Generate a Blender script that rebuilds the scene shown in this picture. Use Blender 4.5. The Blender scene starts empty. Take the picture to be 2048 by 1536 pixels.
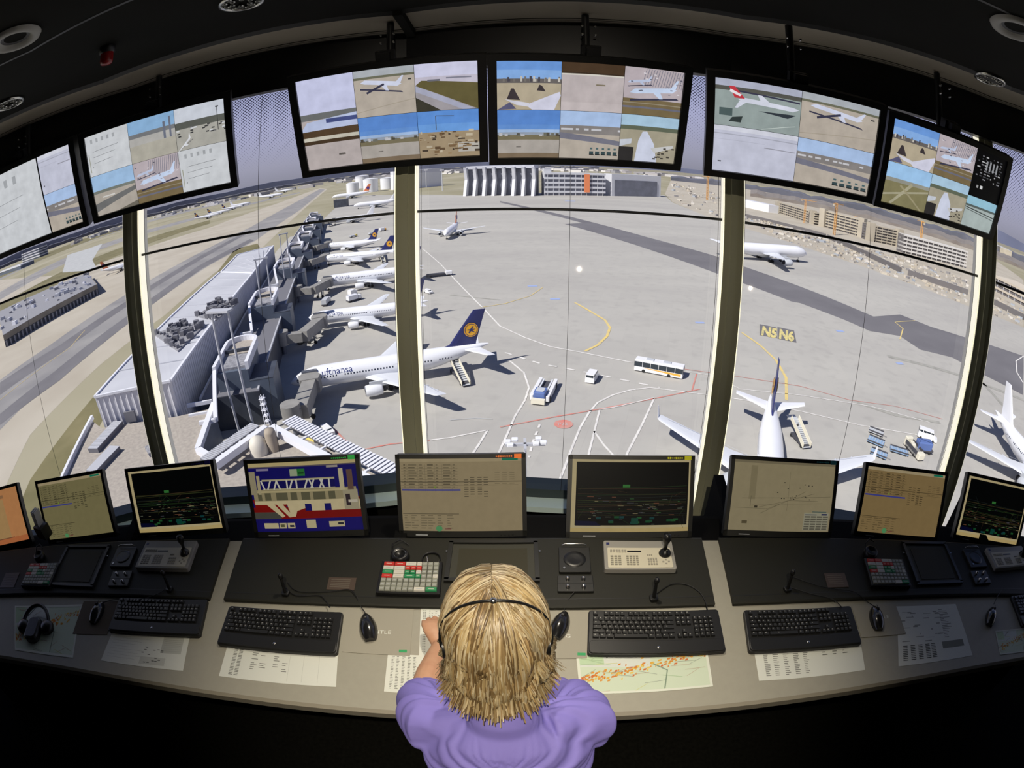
import bpy, bmesh, math, random
from mathutils import Vector, Matrix, Euler
random.seed(7)
PI = math.pi
rad = math.radians
SC = bpy.context.scene
COL = SC.collection
# ---------------------------------------------------------------- camera
CZ = 2.10                      # eye height above the control room floor
HG = 55.0                      # eye height above the apron
GZ = CZ - HG                   # apron level in the scene
FPX = 1015.0
ROT = Matrix(((0.999873, 0.01596, 0.0), (-0.006792, 0.425504, -0.904931), (-0.014443, 0.904816, 0.425558)))
cd = bpy.data.cameras.new('camera')
cam = bpy.data.objects.new('camera', cd); COL.objects.link(cam)
cam.matrix_world = Matrix.Translation((0, 0, CZ)) @ ROT.to_4x4()
cd.type = 'PANO'
cd.sensor_fit = 'HORIZONTAL'
cd.sensor_width = 36.0; cd.sensor_height = 27.0
def setp(n, v):
    for tgt in (getattr(cd, 'cycles', None), cd):
        try:
            setattr(tgt, n, v)
        except Exception:
            pass
setp('panorama_type', 'FISHEYE_EQUISOLID')
setp('fisheye_lens', FPX / 2048.0 * 36.0)
setp('fisheye_fov', PI)
cd.clip_start = 0.05; cd.clip_end = 30000
SC.camera = cam
SC.view_settings.view_transform = 'Standard'
SC.view_settings.look = 'None'
SC.view_settings.gamma = 1.0
SC.view_settings.exposure = 0.0
try: SC.view_settings.use_curve_mapping = False
except Exception: pass
# reads a picture position into a direction of sight, to lay the site plan out in metres
def ray(px, py):
    x = px - 1024.0; y = -(py - 768.0); r = math.hypot(x, y) + 1e-9
    th = 2 * math.asin(r / (2 * FPX))
    return ROT @ Vector((math.sin(th) * x / r, math.sin(th) * y / r, -math.cos(th)))
def on(px, py, z):
    d = ray(px, py); t = (z - CZ) / d.z
    return Vector((d.x * t, d.y * t, z))
def G(px, py, h=0.0): return on(px, py, GZ + h)
def DK(px, py, dz=0.0): return on(px, py, 0.74 + dz)
def hgt(base, px, py):
    d = ray(px, py); return HG + math.hypot(base.x, base.y) * d.z / math.hypot(d.x, d.y)
# ---------------------------------------------------------------- materials
def mat(name, col, rough=0.6, metal=0.0, noise=0.0, nscale=5.0, emit=None, es=1.0, spec=0.5, alpha=None, bump=0.0, col2=None, coat=0.0, detail=4.0):
    m = bpy.data.materials.new(name); m.use_nodes = True
    nt = m.node_tree; b = nt.nodes['Principled BSDF']
    b.inputs['Base Color'].default_value = (*col, 1)
    b.inputs['Roughness'].default_value = rough
    b.inputs['Metallic'].default_value = metal
    b.inputs['Specular IOR Level'].default_value = spec
    if coat: b.inputs['Coat Weight'].default_value = coat
    if emit:
        b.inputs['Emission Color'].default_value = (*emit, 1); b.inputs['Emission Strength'].default_value = es
    if noise or bump:
        tc = nt.nodes.new('ShaderNodeTexCoord'); n = nt.nodes.new('ShaderNodeTexNoise')
        n.inputs['Scale'].default_value = nscale; n.inputs['Detail'].default_value = detail
        nt.links.new(tc.outputs['Object'], n.inputs['Vector'])
        if noise:
            mx = nt.nodes.new('ShaderNodeMix'); mx.data_type = 'RGBA'
            mr = nt.nodes.new('ShaderNodeMapRange'); mr.inputs[1].default_value = 0.3; mr.inputs[2].default_value = 0.7
            nt.links.new(n.outputs['Fac'], mr.inputs[0]); nt.links.new(mr.outputs[0], mx.inputs[0])
            c2 = col2 if col2 else tuple(c * (1 - noise) for c in col)
            mx.inputs[6].default_value = (*col, 1); mx.inputs[7].default_value = (*c2, 1)
            nt.links.new(mx.outputs[2], b.inputs['Base Color'])
        if bump:
            bp = nt.nodes.new('ShaderNodeBump'); bp.inputs['Strength'].default_value = bump
            nt.links.new(n.outputs['Fac'], bp.inputs['Height']); nt.links.new(bp.outputs[0], b.inputs['Normal'])
    return m
def attr_mat(name, emit=0.0, rough=0.7, noise=0.0, nscale=60.0, gloss=0.3):
    m = bpy.data.materials.new(name); m.use_nodes = True
    nt = m.node_tree; b = nt.nodes['Principled BSDF']
    a = nt.nodes.new('ShaderNodeAttribute'); a.attribute_name = 'Col'
    out = a.outputs['Color']
    if noise:
        tc = nt.nodes.new('ShaderNodeTexCoord'); n = nt.nodes.new('ShaderNodeTexNoise')
        n.inputs['Scale'].default_value = nscale; n.inputs['Detail'].default_value = 6
        nt.links.new(tc.outputs['Object'], n.inputs['Vector'])
        mr = nt.nodes.new('ShaderNodeMapRange'); mr.inputs[1].default_value = 0.3; mr.inputs[2].default_value = 0.7
        mr.inputs[3].default_value = 1 - noise; mr.inputs[4].default_value = 1 + noise
        nt.links.new(n.outputs['Fac'], mr.inputs[0])
        v = nt.nodes.new('ShaderNodeVectorMath'); v.operation = 'SCALE'
        nt.links.new(out, v.inputs[0]); nt.links.new(mr.outputs[0], v.inputs['Scale']); out = v.outputs[0]
    b.inputs['Roughness'].default_value = rough; b.inputs['Specular IOR Level'].default_value = gloss
    if emit:
        b.inputs['Base Color'].default_value = (0.01, 0.01, 0.01, 1)
        nt.links.new(out, b.inputs['Emission Color']); b.inputs['Emission Strength'].default_value = emit
    else:
        nt.links.new(out, b.inputs['Base Color'])
    return m
# ---------------------------------------------------------------- mesh builder
class MB:
    def __init__(s):
        s.v = []; s.f = []; s.m = []; s.c = []; s.anycol = False; s.s = []
    def add(s, vs, fs, m=0, c=None, sm=False, M=None):
        b = len(s.v)
        for p in vs:
            p = Vector(p)
            s.v.append(M @ p if M is not None else p)
        for f in fs:
            s.f.append([b + i for i in f]); s.m.append(m); s.c.append(c); s.s.append(sm)
        if c is not None: s.anycol = True
        return s
    def quad(s, a, b, c, d, m=0, col=None): return s.add([a, b, c, d], [(0, 1, 2, 3)], m, col)
    def poly(s, pts, m=0, col=None): return s.add(pts, [tuple(range(len(pts)))], m, col)
    def box(s, c, d, m=0, col=None, M=None, rz=0.0):
        x, y, z = d[0] / 2, d[1] / 2, d[2] / 2
        R = Matrix.Translation(c) @ Matrix.Rotation(rz, 4, 'Z')
        if M is not None: R = M @ R
        vs = [(-x, -y, -z), (x, -y, -z), (x, y, -z), (-x, y, -z), (-x, -y, z), (x, -y, z), (x, y, z), (-x, y, z)]
        return s.add(vs, [(0, 3, 2, 1), (4, 5, 6, 7), (0, 1, 5, 4), (1, 2, 6, 5), (2, 3, 7, 6), (3, 0, 4, 7)], m, col, False, R)
    def rbox(s, c, d, r, m=0, col=None, M=None, rz=0.0, n=4, top=0.0):
        # box with rounded vertical corners and a bevelled top edge
        R = Matrix.Translation(c) @ Matrix.Rotation(rz, 4, 'Z')
        if M is not None: R = M @ R
        x, y, z = d[0] / 2, d[1] / 2, d[2] / 2
        def ring(ins, zz):
            o = []
            for (cx, cy, a0) in ((x - r, y - r, 0), (-x + r, y - r, 90), (-x + r, -y + r, 180), (x - r, -y + r, 270)):
                for k in range(n + 1):
                    a = rad(a0 + 90.0 * k / n); o.append((cx + (r - ins) * math.cos(a), cy + (r - ins) * math.sin(a), zz))
            return o
        rs = [ring(0, -z), ring(0, z - top)]
        if top: rs += [ring(top * 0.3, z - top * 0.3), ring(top, z)]
        return s.rings(rs, m, col, R, cap=True)
    def rings(s, rs, m=0, col=None, M=None, cap=True, sm=False, closed=True):
        n = len(rs[0]); vs = [p for r in rs for p in r]; fs = []
        for i in range(len(rs) - 1):
            for k in range(n if closed else n - 1):
                k2 = (k + 1) % n
                fs.append((i * n + k, i * n + k2, (i + 1) * n + k2, (i + 1) * n + k))
        s.add(vs, fs, m, col, sm, M)
        if cap:
            s.add(rs[0][::-1], [tuple(range(n))], m, col, False, M)
            s.add(rs[-1], [tuple(range(n))], m, col, False, M)
        return s
    def cyl(s, a, b, r, r2=None, n=12, m=0, col=None, cap=True, sm=True, M=None):
        a = Vector(a); b = Vector(b); r2 = r if r2 is None else r2
        d = (b - a).normalized(); u = d.orthogonal().normalized(); w = d.cross(u)
        rs = []
        for p, q in ((a, r), (b, r2)):
            rs.append([p + (u * math.cos(2 * PI * k / n) + w * math.sin(2 * PI * k / n)) * q for k in range(n)])
        return s.rings(rs, m, col, M, cap, sm)
    def lathe(s, prof, n=24, m=0, col=None, M=None, sm=True, cap=False):
        rs = [[(r * math.cos(2 * PI * k / n), r * math.sin(2 * PI * k / n), z) for k in range(n)] for r, z in prof]
        return s.rings(rs, m, col, M, cap, sm)
    def tube(s, pts, r, n=6, m=0, col=None, sm=True, rr=None):
        pts = [Vector(p) for p in pts]; rs = []
        u = None
        for i, p in enumerate(pts):
            d = (pts[min(i + 1, len(pts) - 1)] - pts[max(i - 1, 0)]).normalized()
            if u is None: u = d.orthogonal().normalized()
            u = (u - d * u.dot(d)).normalized(); w = d.cross(u); q = r if rr is None else rr[i]
            rs.append([p + (u * math.cos(2 * PI * k / n) + w * math.sin(2 * PI * k / n)) * q for k in range(n)])
        return s.rings(rs, m, col, None, True, sm)
    def prism(s, pts, z0, z1, m=0, col=None, M=None):
        n = len(pts)
        a = sum(pts[i][0] * pts[(i + 1) % n][1] - pts[(i + 1) % n][0] * pts[i][1] for i in range(n))
        if a < 0: pts = pts[::-1]
        vs = [(p[0], p[1], z0) for p in pts] + [(p[0], p[1], z1) for p in pts]
        fs = [tuple(range(n - 1, -1, -1)), tuple(range(n, 2 * n))] + [(i, (i + 1) % n, n + (i + 1) % n, n + i) for i in range(n)]
        return s.add(vs, fs, m, col, False, M)
    def beam(s, a, b, w, h, m=0, col=None):
        # box beam from a to b (centre line at its underside), width w, height h
        a = Vector(a); b = Vector(b); d = (b - a); d2 = Vector((d.x, d.y, 0)).normalized(); n = Vector((-d2.y, d2.x, 0)) * w / 2
        up = Vector((0, 0, h))
        vs = [a - n, b - n, b + n, a + n, a - n + up, b - n + up, b + n + up, a + n + up]
        return s.add(vs, [(0, 3, 2, 1), (4, 5, 6, 7), (0, 1, 5, 4), (1, 2, 6, 5), (2, 3, 7, 6), (3, 0, 4, 7)], m, col)
    def build(s, name, mats, parent=None, smooth=None, loc=None):
        me = bpy.data.meshes.new(name)
        me.from_pydata([tuple(p) for p in s.v], [], s.f)
        if not isinstance(mats, (list, tuple)): mats = [mats]
        for mm in mats: me.materials.append(mm)
        me.polygons.foreach_set('material_index', s.m)
        me.polygons.foreach_set('use_smooth', [bool(x or smooth) for x in s.s])
        if s.anycol:
            at = me.color_attributes.new('Col', 'FLOAT_COLOR', 'CORNER'); buf = []
            for f, c in zip(s.f, s.c):
                c = c or (0.5, 0.5, 0.5)
                buf += [c[0], c[1], c[2], 1.0] * len(f)
            at.data.foreach_set('color', buf)
        me.validate(); me.update()
        o = bpy.data.objects.new(name, me); COL.objects.link(o)
        if loc is not None: o.location = loc
        if parent is not None: o.parent = parent
        return o
def tag(o, label=None, cat=None, group=None, kind=None):
    if label: o['label'] = label
    if cat: o['category'] = cat
    if group: o['group'] = group
    if kind: o['kind'] = kind
    return o
def empty(name, loc, rz=0.0, rot=None, sc=1.0):
    o = bpy.data.objects.new(name, None); COL.objects.link(o); o.location = loc
    o.rotation_euler = rot if rot is not None else (0, 0, rz); o.empty_display_size = 0.1
    if sc != 1.0: o.scale = (sc, sc, sc)
    return o
def thing(name, label, cat, loc=(0, 0, 0), rz=0.0, group=None, rot=None, sc=1.0):
    return tag(empty(name, loc, rz, rot, sc), label, cat, group)
def kids(o): return [x for x in ALLK.get(o.name, [])]
ALLK = {}
def copy_tree(o, parent=None, keep=lambda x: True):
    c = o.copy(); COL.objects.link(c)
    if parent is not None: c.parent = parent
    for ch in [x for x in list(COL.objects) if x.parent == o]:
        if keep(ch): copy_tree(ch, c, keep)
    return c
def text_mb(txt, size, extrude=0.0, off=0.0):
    cu = bpy.data.curves.new('t', 'FONT'); cu.body = txt; cu.size = size; cu.extrude = extrude; cu.resolution_u = 2; cu.offset = off
    ob = bpy.data.objects.new('t', cu); COL.objects.link(ob)
    dg = bpy.context.evaluated_depsgraph_get(); me = bpy.data.meshes.new_from_object(ob.evaluated_get(dg))
    vs = [v.co.copy() for v in me.vertices]; fs = [tuple(p.vertices) for p in me.polygons]
    bpy.data.objects.remove(ob); bpy.data.curves.remove(cu); bpy.data.meshes.remove(me)
    return vs, fs
# ================================================================ control room
WC = Vector((-0.370, -2.566, 0))           # centre of the many-sided room
TILT = 0.33
def wv(az, z, dr=0.0):
    r = 5.73 + TILT * (z - 2.1) + dr
    return Vector((WC.x + r * math.sin(rad(az)), WC.y + r * math.cos(rad(az)), z))
VAZ = [-60.5, -41.2, -21.66, -2.4, 17.32, 35.41, 54.6, 73.6]
ZS, ZT, ZC = 0.28, 2.92, 3.0
m_glass = bpy.data.materials.new('window_glass'); m_glass.use_nodes = True
nt = m_glass.node_tree; nt.nodes.clear()
o_ = nt.nodes.new('ShaderNodeOutputMaterial'); mx_ = nt.nodes.new('ShaderNodeMixShader'); tr_ = nt.nodes.new('ShaderNodeBsdfTransparent'); gl_ = nt.nodes.new('ShaderNodeBsdfGlossy')
tr_.inputs[0].default_value = (0.965, 0.97, 0.98, 1); gl_.inputs['Roughness'].default_value = 0.02; mx_.inputs[0].default_value = 0.025
nt.links.new(tr_.outputs[0], mx_.inputs[1]); nt.links.new(gl_.outputs[0], mx_.inputs[2]); nt.links.new(mx_.outputs[0], o_.inputs[0])
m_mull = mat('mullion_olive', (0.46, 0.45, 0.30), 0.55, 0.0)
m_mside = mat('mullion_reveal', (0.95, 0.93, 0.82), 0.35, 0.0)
m_black = mat('black_plastic', (0.012, 0.012, 0.012), 0.45)
m_darkm = mat('dark_metal', (0.02, 0.02, 0.022), 0.4, 0.5)
m_rail = mat('rail_black', (0.01, 0.01, 0.01), 0.4)
m_sillm = mat('sill_frame_grey', (0.05, 0.07, 0.075), 0.5)
m_teal = mat('sill_ledge_teal', (0.70, 0.86, 0.83), 0.5)
m_floor = mat('floor_carpet', (0.010, 0.010, 0.008), 0.95, 0, 0.5, 60, spec=.05)
m_wall = mat('wall_dark', (0.008, 0.008, 0.007), 0.9, spec=.1)
m_ceil = mat('ceiling_dark', (0.010, 0.010, 0.008), 0.8, 0, 0.2, 3, spec=.08)
m_cove = mat('ceiling_cove', (0.34, 0.30, 0.23), 0.42, 0.1, 0.25, 1.5)
m_steel = mat('steel_bolt', (0.6, 0.6, 0.58), 0.25, 1.0)
# frit film with dots that shrink towards the bottom
m_frit = bpy.data.materials.new('perforated_film'); m_frit.use_nodes = True
nt = m_frit.node_tree; nt.nodes.clear()
def N(t, **k):
    n = nt.nodes.new(t)
    for a, b in k.items(): setattr(n, a, b)
    return n
o_ = N('ShaderNodeOutputMaterial'); mx_ = N('ShaderNodeMixShader'); tr_ = N('ShaderNodeBsdfTransparent'); di_ = N('ShaderNodeBsdfDiffuse')
tr_.inputs[0].default_value = (0.93, 0.93, 0.98, 1); di_.inputs[0].default_value = (0.04, 0.04, 0.10, 1)
uv = N('ShaderNodeUVMap'); sp = N('ShaderNodeSeparateXYZ'); nt.links.new(uv.outputs[0], sp.inputs[0])
def MA(op, a, b=None, c=None):
    n = N('ShaderNodeMath', operation=op)
    for i, x in enumerate((a, b, c)):
        if x is None: continue
        if isinstance(x, (int, float)): n.inputs[i].default_value = x
        else: nt.links.new(x, n.inputs[i])
    return n.outputs[0]
DOT = 0.0165
# two staggered square lattices
def lat(off):
    fx = MA('SUBTRACT', MA('FRACT', MA('ADD', MA('DIVIDE', sp.outputs[0], DOT * 1.4), off)), 0.5)
    fy = MA('SUBTRACT', MA('FRACT', MA('ADD', MA('DIVIDE', sp.outputs[1], DOT * 1.4), off)), 0.5)
    return MA('SQRT', MA('ADD', MA('MULTIPLY', fx, fx), MA('MULTIPLY', fy, fy)))
dd = MA('MINIMUM', lat(0.0), lat(0.5))
rr_ = MA('MULTIPLY', MA('SUBTRACT', sp.outputs[1], 0.10), 0.42)      # dot radius grows with height
rr_ = MA('MINIMUM', rr_, 0.27)
hit = MA('LESS_THAN', dd, rr_)
fac = MA('MAXIMUM', MA('MULTIPLY', hit, 0.92), 0.10)
nt.links.new(fac, mx_.inputs[0]); nt.links.new(tr_.outputs[0], mx_.inputs[1]); nt.links.new(di_.outputs[0], mx_.inputs[2]); nt.links.new(mx_.outputs[0], o_.inputs[0])

for i in range(len(VAZ) - 1):
    a0, a1 = VAZ[i], VAZ[i + 1]
    w = empty('window_%d' % (i + 1), (0, 0, 0)); tag(w, kind='structure')
    g = MB(); g.quad(wv(a0, ZS), wv(a1, ZS), wv(a1, ZT), wv(a0, ZT)); g.build('pane', m_glass, w)
    f = MB()
    for (z0, z1, r0, r1) in ((ZS - 0.10, ZS, -0.06, 0.06), (ZT, ZC + 0.05, -0.10, 0.06)):
        p = [wv(a0, z0, r0), wv(a1, z0, r0), wv(a1, z0, r1), wv(a0, z0, r1), wv(a0, z1, r0), wv(a1, z1, r0), wv(a1, z1, r1), wv(a0, z1, r1)]
        f.add(p, [(0, 3, 2, 1), (4, 5, 6, 7), (0, 1, 5, 4), (1, 2, 6, 5), (2, 3, 7, 6), (3, 0, 4, 7)])
    f.build('frame', m_sillm, w)
    # film hung inside the upper half
    zf0, zf1 = 2.06, 2.74
    fm = MB(); P = [wv(a0, zf0, -0.03), wv(a1, zf0, -0.03), wv(a1, zf1, -0.03), wv(a0, zf1, -0.03)]
    fm.quad(*P); fo = fm.build('perforated_blind', m_frit, w)
    ul = fo.data.uv_layers.new(name='UVMap'); L_ = (P[1] - P[0]).length; H_ = (P[3] - P[0]).length
    for li, q in enumerate(((0, 0), (L_, 0), (L_, H_), (0, H_))): ul.data[li].uv = q
    rl = MB(); zr = 2.10 - 0.0885 * 3.05
    rl.tube([wv(a0, zr, -0.10), wv(a1, zr, -0.10)], 0.0085, 6); rl.build('guard_rail', m_rail, w)
    for t in (0.045, 0.5, 0.955):
        c = MB(); q0 = wv(a0, ZS, -0.07).lerp(wv(a1, ZS, -0.07), t); q1 = wv(a0, ZT, -0.07).lerp(wv(a1, ZT, -0.07), t)
        c.tube([q0, q1], 0.0014, 4); c.build('blind_cable', m_rail, w)
# mullions between the panes
def mullion(i, az):
    def ring(z, wd, r0, r1):
        c0 = wv(az, z, r0); c1 = wv(az, z, r1); t = Vector((math.cos(rad(az)), -math.sin(rad(az)), 0)) * wd / 2
        return [c0 - t, c0 + t, c1 + t, c1 - t]
    b = MB()
    A = ring(ZS - 0.1, 0.115, -0.17, 0.05); B = ring(ZC, 0.115, -0.17, 0.05)
    vs = A + B
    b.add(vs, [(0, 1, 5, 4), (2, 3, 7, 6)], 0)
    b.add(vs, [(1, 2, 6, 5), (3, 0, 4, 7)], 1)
    # groove and inner nose
    A = ring(ZS - 0.1, 0.035, -0.185, -0.16); B = ring(ZC, 0.035, -0.185, -0.16)
    b.add(A + B, [(0, 1, 5, 4), (1, 2, 6, 5), (3, 0, 4, 7)], 0)
    o = b.build('trim_%d' % i, [m_mull, m_mside]); tag(o, kind='structure')
    for s in (-1, 1):      # lit strips let into both cheeks of the post
        t = Vector((math.cos(rad(az)), -math.sin(rad(az)), 0)) * (s * 0.0615)
        l = MB()
        q = [wv(az, ZS - .02, r) + t for r in (-.155, -.045)] + [wv(az, ZC - .1, r) + t for r in (-.045, -.155)]
        q2 = [p_ + t * .06 for p_ in q]
        l.add(q + q2, [(4, 5, 6, 7), (0, 1, 5, 4), (1, 2, 6, 5), (2, 3, 7, 6), (3, 0, 4, 7)]); l.build('light_strip', m_strip, o)
    return o
m_strip = mat('strip_light', (0.9, 0.88, 0.78), 0.5, emit=(1.0, 0.95, 0.75), es=0.75)
for i, az in enumerate(VAZ): mullion(i + 1, az)
# sill ledge, wall below the panes, walls behind, floor, ceiling
lg = MB()
for i in range(len(VAZ) - 1):
    a0, a1 = VAZ[i], VAZ[i + 1]
    z = ZS - 0.05
    lg.quad(wv(a0, z, -0.155), wv(a1, z, -0.155), wv(a1, z, -0.06), wv(a0, z, -0.06), 0)
    lg.quad(wv(a0, z - 0.03, -0.155), wv(a1, z - 0.03, -0.155), wv(a1, z, -0.155), wv(a0, z, -0.155), 0)
tag(lg.build('trim_12', m_teal), kind='structure')
wl = MB()
for i in range(len(VAZ) - 1):
    a0, a1 = VAZ[i], VAZ[i + 1]
    wl.quad(wv(a0, -0.02, -0.02), wv(a1, -0.02, -0.02), wv(a1, ZS - 0.08, -0.02), wv(a0, ZS - 0.08, -0.02), 0)
    wl.quad(wv(a0, -0.02, 0.05), wv(a1, -0.02, 0.05), wv(a1, ZS - 0.08, 0.05), wv(a0, ZS - 0.08, 0.05), 0)
tag(wl.build('wall_front', m_wall), kind='structure')
back = [a for a in range(93, 262, 12)] + [261.5]
bw = MB()
ring = [73.6] + [73.6 + (299.5 - 73.6) * k / 12 for k in range(1, 13)]  # unseen solid walls; side bays closed to cut the daylight on the desk
for a0, a1 in zip(ring[:-1], ring[1:]):
    for dr in (0.0, 0.12):
        bw.quad(wv(a0, -0.02, dr), wv(a1, -0.02, dr), wv(a1, ZC + 0.1, dr), wv(a0, ZC + 0.1, dr), 0)
tag(bw.build('wall_back', m_wall), kind='structure')
allaz = VAZ + ring[1:-1]
fl = MB(); fl.prism([(wv(a, 0).x, wv(a, 0).y) for a in allaz], -0.12, 0.0); tag(fl.build('floor', m_floor), kind='structure')
# ceiling: dark middle, cove band, fascia beam
ce = MB()
top = [(wv(a, ZC, 0.35).x, wv(a, ZC, 0.35).y) for a in allaz]
ce.prism(top, ZC + 0.06, ZC + 0.20, 0)
def cr(az, r, z): return Vector((WC.x + r * math.sin(rad(az)), WC.y + r * math.cos(rad(az)), z))
inner = [(cr(a, 5.16, 0).x, cr(a, 5.16, 0).y) for a in allaz]
ce.prism(inner, ZC - 0.012, ZC + 0.06, 0)
for r in (4.2, 3.3):           # shadow gaps of the ceiling boards
    for a0, a1 in zip(VAZ[:-1], VAZ[1:]):
        ce.quad(cr(a0, r, ZC - 0.014), cr(a1, r, ZC - 0.014), cr(a1, r + 0.018, ZC - 0.014), cr(a0, r + 0.018, ZC - 0.014), 1)
tag(ce.build('ceiling', [m_ceil, m_black]), kind='structure')
cv = MB()
for a0, a1 in zip(VAZ[:-1], VAZ[1:]):
    # slightly sloping cove boards with thin joints
    for (r0, z0, r1, z1, m) in ((5.16, ZC - 0.012, 5.185, ZC - 0.03, 1), (5.185, ZC - 0.005, 5.60, ZC + 0.0, 0), (5.60, ZC - 0.012, 5.612, ZC - 0.012, 1), (5.612, ZC - 0.002, 5.64, ZC - 0.002, 0), (5.64, ZC - 0.012, 5.655, ZC - 0.012, 1), (5.655, ZC, 5.70, ZC, 0)):
        cv.quad(cr(a0, r0, z0), cr(a1, r0, z0), cr(a1, r1, z1), cr(a0, r1, z1), m)
tag(cv.build('trim_13', [m_cove, m_black]), kind='structure')
fb = MB()
for a0, a1 in zip(VAZ[:-1], VAZ[1:]):
    for (r0, z0, r1, z1) in ((5.70, ZC + 0.02, 5.70, 2.72), (5.70, 2.72, 5.79, 2.72), (5.79, 2.72, 5.79, ZC + 0.02)):
        fb.quad(cr(a0, r0, z0), cr(a1, r0, z0), cr(a1, r1, z1), cr(a0, r1, z1), 0)
tag(fb.build('trim_14', m_darkm), kind='structure')
# radial ribs with bolts where the monitor hangers meet the beam; posts that cross the cove
rb = MB()
for az in (-46.5, -2.0, 42):
    rb.box(cr(az, 5.40, ZC - 0.02), (0.05, 0.5, 0.05), 0, None, None, -rad(az))
tag(rb.build('trim_15', m_ceil), kind='structure')
# ================================================================ airfield
m_conc = bpy.data.materials.new('apron_concrete'); m_conc.use_nodes = True
def conc(m, base, c2, c3, slab=7.5, joint=0.93):
    nt = m.node_tree; b = nt.nodes['Principled BSDF']; b.inputs['Roughness'].default_value = 0.85; b.inputs['Specular IOR Level'].default_value = 0.25
    tc = nt.nodes.new('ShaderNodeTexCoord')
    n1 = nt.nodes.new('ShaderNodeTexNoise'); n1.inputs['Scale'].default_value = 0.012; n1.inputs['Detail'].default_value = 8
    n2 = nt.nodes.new('ShaderNodeTexNoise'); n2.inputs['Scale'].default_value = 0.25; n2.inputs['Detail'].default_value = 8
    br = nt.nodes.new('ShaderNodeTexBrick'); br.offset = 0.0; br.inputs['Scale'].default_value = 1.0
    br.inputs['Brick Width'].default_value = slab; br.inputs['Row Height'].default_value = slab; br.inputs['Mortar Size'].default_value = 0.06
    br.inputs['Color1'].default_value = (1, 1, 1, 1); br.inputs['Color2'].default_value = (0.955, 0.955, 0.96, 1); br.inputs['Mortar'].default_value = (joint, joint, joint, 1)
    mp = nt.nodes.new('ShaderNodeMapping'); mp.inputs['Rotation'].default_value = (0, 0, rad(19))
    nt.links.new(tc.outputs['Object'], mp.inputs[0]); nt.links.new(mp.outputs[0], br.inputs['Vector'])
    mp2 = nt.nodes.new('ShaderNodeMapping'); mp2.inputs['Rotation'].default_value = (0, 0, rad(28)); mp2.inputs['Scale'].default_value = (0.35, 2.2, 1); nt.links.new(tc.outputs['Object'], mp2.inputs[0]); nt.links.new(mp2.outputs[0], n1.inputs['Vector']); nt.links.new(mp.outputs[0], n2.inputs['Vector'])
    x1 = nt.nodes.new('ShaderNodeMix'); x1.data_type = 'RGBA'; x1.inputs[6].default_value = (*base, 1); x1.inputs[7].default_value = (*c2, 1)
    r1 = nt.nodes.new('ShaderNodeMapRange'); r1.inputs[1].default_value = 0.35; r1.inputs[2].default_value = 0.65; nt.links.new(n1.outputs[0], r1.inputs[0]); nt.links.new(r1.outputs[0], x1.inputs[0])
    x2 = nt.nodes.new('ShaderNodeMix'); x2.data_type = 'RGBA'; x2.inputs[7].default_value = (*c3, 1); nt.links.new(x1.outputs[2], x2.inputs[6])
    r2 = nt.nodes.new('ShaderNodeMapRange'); r2.inputs[1].default_value = 0.52; r2.inputs[2].default_value = 0.75; r2.inputs[4].default_value = 0.6; nt.links.new(n2.outputs[0], r2.inputs[0]); nt.links.new(r2.outputs[0], x2.inputs[0])
    x3 = nt.nodes.new('ShaderNodeMix'); x3.data_type = 'RGBA'; x3.blend_type = 'MULTIPLY'; x3.inputs[0].default_value = 1.0
    nt.links.new(x2.outputs[2], x3.inputs[6]); nt.links.new(br.outputs[0], x3.inputs[7]); nt.links.new(x3.outputs[2], b.inputs['Base Color'])
conc(m_conc, (0.44, 0.425, 0.39), (0.385, 0.37, 0.345), (0.345, 0.335, 0.31))
m_field = mat('dry_field', (0.24, 0.22, 0.13), 0.95, 0, 0.4, 0.006, col2=(0.36, 0.33, 0.24), detail=8)
m_grass = mat('verge_grass', (0.115, 0.105, 0.04), 0.95, 0, 0.4, 0.05, col2=(0.20, 0.175, 0.085), detail=10)
m_asph = mat('taxiway_asphalt', (0.13, 0.125, 0.135), 0.9, 0, 0.3, 0.05, col2=(0.165, 0.16, 0.17), detail=8)
m_asph2 = mat('old_asphalt', (0.20, 0.195, 0.20), 0.9, 0, 0.3, 0.03, col2=(0.30, 0.29, 0.28), detail=8)
m_sand = mat('sandy_concrete', (0.37, 0.33, 0.265), 0.9, 0, 0.3, 0.03, col2=(0.45, 0.41, 0.34), detail=8)
m_patch = mat('pale_concrete', (0.46, 0.47, 0.47), 0.9, 0, 0.2, 0.1)
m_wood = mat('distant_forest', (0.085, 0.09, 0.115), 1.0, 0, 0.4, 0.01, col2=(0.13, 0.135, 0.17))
m_hill = mat('far_hills', (0.17, 0.19, 0.28), 1.0, 0, 0.2, 0.002)  # blue-grey of distance haze put into the hill colour
m_white = mat('marking_white', (0.78, 0.76, 0.72), 0.8, 0, 0.25, 0.9, col2=(0.56, 0.54, 0.52))
m_yel = mat('marking_yellow', (0.74, 0.55, 0.16), 0.8, 0, 0.35, 0.5, col2=(0.55, 0.46, 0.25))
m_red = mat('marking_red', (0.62, 0.17, 0.13), 0.8, 0, 0.3, 0.6, col2=(0.5, 0.3, 0.26))
m_blue_mark = mat('marking_blue', (0.30, 0.38, 0.62), 0.8)
def struct(o): return tag(o, kind='structure')
g = MB(); NSEG = 64
g.poly([(14000 * math.cos(2 * PI * k / NSEG), 14000 * math.sin(2 * PI * k / NSEG), GZ) for k in range(NSEG)])
ground = struct(g.build('ground', m_field))
def patch(name, pts, h, m, parent=None, kind=True):
    b = MB(); b.poly([G(x, y, h) for x, y in pts]); o = b.build(name, m, parent)
    if kind and parent is None: struct(o)
    return o
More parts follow.
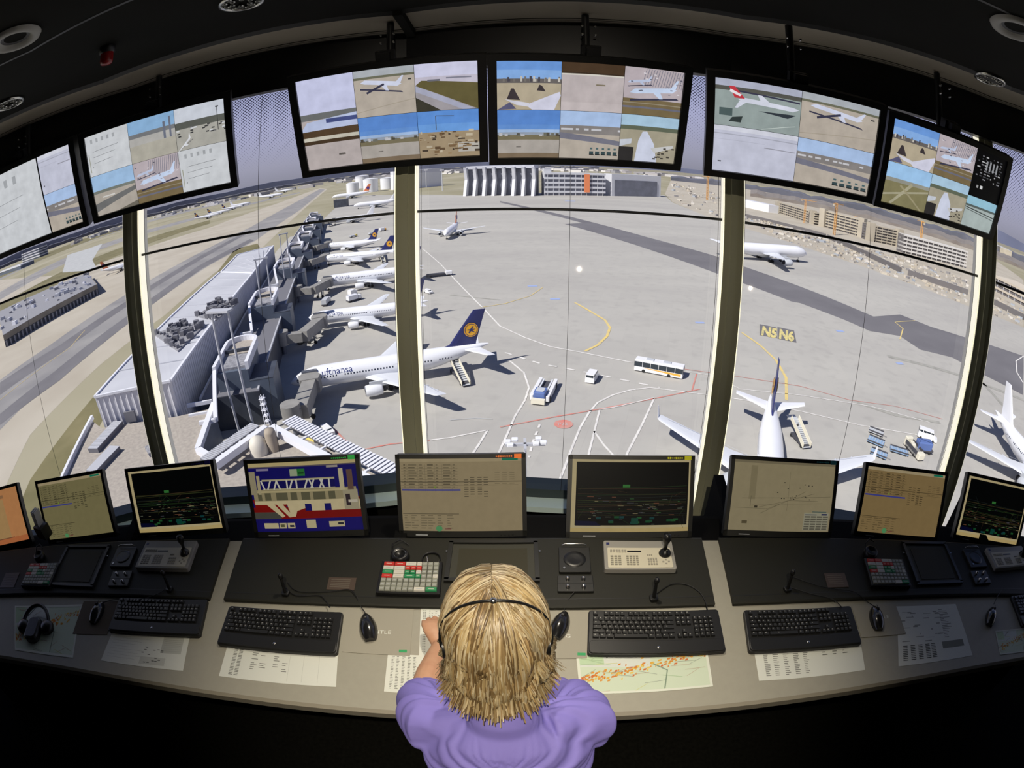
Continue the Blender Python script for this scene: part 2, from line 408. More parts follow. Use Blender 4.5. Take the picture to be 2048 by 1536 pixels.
# big apron (right of the pier) laid out in metres
b = MB(); a_ = [G(150, 1050), G(420, 800), G(560, 480), G(640, 400), G(760, 386)]
pts = [Vector((-75, -60, GZ)), G(330, 850), G(555, 500), G(640, 412), G(690, 392), G(930, 391), G(1330, 391), G(1345, 405), G(1430, 440), G(1640, 505), G(1800, 560), G(1935, 612), G(2047, 655), Vector((500, 60, GZ)), Vector((420, -60, GZ))]
b.poly([p + Vector((0, 0, 0.03)) for p in pts]); apron = struct(b.build('apron', m_conc))
# sandy building site beyond the taxiway, right
patch('building_site_ground', [(1345, 404), (1330, 388), (1345, 352), (1500, 372), (1800, 445), (1960, 500), (2047, 560), (2047, 660), (1935, 613), (1800, 561), (1640, 506), (1430, 441)], 0.02, m_sand)
# dark diagonal taxiway
patch('taxiway', [(1000, 402), (1171, 441), (1293, 474), (1437, 514), (1476, 529), (1624, 582), (1747, 633), (1800, 629), (1863, 654), (1925, 673), (2047, 712), (2046, 790), (1958, 745), (1905, 715), (1840, 699), (1800, 672), (1740, 662), (1690, 640), (1600, 606), (1583, 603), (1474, 562), (1434, 547), (1268, 489), (1129, 448), (1165, 446), (1000, 405)], 0.06, m_asph)
# left side: sandy taxi lane, asphalt lanes, grass verge, runway strips
patch('taxi_lane', [(0, 560), (130, 550), (250, 510), (420, 455), (560, 405), (640, 376), (655, 378), (600, 425), (520, 500), (430, 545), (330, 630), (200, 730), (60, 870), (0, 1000)], 0.02, m_sand)
patch('taxi_lane', [(0, 760), (100, 690), (250, 590), (400, 505), (500, 455), (600, 400), (640, 378), (650, 379), (600, 420), (510, 482), (420, 530), (330, 590), (240, 655), (150, 725), (60, 800), (0, 860)], 0.05, m_asph2)
patch('taxi_lane', [(0, 765), (120, 690), (250, 604), (400, 512), (500, 460), (505, 462), (405, 517), (255, 612), (125, 704), (0, 790)], 0.08, m_asph)
patch('taxi_lane', [(0, 828), (110, 742), (250, 635), (400, 530), (500, 478), (508, 481), (405, 537), (255, 648), (120, 760), (0, 850)], 0.08, m_asph)
patch('grass_verge', [(20, 1060), (60, 960), (140, 850), (230, 745), (330, 640), (430, 550), (470, 498), (515, 487), (520, 496), (480, 512), (460, 545), (360, 650), (262, 760), (215, 820), (190, 870), (150, 960), (130, 1100)], 0.05, m_grass)
patch('grass_verge', [(555, 478), (600, 445), (640, 405), (700, 378), (755, 372), (765, 384), (690, 398), (645, 440), (600, 470)], 0.05, m_field)
for pts_ in ([(0, 584), (120, 520), (260, 470), (430, 425), (600, 384), (600, 386), (430, 429), (262, 477), (120, 532), (0, 600)],
             [(0, 552), (130, 492), (300, 440), (480, 398), (480, 400), (300, 444), (130, 500), (0, 560)],
             [(0, 640), (60, 610), (140, 570), (140, 573), (60, 617), (0, 650)]):
    patch('runway_strip', pts_, 0.05, m_asph2)
for pts_ in ([(0, 610), (120, 545), (250, 492), (250, 505), (120, 566), (0, 632)], [(290, 478), (420, 440), (420, 447), (290, 490)], [(0, 545), (60, 520), (200, 466), (280, 444), (280, 449), (200, 474), (60, 530), (0, 556)]):
    patch('grass_verge', pts_, 0.06, m_grass)
patch('taxi_lane', [(125, 545), (135, 510), (175, 498), (205, 487), (185, 520), (195, 540)], 0.07, m_patch)
# distant woods, town and hills: low rings with an uneven skyline
def skyline(name, r, a0, a1, h0, h1, m, seed, n=160, depth=400):
    rnd = random.Random(seed); b = MB(); P = []
    hs = [h0 + (h1 - h0) * rnd.random() for _ in range(n + 1)]
    for k in range(n + 1):
        a = rad(a0 + (a1 - a0) * k / n); h = (hs[k] + hs[max(k - 1, 0)] + hs[min(k + 1, n)]) / 3
        s, c = math.sin(a), math.cos(a)
        P.append([Vector((r * s, r * c, GZ)), Vector((r * s, r * c, GZ + h)), Vector(((r + depth) * s, (r + depth) * c, GZ + h * 1.1)), Vector(((r + depth) * s, (r + depth) * c, GZ))])
    b.rings(P, closed=False, cap=False)
    return struct(b.build(name, m))
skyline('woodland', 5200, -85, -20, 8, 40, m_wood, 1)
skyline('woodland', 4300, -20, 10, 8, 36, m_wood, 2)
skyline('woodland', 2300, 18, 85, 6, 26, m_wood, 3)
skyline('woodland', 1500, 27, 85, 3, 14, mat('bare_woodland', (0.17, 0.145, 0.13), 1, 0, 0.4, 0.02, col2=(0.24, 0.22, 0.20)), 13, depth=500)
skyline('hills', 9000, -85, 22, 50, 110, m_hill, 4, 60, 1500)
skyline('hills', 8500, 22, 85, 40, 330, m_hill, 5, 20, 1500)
# painted lines
def line(px, w, h=0.12, m=m_white, name='painted_line', dash=None, closed=False):
    P = [G(x, y, h) for x, y in px]
    if closed: P.append(P[0].copy())
    b = MB()
    # resample
    L = [0.0]
    for i in range(len(P) - 1): L.append(L[-1] + (P[i + 1] - P[i]).length)
    def at(s):
        for i in range(len(P) - 1):
            if s <= L[i + 1] or i == len(P) - 2: return P[i].lerp(P[i + 1], (s - L[i]) / max(L[i + 1] - L[i], 1e-6)), (P[i + 1] - P[i]).normalized()
    if dash is None:
        n = len(P)
        R_ = []
        for i in range(n):
            d = (P[min(i + 1, n - 1)] - P[max(i - 1, 0)]).normalized(); q = Vector((-d.y, d.x, 0)) * w / 2
            R_.append([P[i] - q, P[i] + q])
        b.rings(R_, closed=False, cap=False)
    else:
        s = 0
        while s < L[-1]:
            p, d = at(s); p2, d2 = at(min(s + dash, L[-1])); q = Vector((-d.y, d.x, 0)) * w / 2
            b.quad(p - q, p2 - q, p2 + q, p + q); s += dash * 2
    return b.build(name, m, apron)
line([(845, 497), (880, 527), (925, 575), (968, 618), (1000, 652), (1050, 675), (1100, 693), (1160, 704), (1265, 725)], 0.55)
line([(1372, 742), (1430, 752), (1480, 778), (1600, 790), (1740, 812), (1860, 845)], 0.35, m=m_white)
line([(1370, 738), (1470, 752), (1600, 772), (1700, 800), (1790, 812), (1885, 838)], 0.25, m=m_red)
line([(1010, 705), (1080, 727), (1160, 742), (1320, 775)], 0.7, dash=2.6)
line([(1020, 722), (1048, 745), (1058, 775), (1050, 800), (1030, 832), (1018, 860), (1000, 900), (985, 940)], 0.5)
line([(1380, 785), (1300, 775), (1260, 780), (1225, 790), (1195, 805), (1178, 825), (1160, 855), (1140, 905), (1110, 985)], 0.5)
line([(1380, 785), (1420, 790), (1490, 800), (1600, 822), (1720, 850), (1850, 872)], 0.4)
line([(1308, 797), (1286, 845), (1255, 905), (1235, 960)], 0.5)
line([(1199, 820), (1188, 865), (1178, 905), (1170, 950)], 0.45)
line([(1188, 862), (1208, 890), (1228, 912), (1250, 950)], 0.45)
line([(860, 880), (900, 875), (975, 860)], 0.4)
line([(975, 860), (960, 885), (940, 915), (925, 940)], 0.5)
line([(1080, 848), (1065, 885), (1058, 915)], 0.5, dash=1.6)
line([(860, 880), (780, 888), (720, 900), (700, 890), (668, 858)], 0.4, m=m_red)
line([(1000, 854), (1100, 835), (1199, 818), (1308, 797), (1400, 778)], 0.4, m=m_red)
line([(1308, 795), (1240, 812), (1199, 819)], 0.3, h=0.16)
line([(1393, 748), (1384, 780)], 0.4, m=m_red)
line([(1170, 702), (1195, 690), (1214, 672), (1220, 655), (1210, 640), (1180, 622), (1150, 605)], 0.9, m=m_yel)
line([(960, 615), (1010, 607), (1060, 592), (1085, 575)], 0.45, m=m_yel)
line([(1484, 665), (1520, 690), (1552, 720), (1572, 755), (1573, 800)], 0.9, m=m_yel)
line([(1790, 644), (1806, 657), (1800, 678)], 0.6, m=m_yel); line([(1790, 644), (1830, 641)], 0.5, m=m_yel)
line([(2047, 712), (2032, 722), (2034, 745), (2046, 765)], 0.8, m=m_white)
line([(900, 840), (950, 836), (985, 838)], 0.3, m=m_patch)
line([(0, 800), (70, 745), (140, 695), (170, 660)], 0.4, m=m_yel)
# old joints and stains on the far apron
for pl, wd in (([(1775, 712), (1850, 730), (1912, 748), (2047, 800)], 3.0), ([(1715, 805), (1790, 830), (1880, 845)], 1.6), ([(1960, 760), (2010, 815)], 2.0), ([(900, 590), (1000, 600)], 1.0)):
    line(pl, wd, 0.09, mat('tar_seam', (0.27, 0.265, 0.24), 0.9, 0, 0.4, 0.3, col2=(0.38, 0.37, 0.33)), 'tar_seam')
# red disc sign on the concrete
rd = MB(); c = G(1127, 848, 0.14)
rd.prism([(c.x + 2.1 * math.cos(2 * PI * k / 24), c.y + 1.9 * math.sin(2 * PI * k / 24)) for k in range(24)], c.z - 0.01, c.z)
o = rd.build('painted_disc', m_red, apron)
tb = MB(); vs, fs = text_mb('P22', 1.5); tb.add([(v.x + c.x - 1.3, v.y + c.y - 0.5, c.z + 0.03) for v in vs], fs); tb.build('painted_lettering', m_patch, o)
# yellow and black position boards painted on the concrete
m_ylb = mat('board_yellow', (0.75, 0.62, 0.22), 0.8, 0, 0.4, 0.6, col2=(0.42, 0.38, 0.20))
for q, tx in (([(1519, 648), (1553, 655), (1554, 676), (1519, 670)], 'N5'), ([(1555, 654), (1588, 661), (1593, 685), (1555, 677)], 'N6')):
    P = [G(x, y, 0.12) for x, y in q]; bb = MB(); bb.poly(P); o = bb.build('painted_sign', m_asph, apron)
    ux = (P[1] - P[0]).normalized(); wdt = (P[1] - P[0]).length; uy = Vector((-ux.y, ux.x, 0)); hh = (P[3] - P[0]).length
    tb = MB(); vs, fs = text_mb(tx, 1.0, 0, .05); mxx = max(v.x for v in vs)
    p0 = P[3] + ux * wdt * 0.06 + uy * hh * 0.06
    tb.add([p0 + ux * v.x / mxx * wdt * 0.88 + uy * v.y / 0.72 * hh * 0.8 + Vector((0, 0, 0.04)) for v in vs], fs)
    tb.build('painted_lettering', m_ylb, o)
for (x, y) in ((1065, 572), (1110, 598), (1400, 645), (1680, 662), (1800, 727), (1140, 402)):
    c = G(x, y, 0.1); s = (c.xy - Vector((0, 0))).length * 0.010
    b = MB(); b.box(c, (s * 2, s, 0.02)); b.build('painted_number', m_blue_mark, apron)
# ================================================================ aircraft
m_wht = mat('aircraft_white', (0.80, 0.81, 0.84), 0.32, 0, 0.03, 0.5, coat=0.3)
m_belly = mat('aircraft_grey', (0.50, 0.52, 0.55), 0.4)
m_wing = mat('wing_grey', (0.66, 0.68, 0.72), 0.35)
m_navy = mat('tail_navy', (0.022, 0.028, 0.13), 0.35)
m_sun = mat('tail_disc_yellow', (0.85, 0.42, 0.02), 0.4)
m_win = mat('cabin_window_dark', (0.02, 0.03, 0.06), 0.15)
m_tyre = mat('rubber_tyre', (0.02, 0.02, 0.02), 0.9)
m_strut = mat('gear_metal', (0.45, 0.46, 0.47), 0.4, 0.6)
m_intake = mat('engine_dark', (0.03, 0.03, 0.035), 0.5, 0.4)
m_lip = mat('engine_lip', (0.75, 0.76, 0.78), 0.2, 0.9)
m_ink = mat('title_blue', (0.02, 0.035, 0.16), 0.4)
m_orange = mat('tail_orange', (0.80, 0.25, 0.10), 0.4)
m_lblue = mat('livery_pale_blue', (0.35, 0.55, 0.72), 0.4)
m_purple = mat('tail_purple', (0.10, 0.05, 0.22), 0.4)
LF = 54.0; RF = 2.82
FST = [(0.0, 0.05, -0.75), (0.5, 0.62, -0.62), (1.3, 1.12, -0.45), (2.6, 1.70, -0.25), (4.2, 2.22, -0.08), (6.5, 2.66, 0), (9, RF, 0), (20, RF, 0), (33, RF, 0), (37, 2.74, 0.06), (41, 2.36, 0.42), (45, 1.78, 0.95), (49, 1.10, 1.50), (52, 0.60, 1.95), (54, 0.16, 2.15)]
ZF = 4.85
def fus_r(x):
    for (a, r0, z0), (b, r1, z1) in zip(FST[:-1], FST[1:]):
        if a <= x <= b:
            t = (x - a) / (b - a); return r0 + (r1 - r0) * t, z0 + (z1 - z0) * t
    return RF, 0
def foil(le, te, y, z, th, n=7):
    # closed section, chord from le to te (x), thickness th*chord
    c = te - le; up = []; dn = []
    for k in range(n + 1):
        t = k / n; tt = 0.5 * (1 - math.cos(PI * t))
        yt = 5 * th * (0.2969 * math.sqrt(tt) - 0.126 * tt - 0.3516 * tt ** 2 + 0.2843 * tt ** 3 - 0.1015 * tt ** 4)
        up.append((le + c * tt, y, z + c * yt)); dn.append((le + c * tt, y, z - c * yt * 0.6))
    return up + dn[::-1][1:-1]
def finfoil(le, te, z, th, n=6):
    c = te - le; A = []; B = []
    for k in range(n + 1):
        t = k / n; tt = 0.5 * (1 - math.cos(PI * t))
        yt = 5 * th * (0.2969 * math.sqrt(tt) - 0.126 * tt - 0.3516 * tt ** 2 + 0.2843 * tt ** 3 - 0.1015 * tt ** 4)
        A.append((le + c * tt, c * yt, z)); B.append((le + c * tt, -c * yt, z))
    return A + B[::-1][1:-1]
def make_plane(name, label, loc, hdg, sc, title=True, tail='navy', engines=2, span=24.5, group=None, body=None, fence=False, detail=True, stripe=None):
    root = thing(name, label, 'aircraft', loc, hdg, group, sc=sc)
    mb_ = body or m_wht
    b = MB(); n = 28; rs = []
    for x, r, z in FST: rs.append([(x, r * math.sin(2 * PI * k / n), ZF + z - r * math.cos(2 * PI * k / n)) for k in range(n)])
    b.rings(rs, 0, None, None, True, True)
    # belly fairing
    b.lathe([(0.1, -8), (1.4, -6), (2.05, -2), (2.05, 3), (1.4, 6.5), (0.1, 8)], 16, 1, None, Matrix.Translation((25.5, 0, ZF - 1.45)) @ Matrix.Rotation(PI / 2, 4, 'Y'), True)
    b.build('fuselage', [mb_, m_belly], root)
    if stripe:
        s = MB()
        for sy in (-1, 1):
            P = []
            for x in (3, 8, 20, 33, 40, 47):
                r, z = fus_r(x); P.append([(x, sy * (r + 0.02) * math.sin(a), ZF + z - (r + 0.02) * math.cos(a)) for a in (0.1, 0.5, 0.9, 1.25)])
            s.rings(P, closed=False, cap=False, sm=True)
        s.build('belly_band', stripe, root)
    # cockpit glazing: wraps round the nose
    for sy in (-1, 1):
        for a0, a1, x0, x1, x2, x3 in ((2.0, 2.6, 2.0, 2.9, 1.85, 2.7), (1.62, 2.0, 2.0, 3.2, 1.9, 3.0)):
            cw = MB()
            def pt(x, a):
                r, z = fus_r(x); return (x, sy * (r + 0.03) * math.sin(a), ZF + z - (r + 0.03) * math.cos(a))
            q = [pt(x0, a0), pt(x1, a0), pt(x3, a1), pt(x2, a1)]
            cw.add(q if sy < 0 else q[::-1], [(0, 1, 2, 3)]); cw.build('cockpit_window', m_win, root)
    if detail:
        for sy in (-1, 1):
            x = 7.0
            while x < 43.5:
                if not (13.2 < x < 14.6 or 27.5 < x < 28.6 or 38.0 < x < 39.2):
                    r, dz = fus_r(x + .15); zz = ZF + 0.55; yy = sy * (math.sqrt(max(r * r - (zz - ZF - dz) ** 2, 0.01)) + 0.02)
                    wn = MB(); wn.quad((x, yy, zz - .22), (x + .36, yy, zz - .22), (x + .36, yy - sy * .05, zz + .22), (x, yy - sy * .05, zz + .22))
                    wn.build('cabin_window', m_win, root)
                x += 0.78
            for x in (5.6, 13.4, 27.7, 43.6):
                dr = MB(); r, dz = fus_r(x)
                for (xa, xb, za, zb) in ((x, x + .05, -.9, 1.1), (x + 1.0, x + 1.05, -.9, 1.1), (x, x + 1.05, -.95, -.9), (x, x + 1.05, 1.1, 1.15)):
                    def yy(z): return sy * (math.sqrt(max(r * r - (z - dz) ** 2, .01)) + .02)
                    dr.quad((xa, yy(za), ZF + za), (xb, yy(za), ZF + za), (xb, yy(zb), ZF + zb), (xa, yy(zb), ZF + zb))
                dr.build('cabin_door', m_belly, root)
    # wings
    for sy in (-1, 1):
        w = MB(); S = []
        for (y, le, te, z, th) in ((1.8, 19.5, 30.2, ZF - 1.55, .13), (8.2, 24.0, 31.2, ZF - .95, .115), (span * 0.98, 34.4, 37.2, ZF + 0.6, .10), (span, 35.0, 37.0, ZF + 0.68, .08)):
            S.append(foil(le, te, sy * y, z, th))
        w.rings(S if sy > 0 else S, 0, None, None, True, False)
        for y in (10.5, 15.0, 19.0):        # flap track fairings
            t = (y - 8.2) / (span - 8.2); te = 31.2 + (36.6 - 31.2) * t
            w.lathe([(0.02, -1.8), (.28, -.6), (.28, .6), (.02, 1.6)], 8, 0, None, Matrix.Translation((te - .3, sy * y, ZF - 1.05 + t * 1.4)) @ Matrix.Rotation(PI / 2, 4, 'Y'))
        wo = w.build('wing', m_wing, root)
        if fence:
            f = MB(); f.rings([[(35.0, sy * (span - .02), ZF + .66), (37.0, sy * (span - .02), ZF + .66), (37.0, sy * (span + .06), ZF + .66), (35.0, sy * (span + .06), ZF + .66)],
                               [(37.1, sy * (span + .55), ZF + 2.5), (37.8, sy * (span + .55), ZF + 2.5), (37.8, sy * (span + .6), ZF + 2.5), (37.1, sy * (span + .6), ZF + 2.5)]])
            f.build('winglet', m_wht, wo)
        # flap seam lines
        fl_ = MB(); fl_.quad((29.2, sy * 2.9, ZF - .72), (29.3, sy * 2.9, ZF - .72), (35.7, sy * (span - 2), ZF + .72), (35.6, sy * (span - 2), ZF + .72)); fl_.build('flap_seam', m_belly, wo)
        # engines
        for e in range(engines // 2):
            ey = 8.0 + e * 8.2; ex = 19.4 + e * 5.2; ez = ZF - 2.7 + e * 0.5
            T = Matrix.Translation((ex, sy * ey, ez)) @ Matrix.Rotation(PI / 2, 4, 'Y')
            en = MB(); en.lathe([(1.02, .5), (1.12, .05), (1.22, 0), (1.38, .3), (1.52, 1.2), (1.52, 2.8), (1.30, 4.2), (1.12, 4.6), (1.0, 4.6)], 22, 0, None, T)
            en.lathe([(1.12, .02), (1.22, -.03), (1.36, .22)], 22, 1, None, T)
            eo = en.build('engine', [mb_ if title else m_belly, m_lip], root)
            ff = MB(); ff.lathe([(0.0, .1), (.22, .5), (.3, .7), (1.05, .75)], 18, 0, None, T); ff.build('fan', m_intake, eo); ff = MB(); ff.lathe([(1.0, 4.5), (.62, 4.6), (.6, 5.3), (.0, 5.9)], 18, 0, None, T); ff.build('exhaust', m_intake, eo)
            py = MB(); py.box((ex + 3.6, sy * ey, ez + 1.6), (4.6, .35, 1.3)); py.build('pylon', m_belly, eo)
        # stabiliser
        s = MB(); s.rings([foil(46.5, 51.5, sy * .6, ZF + 1.6, .10, 5), foil(51.2, 53.2, sy * 8.6, ZF + 2.25, .09, 5)]); s.build('tailplane', m_wht, root)
    # fin
    mt = {'navy': m_navy, 'orange': m_orange, 'white': m_wht, 'purple': m_purple, 'blue': m_lblue}[tail]
    f = MB(); f.rings([finfoil(39.8, 50.4, ZF + 2.2, .05), finfoil(43.2, 50.6, ZF + 3.2, .085), finfoil(50.1, 53.4, 16.9, .085)]); fo = f.build('tail_fin', mt, root)
    if tail in ('navy', 'orange'):
        for sy in (-1, 1):
            dsk = MB(); cx, cz, R_ = 49.2, 11.6, 1.95
            dsk.poly([(cx + R_ * math.cos(t * PI / 12), sy * .46, cz + R_ * math.sin(t * PI / 12)) for t in range(24)]); dsk.build('tail_disc', m_sun if tail == 'navy' else m_purple, fo)
            if tail == 'navy':
                # ring and flying crane inside the disc
                cr2 = MB()
                for t in range(24):
                    a, b2 = t * PI / 12, (t + 1) * PI / 12; ra, rb2 = 1.72, 1.58
                    cr2.quad(*[(cx + r * math.cos(q), sy * .50, cz + r * math.sin(q)) for r, q in ((ra, a), (ra, b2), (rb2, b2), (rb2, a))])
                for poly in ([(-1.3, .1), (-.2, .25), (.3, .9), (.75, 1.05), (.45, .55), (.35, .1), (1.3, .3), (.4, -.2), (.1, -.35), (-.3, -.1)], [(.1, -.3), (.5, -.25), (1.05, -.75), (.6, -.7)], [(-.35, 0), (.1, -.2), (-.5, -.85), (-.75, -.75)]):
                    cr2.poly([(cx + x, sy * .50, cz + z) for x, z in poly])
                cr2.build('crane_emblem', m_navy, fo)
    # landing gear
    for nm, gx, gy, hh, rw in (('nose_gear', 5.6, 0, 2.6, .55), ('main_gear', 27.0, 4.6, 3.2, .65), ('main_gear', 27.0, -4.6, 3.2, .65)):
        gr = MB(); gr.cyl((gx, gy, rw), (gx, gy * .8, hh), .16, n=8); gr.build(nm, m_strut, root)
        gw = MB()
        for dx in ((0,) if gy == 0 else (-.75, .75)):
            for dy in (-.42, .42): gw.cyl((gx + dx, gy + dy - .2, rw), (gx + dx, gy + dy + .2, rw), rw, n=14)
        gw.build('gear_wheels', m_tyre, COL.objects[-1] if False else [o for o in COL.objects if o.parent == root and o.name.startswith(nm)][-1])
    if title:
        vs, fs = text_mb('Lufthansa', 2.9)
        for sy in (-1, 1):
            t = MB(); vv = []
            for v in vs:
                x = 7.6 + v.x * 0.86 if sy < 0 else 7.6 + 12.5 - v.x * .86; zz = 0.98 + v.y * 0.72
                zz = min(zz, 2.45); yy = math.sqrt(max((RF + .02) ** 2 - zz ** 2, 0.05)); vv.append((x, sy * yy, ZF + zz))
            t.add(vv, fs); t.build('airline_title', m_ink, root)
    return root
def at2(x, y): return (x, y, GZ)
Ls = 'lufthansa'
make_plane('airliner', 'white airliner with big blue title, navy tail with yellow disc, nearest at the pier', at2(-57.3, 110.8), rad(18.7), 1.0, span=23.5)
make_plane('airliner', 'white airliner parked directly behind the nearest one, tail hidden by the window post', at2(-74.9, 166.6), rad(12.5), 0.85)
make_plane('airliner', 'white airliner third along the pier, service truck beside its nose', at2(-92.0, 223.6), rad(15.5), 0.97)
make_plane('airliner', 'white airliner fourth along the pier with stairs at its rear door and disc tail', at2(-114.7, 289.9), rad(1.0), 0.90)
make_plane('airliner', 'white airliner fifth along the pier, smaller tail with yellow disc', at2(-133.3, 345.6), rad(-1.0), 0.80, detail=False)
make_plane('airliner', 'white airliner sixth along the pier with plain white tail', at2(-193.3, 526.8), rad(15.0), 0.95, title=False, tail='white', detail=False)
make_plane('airliner', 'white and pale blue airliner on the apron crossing behind the window rail', at2(-225, 718), rad(13.0), 1.25, title=False, tail='white', stripe=m_lblue, detail=False)
make_plane('airliner', 'white airliner with orange tail in front of the round storage tanks', at2(-373, 1040), rad(15.0), 1.6, title=False, tail='orange', detail=False)
make_plane('airliner', 'big airliner seen from its tail at lower right, nose hidden by a desk monitor', at2(36.6, 45.7), rad(64.4), 0.99, title=False, tail='navy', fence=True)
make_plane('airliner', 'white airliner taxiing alone on the open apron, seen almost nose on', at2(-45.7, 358), rad(86), 1.0, title=False, tail='orange', detail=False)
make_plane('cargo_plane', 'white freighter parked beyond the dark taxiway at right', at2(211, 313), rad(190), 1.5, title=False, tail='white', engines=4, detail=False)
make_plane('airliner', 'airliner at the far right edge, only tail and left wing in view', at2(125, 27), rad(73), 1.0, title=False, tail='white')
for k, (x, y, s, h, tl, lb) in enumerate(((440, 432, 1.3, 205, 'navy', 'airliner leftmost of the row beyond the pale taxi lane'), (462, 424, 1.3, 205, 'navy', 'airliner second from left of the row beyond the taxi lane'), (486, 415, 1.3, 200, 'navy', 'airliner third from left of the row beyond the taxi lane'), (502, 409, 1.4, 200, 'white', 'airliner rightmost of the row beyond the taxi lane'), (566, 392, 2.0, 195, 'white', 'tiny airliner far off near the runway end'), (588, 382, 2.0, 195, 'white', 'tiniest airliner close under the horizon haze'))):
    p = G(x, y); make_plane('airliner', lb, tuple(p), rad(h), s, title=False, tail=tl, detail=False)
p = G(180, 549, 3); make_plane('airliner', 'white airliner with coloured tail behind the low brown terminal block', at2(-395, 433), rad(216), 0.95, title=False, tail='orange', detail=False)
# ================================================================ pier, halls, terraces
m_shed = mat('shed_cladding', (0.62, 0.62, 0.66), 0.6, 0, 0.08, 0.2)
m_roofw = mat('pale_roof', (0.52, 0.53, 0.57), 0.7, 0, 0.18, 0.08, col2=(0.44, 0.45, 0.49))
m_grav = mat('gravel_roof', (0.40, 0.36, 0.31), 0.95, 0, 0.35, 1.2, col2=(0.30, 0.27, 0.24), detail=8)
m_par = mat('white_parapet', (0.72, 0.73, 0.78), 0.5)
m_facade = mat('pier_facade', (0.06, 0.07, 0.09), 0.5, 0, 0.3, 0.25, col2=(0.035, 0.04, 0.055))
m_facade2 = mat('blue_grey_panel', (0.11, 0.135, 0.18), 0.5, 0, 0.15, 0.4)
m_bridge = mat('jetbridge_grey', (0.30, 0.29, 0.27), 0.6, 0, 0.2, 0.5)
m_bridged = mat('jetbridge_dark', (0.12, 0.13, 0.16), 0.6)
m_plant = mat('roof_plant', (0.17, 0.17, 0.19), 0.7, 0, 0.5, 1.5, col2=(0.35, 0.35, 0.37))
m_slat = mat('slat_grey', (0.45, 0.46, 0.50), 0.6)
m_slatd = mat('slat_dark', (0.16, 0.16, 0.18), 0.7)
PE = Vector((-0.33, 0.944, 0)).normalized(); PN = Vector((0.944, 0.33, 0)).normalized()
def part(mb, name, m, parent): return mb.build(name, m, parent)
def hall(label, px, h, plant=None, hb=0.0):
    P = [G(x, y, h) for x, y in px]; t = thing('shed_hall', label, 'building', (P[0].x, P[0].y, GZ))
    o = Vector((P[0].x, P[0].y, GZ)); L = [(p.x - o.x, p.y - o.y) for p in P]
    b = MB(); b.prism(L, hb, h); 
    n = len(L)                                 # standing seams on the walls
    for i in range(n):
        a = Vector((*L[i], 0)); c = Vector((*L[(i + 1) % n], 0)); d = c - a; k = int(d.length / 1.6)
        nn = Vector((d.y, -d.x, 0)).normalized() * 0.12
        for j in range(k):
            q = a + d * ((j + .5) / k); b.box((q.x, q.y, (h + hb) / 2), (0.35, 0.35, h - hb - .4), 0)
    part(b, 'wall', m_shed, t)
    r = MB(); r.prism(L, h, h + .15); cx = sum(p[0] for p in L) / n; cy = sum(p[1] for p in L) / n
    part(r, 'roof', m_roofw, t)
    for i in range(n):
        a = Vector((*L[i], 0)); c = Vector((*L[(i + 1) % n], 0)); g = MB(); g.beam(a + Vector((0, 0, h)), c + Vector((0, 0, h)), .7, .55); part(g, 'roof_edge', m_par, t)
    a, b_, c, d = [Vector((*L[k], 0)) for k in (0, 1, 2, 3)]
    for k in range(1, 9):
        j = MB(); p = a.lerp(d, k / 9); q = b_.lerp(c, k / 9); j.beam(p + Vector((0, 0, h + .15)), q + Vector((0, 0, h + .15)), .35, .25); part(j, 'roof_seam', m_slat, t)
    for q in plant or []:
        Q = [G(x, y, h + .5) - o for x, y in q]; w = MB(); w.prism([(p.x, p.y) for p in Q], h + .15, h + .6)
        wo = part(w, 'roof_plant', m_plant, t); rnd = random.Random(3); eq = MB()
        for _ in range(70):
            u, v = rnd.random(), rnd.random(); p = Q[0].lerp(Q[1], u).lerp(Q[3].lerp(Q[2], u), v); s = rnd.uniform(.5, 1.8)
            eq.box((p.x, p.y, h + .6 + s / 2), (s, rnd.uniform(.5, 2), s), 0, None, None, rnd.random())
        tag(part(eq, 'duct_cluster', m_slatd, wo), kind='stuff')
    return t, o
h1, o1 = hall('long pale shed hall with white front wall, nearest beside the pier', [(190, 796), (342, 764), (506, 547), (440, 545)], 17.4, [[(308, 668), (356, 702), (410, 650), (372, 646)], [(392, 632), (432, 640), (478, 604), (440, 600)]])
dr = MB(); a = G(205, 851, 10) - o1; c = G(355, 829, 10) - o1; a.z = c.z = 10
q = a.lerp(c, .42); dn = (c - a).normalized(); dr.box((q.x + .3, q.y - .35, 11.4), (3.2, .5, 2.6), 0, None, None, math.atan2(dn.y, dn.x)); part(dr, 'doorway', m_slatd, h1)
hall('second pale shed hall continuing behind the first along the pier', [(440, 547), (504, 549), (531, 513), (547, 492), (475, 510)], 16.0)
# terrace with gravel roof
tp = [(60, 1140), (183, 841), (203, 857), (353, 834), (428, 817), (398, 905), (425, 922), (535, 850), (640, 890), (800, 975), (860, 1080), (500, 1250)]
T = [G(x, y, 10) for x, y in tp]; o = Vector((T[0].x, T[0].y, GZ))
t = thing('terrace_building', 'brown gravel roofed terrace building at the foot of the tower', 'building', tuple(o))
b = MB(); b.prism([(p.x - o.x, p.y - o.y) for p in T], 0, 9.95); part(b, 'wall', m_facade2, t)
b = MB(); b.prism([(p.x - o.x, p.y - o.y) for p in T], 9.95, 10.1); part(b, 'gravel_roof', m_grav, t)
def pxbeam(parent, o, px, h, w, hh, m, name):
    b = MB()
    P = [G(x, y, h) - o for x, y in px]
    for a, c in zip(P[:-1], P[1:]):
        a2 = Vector((a.x, a.y, h)); c2 = Vector((c.x, c.y, h)); b.beam(a2, c2, w, hh)
    return part(b, name, m, parent)
pxbeam(t, o, [(60, 1140), (186, 838)], 10.1, .8, 1.1, m_par, 'parapet')
pxbeam(t, o, [(430, 812), (398, 905), (425, 922)], 10.1, 1.3, 1.1, m_par, 'parapet')
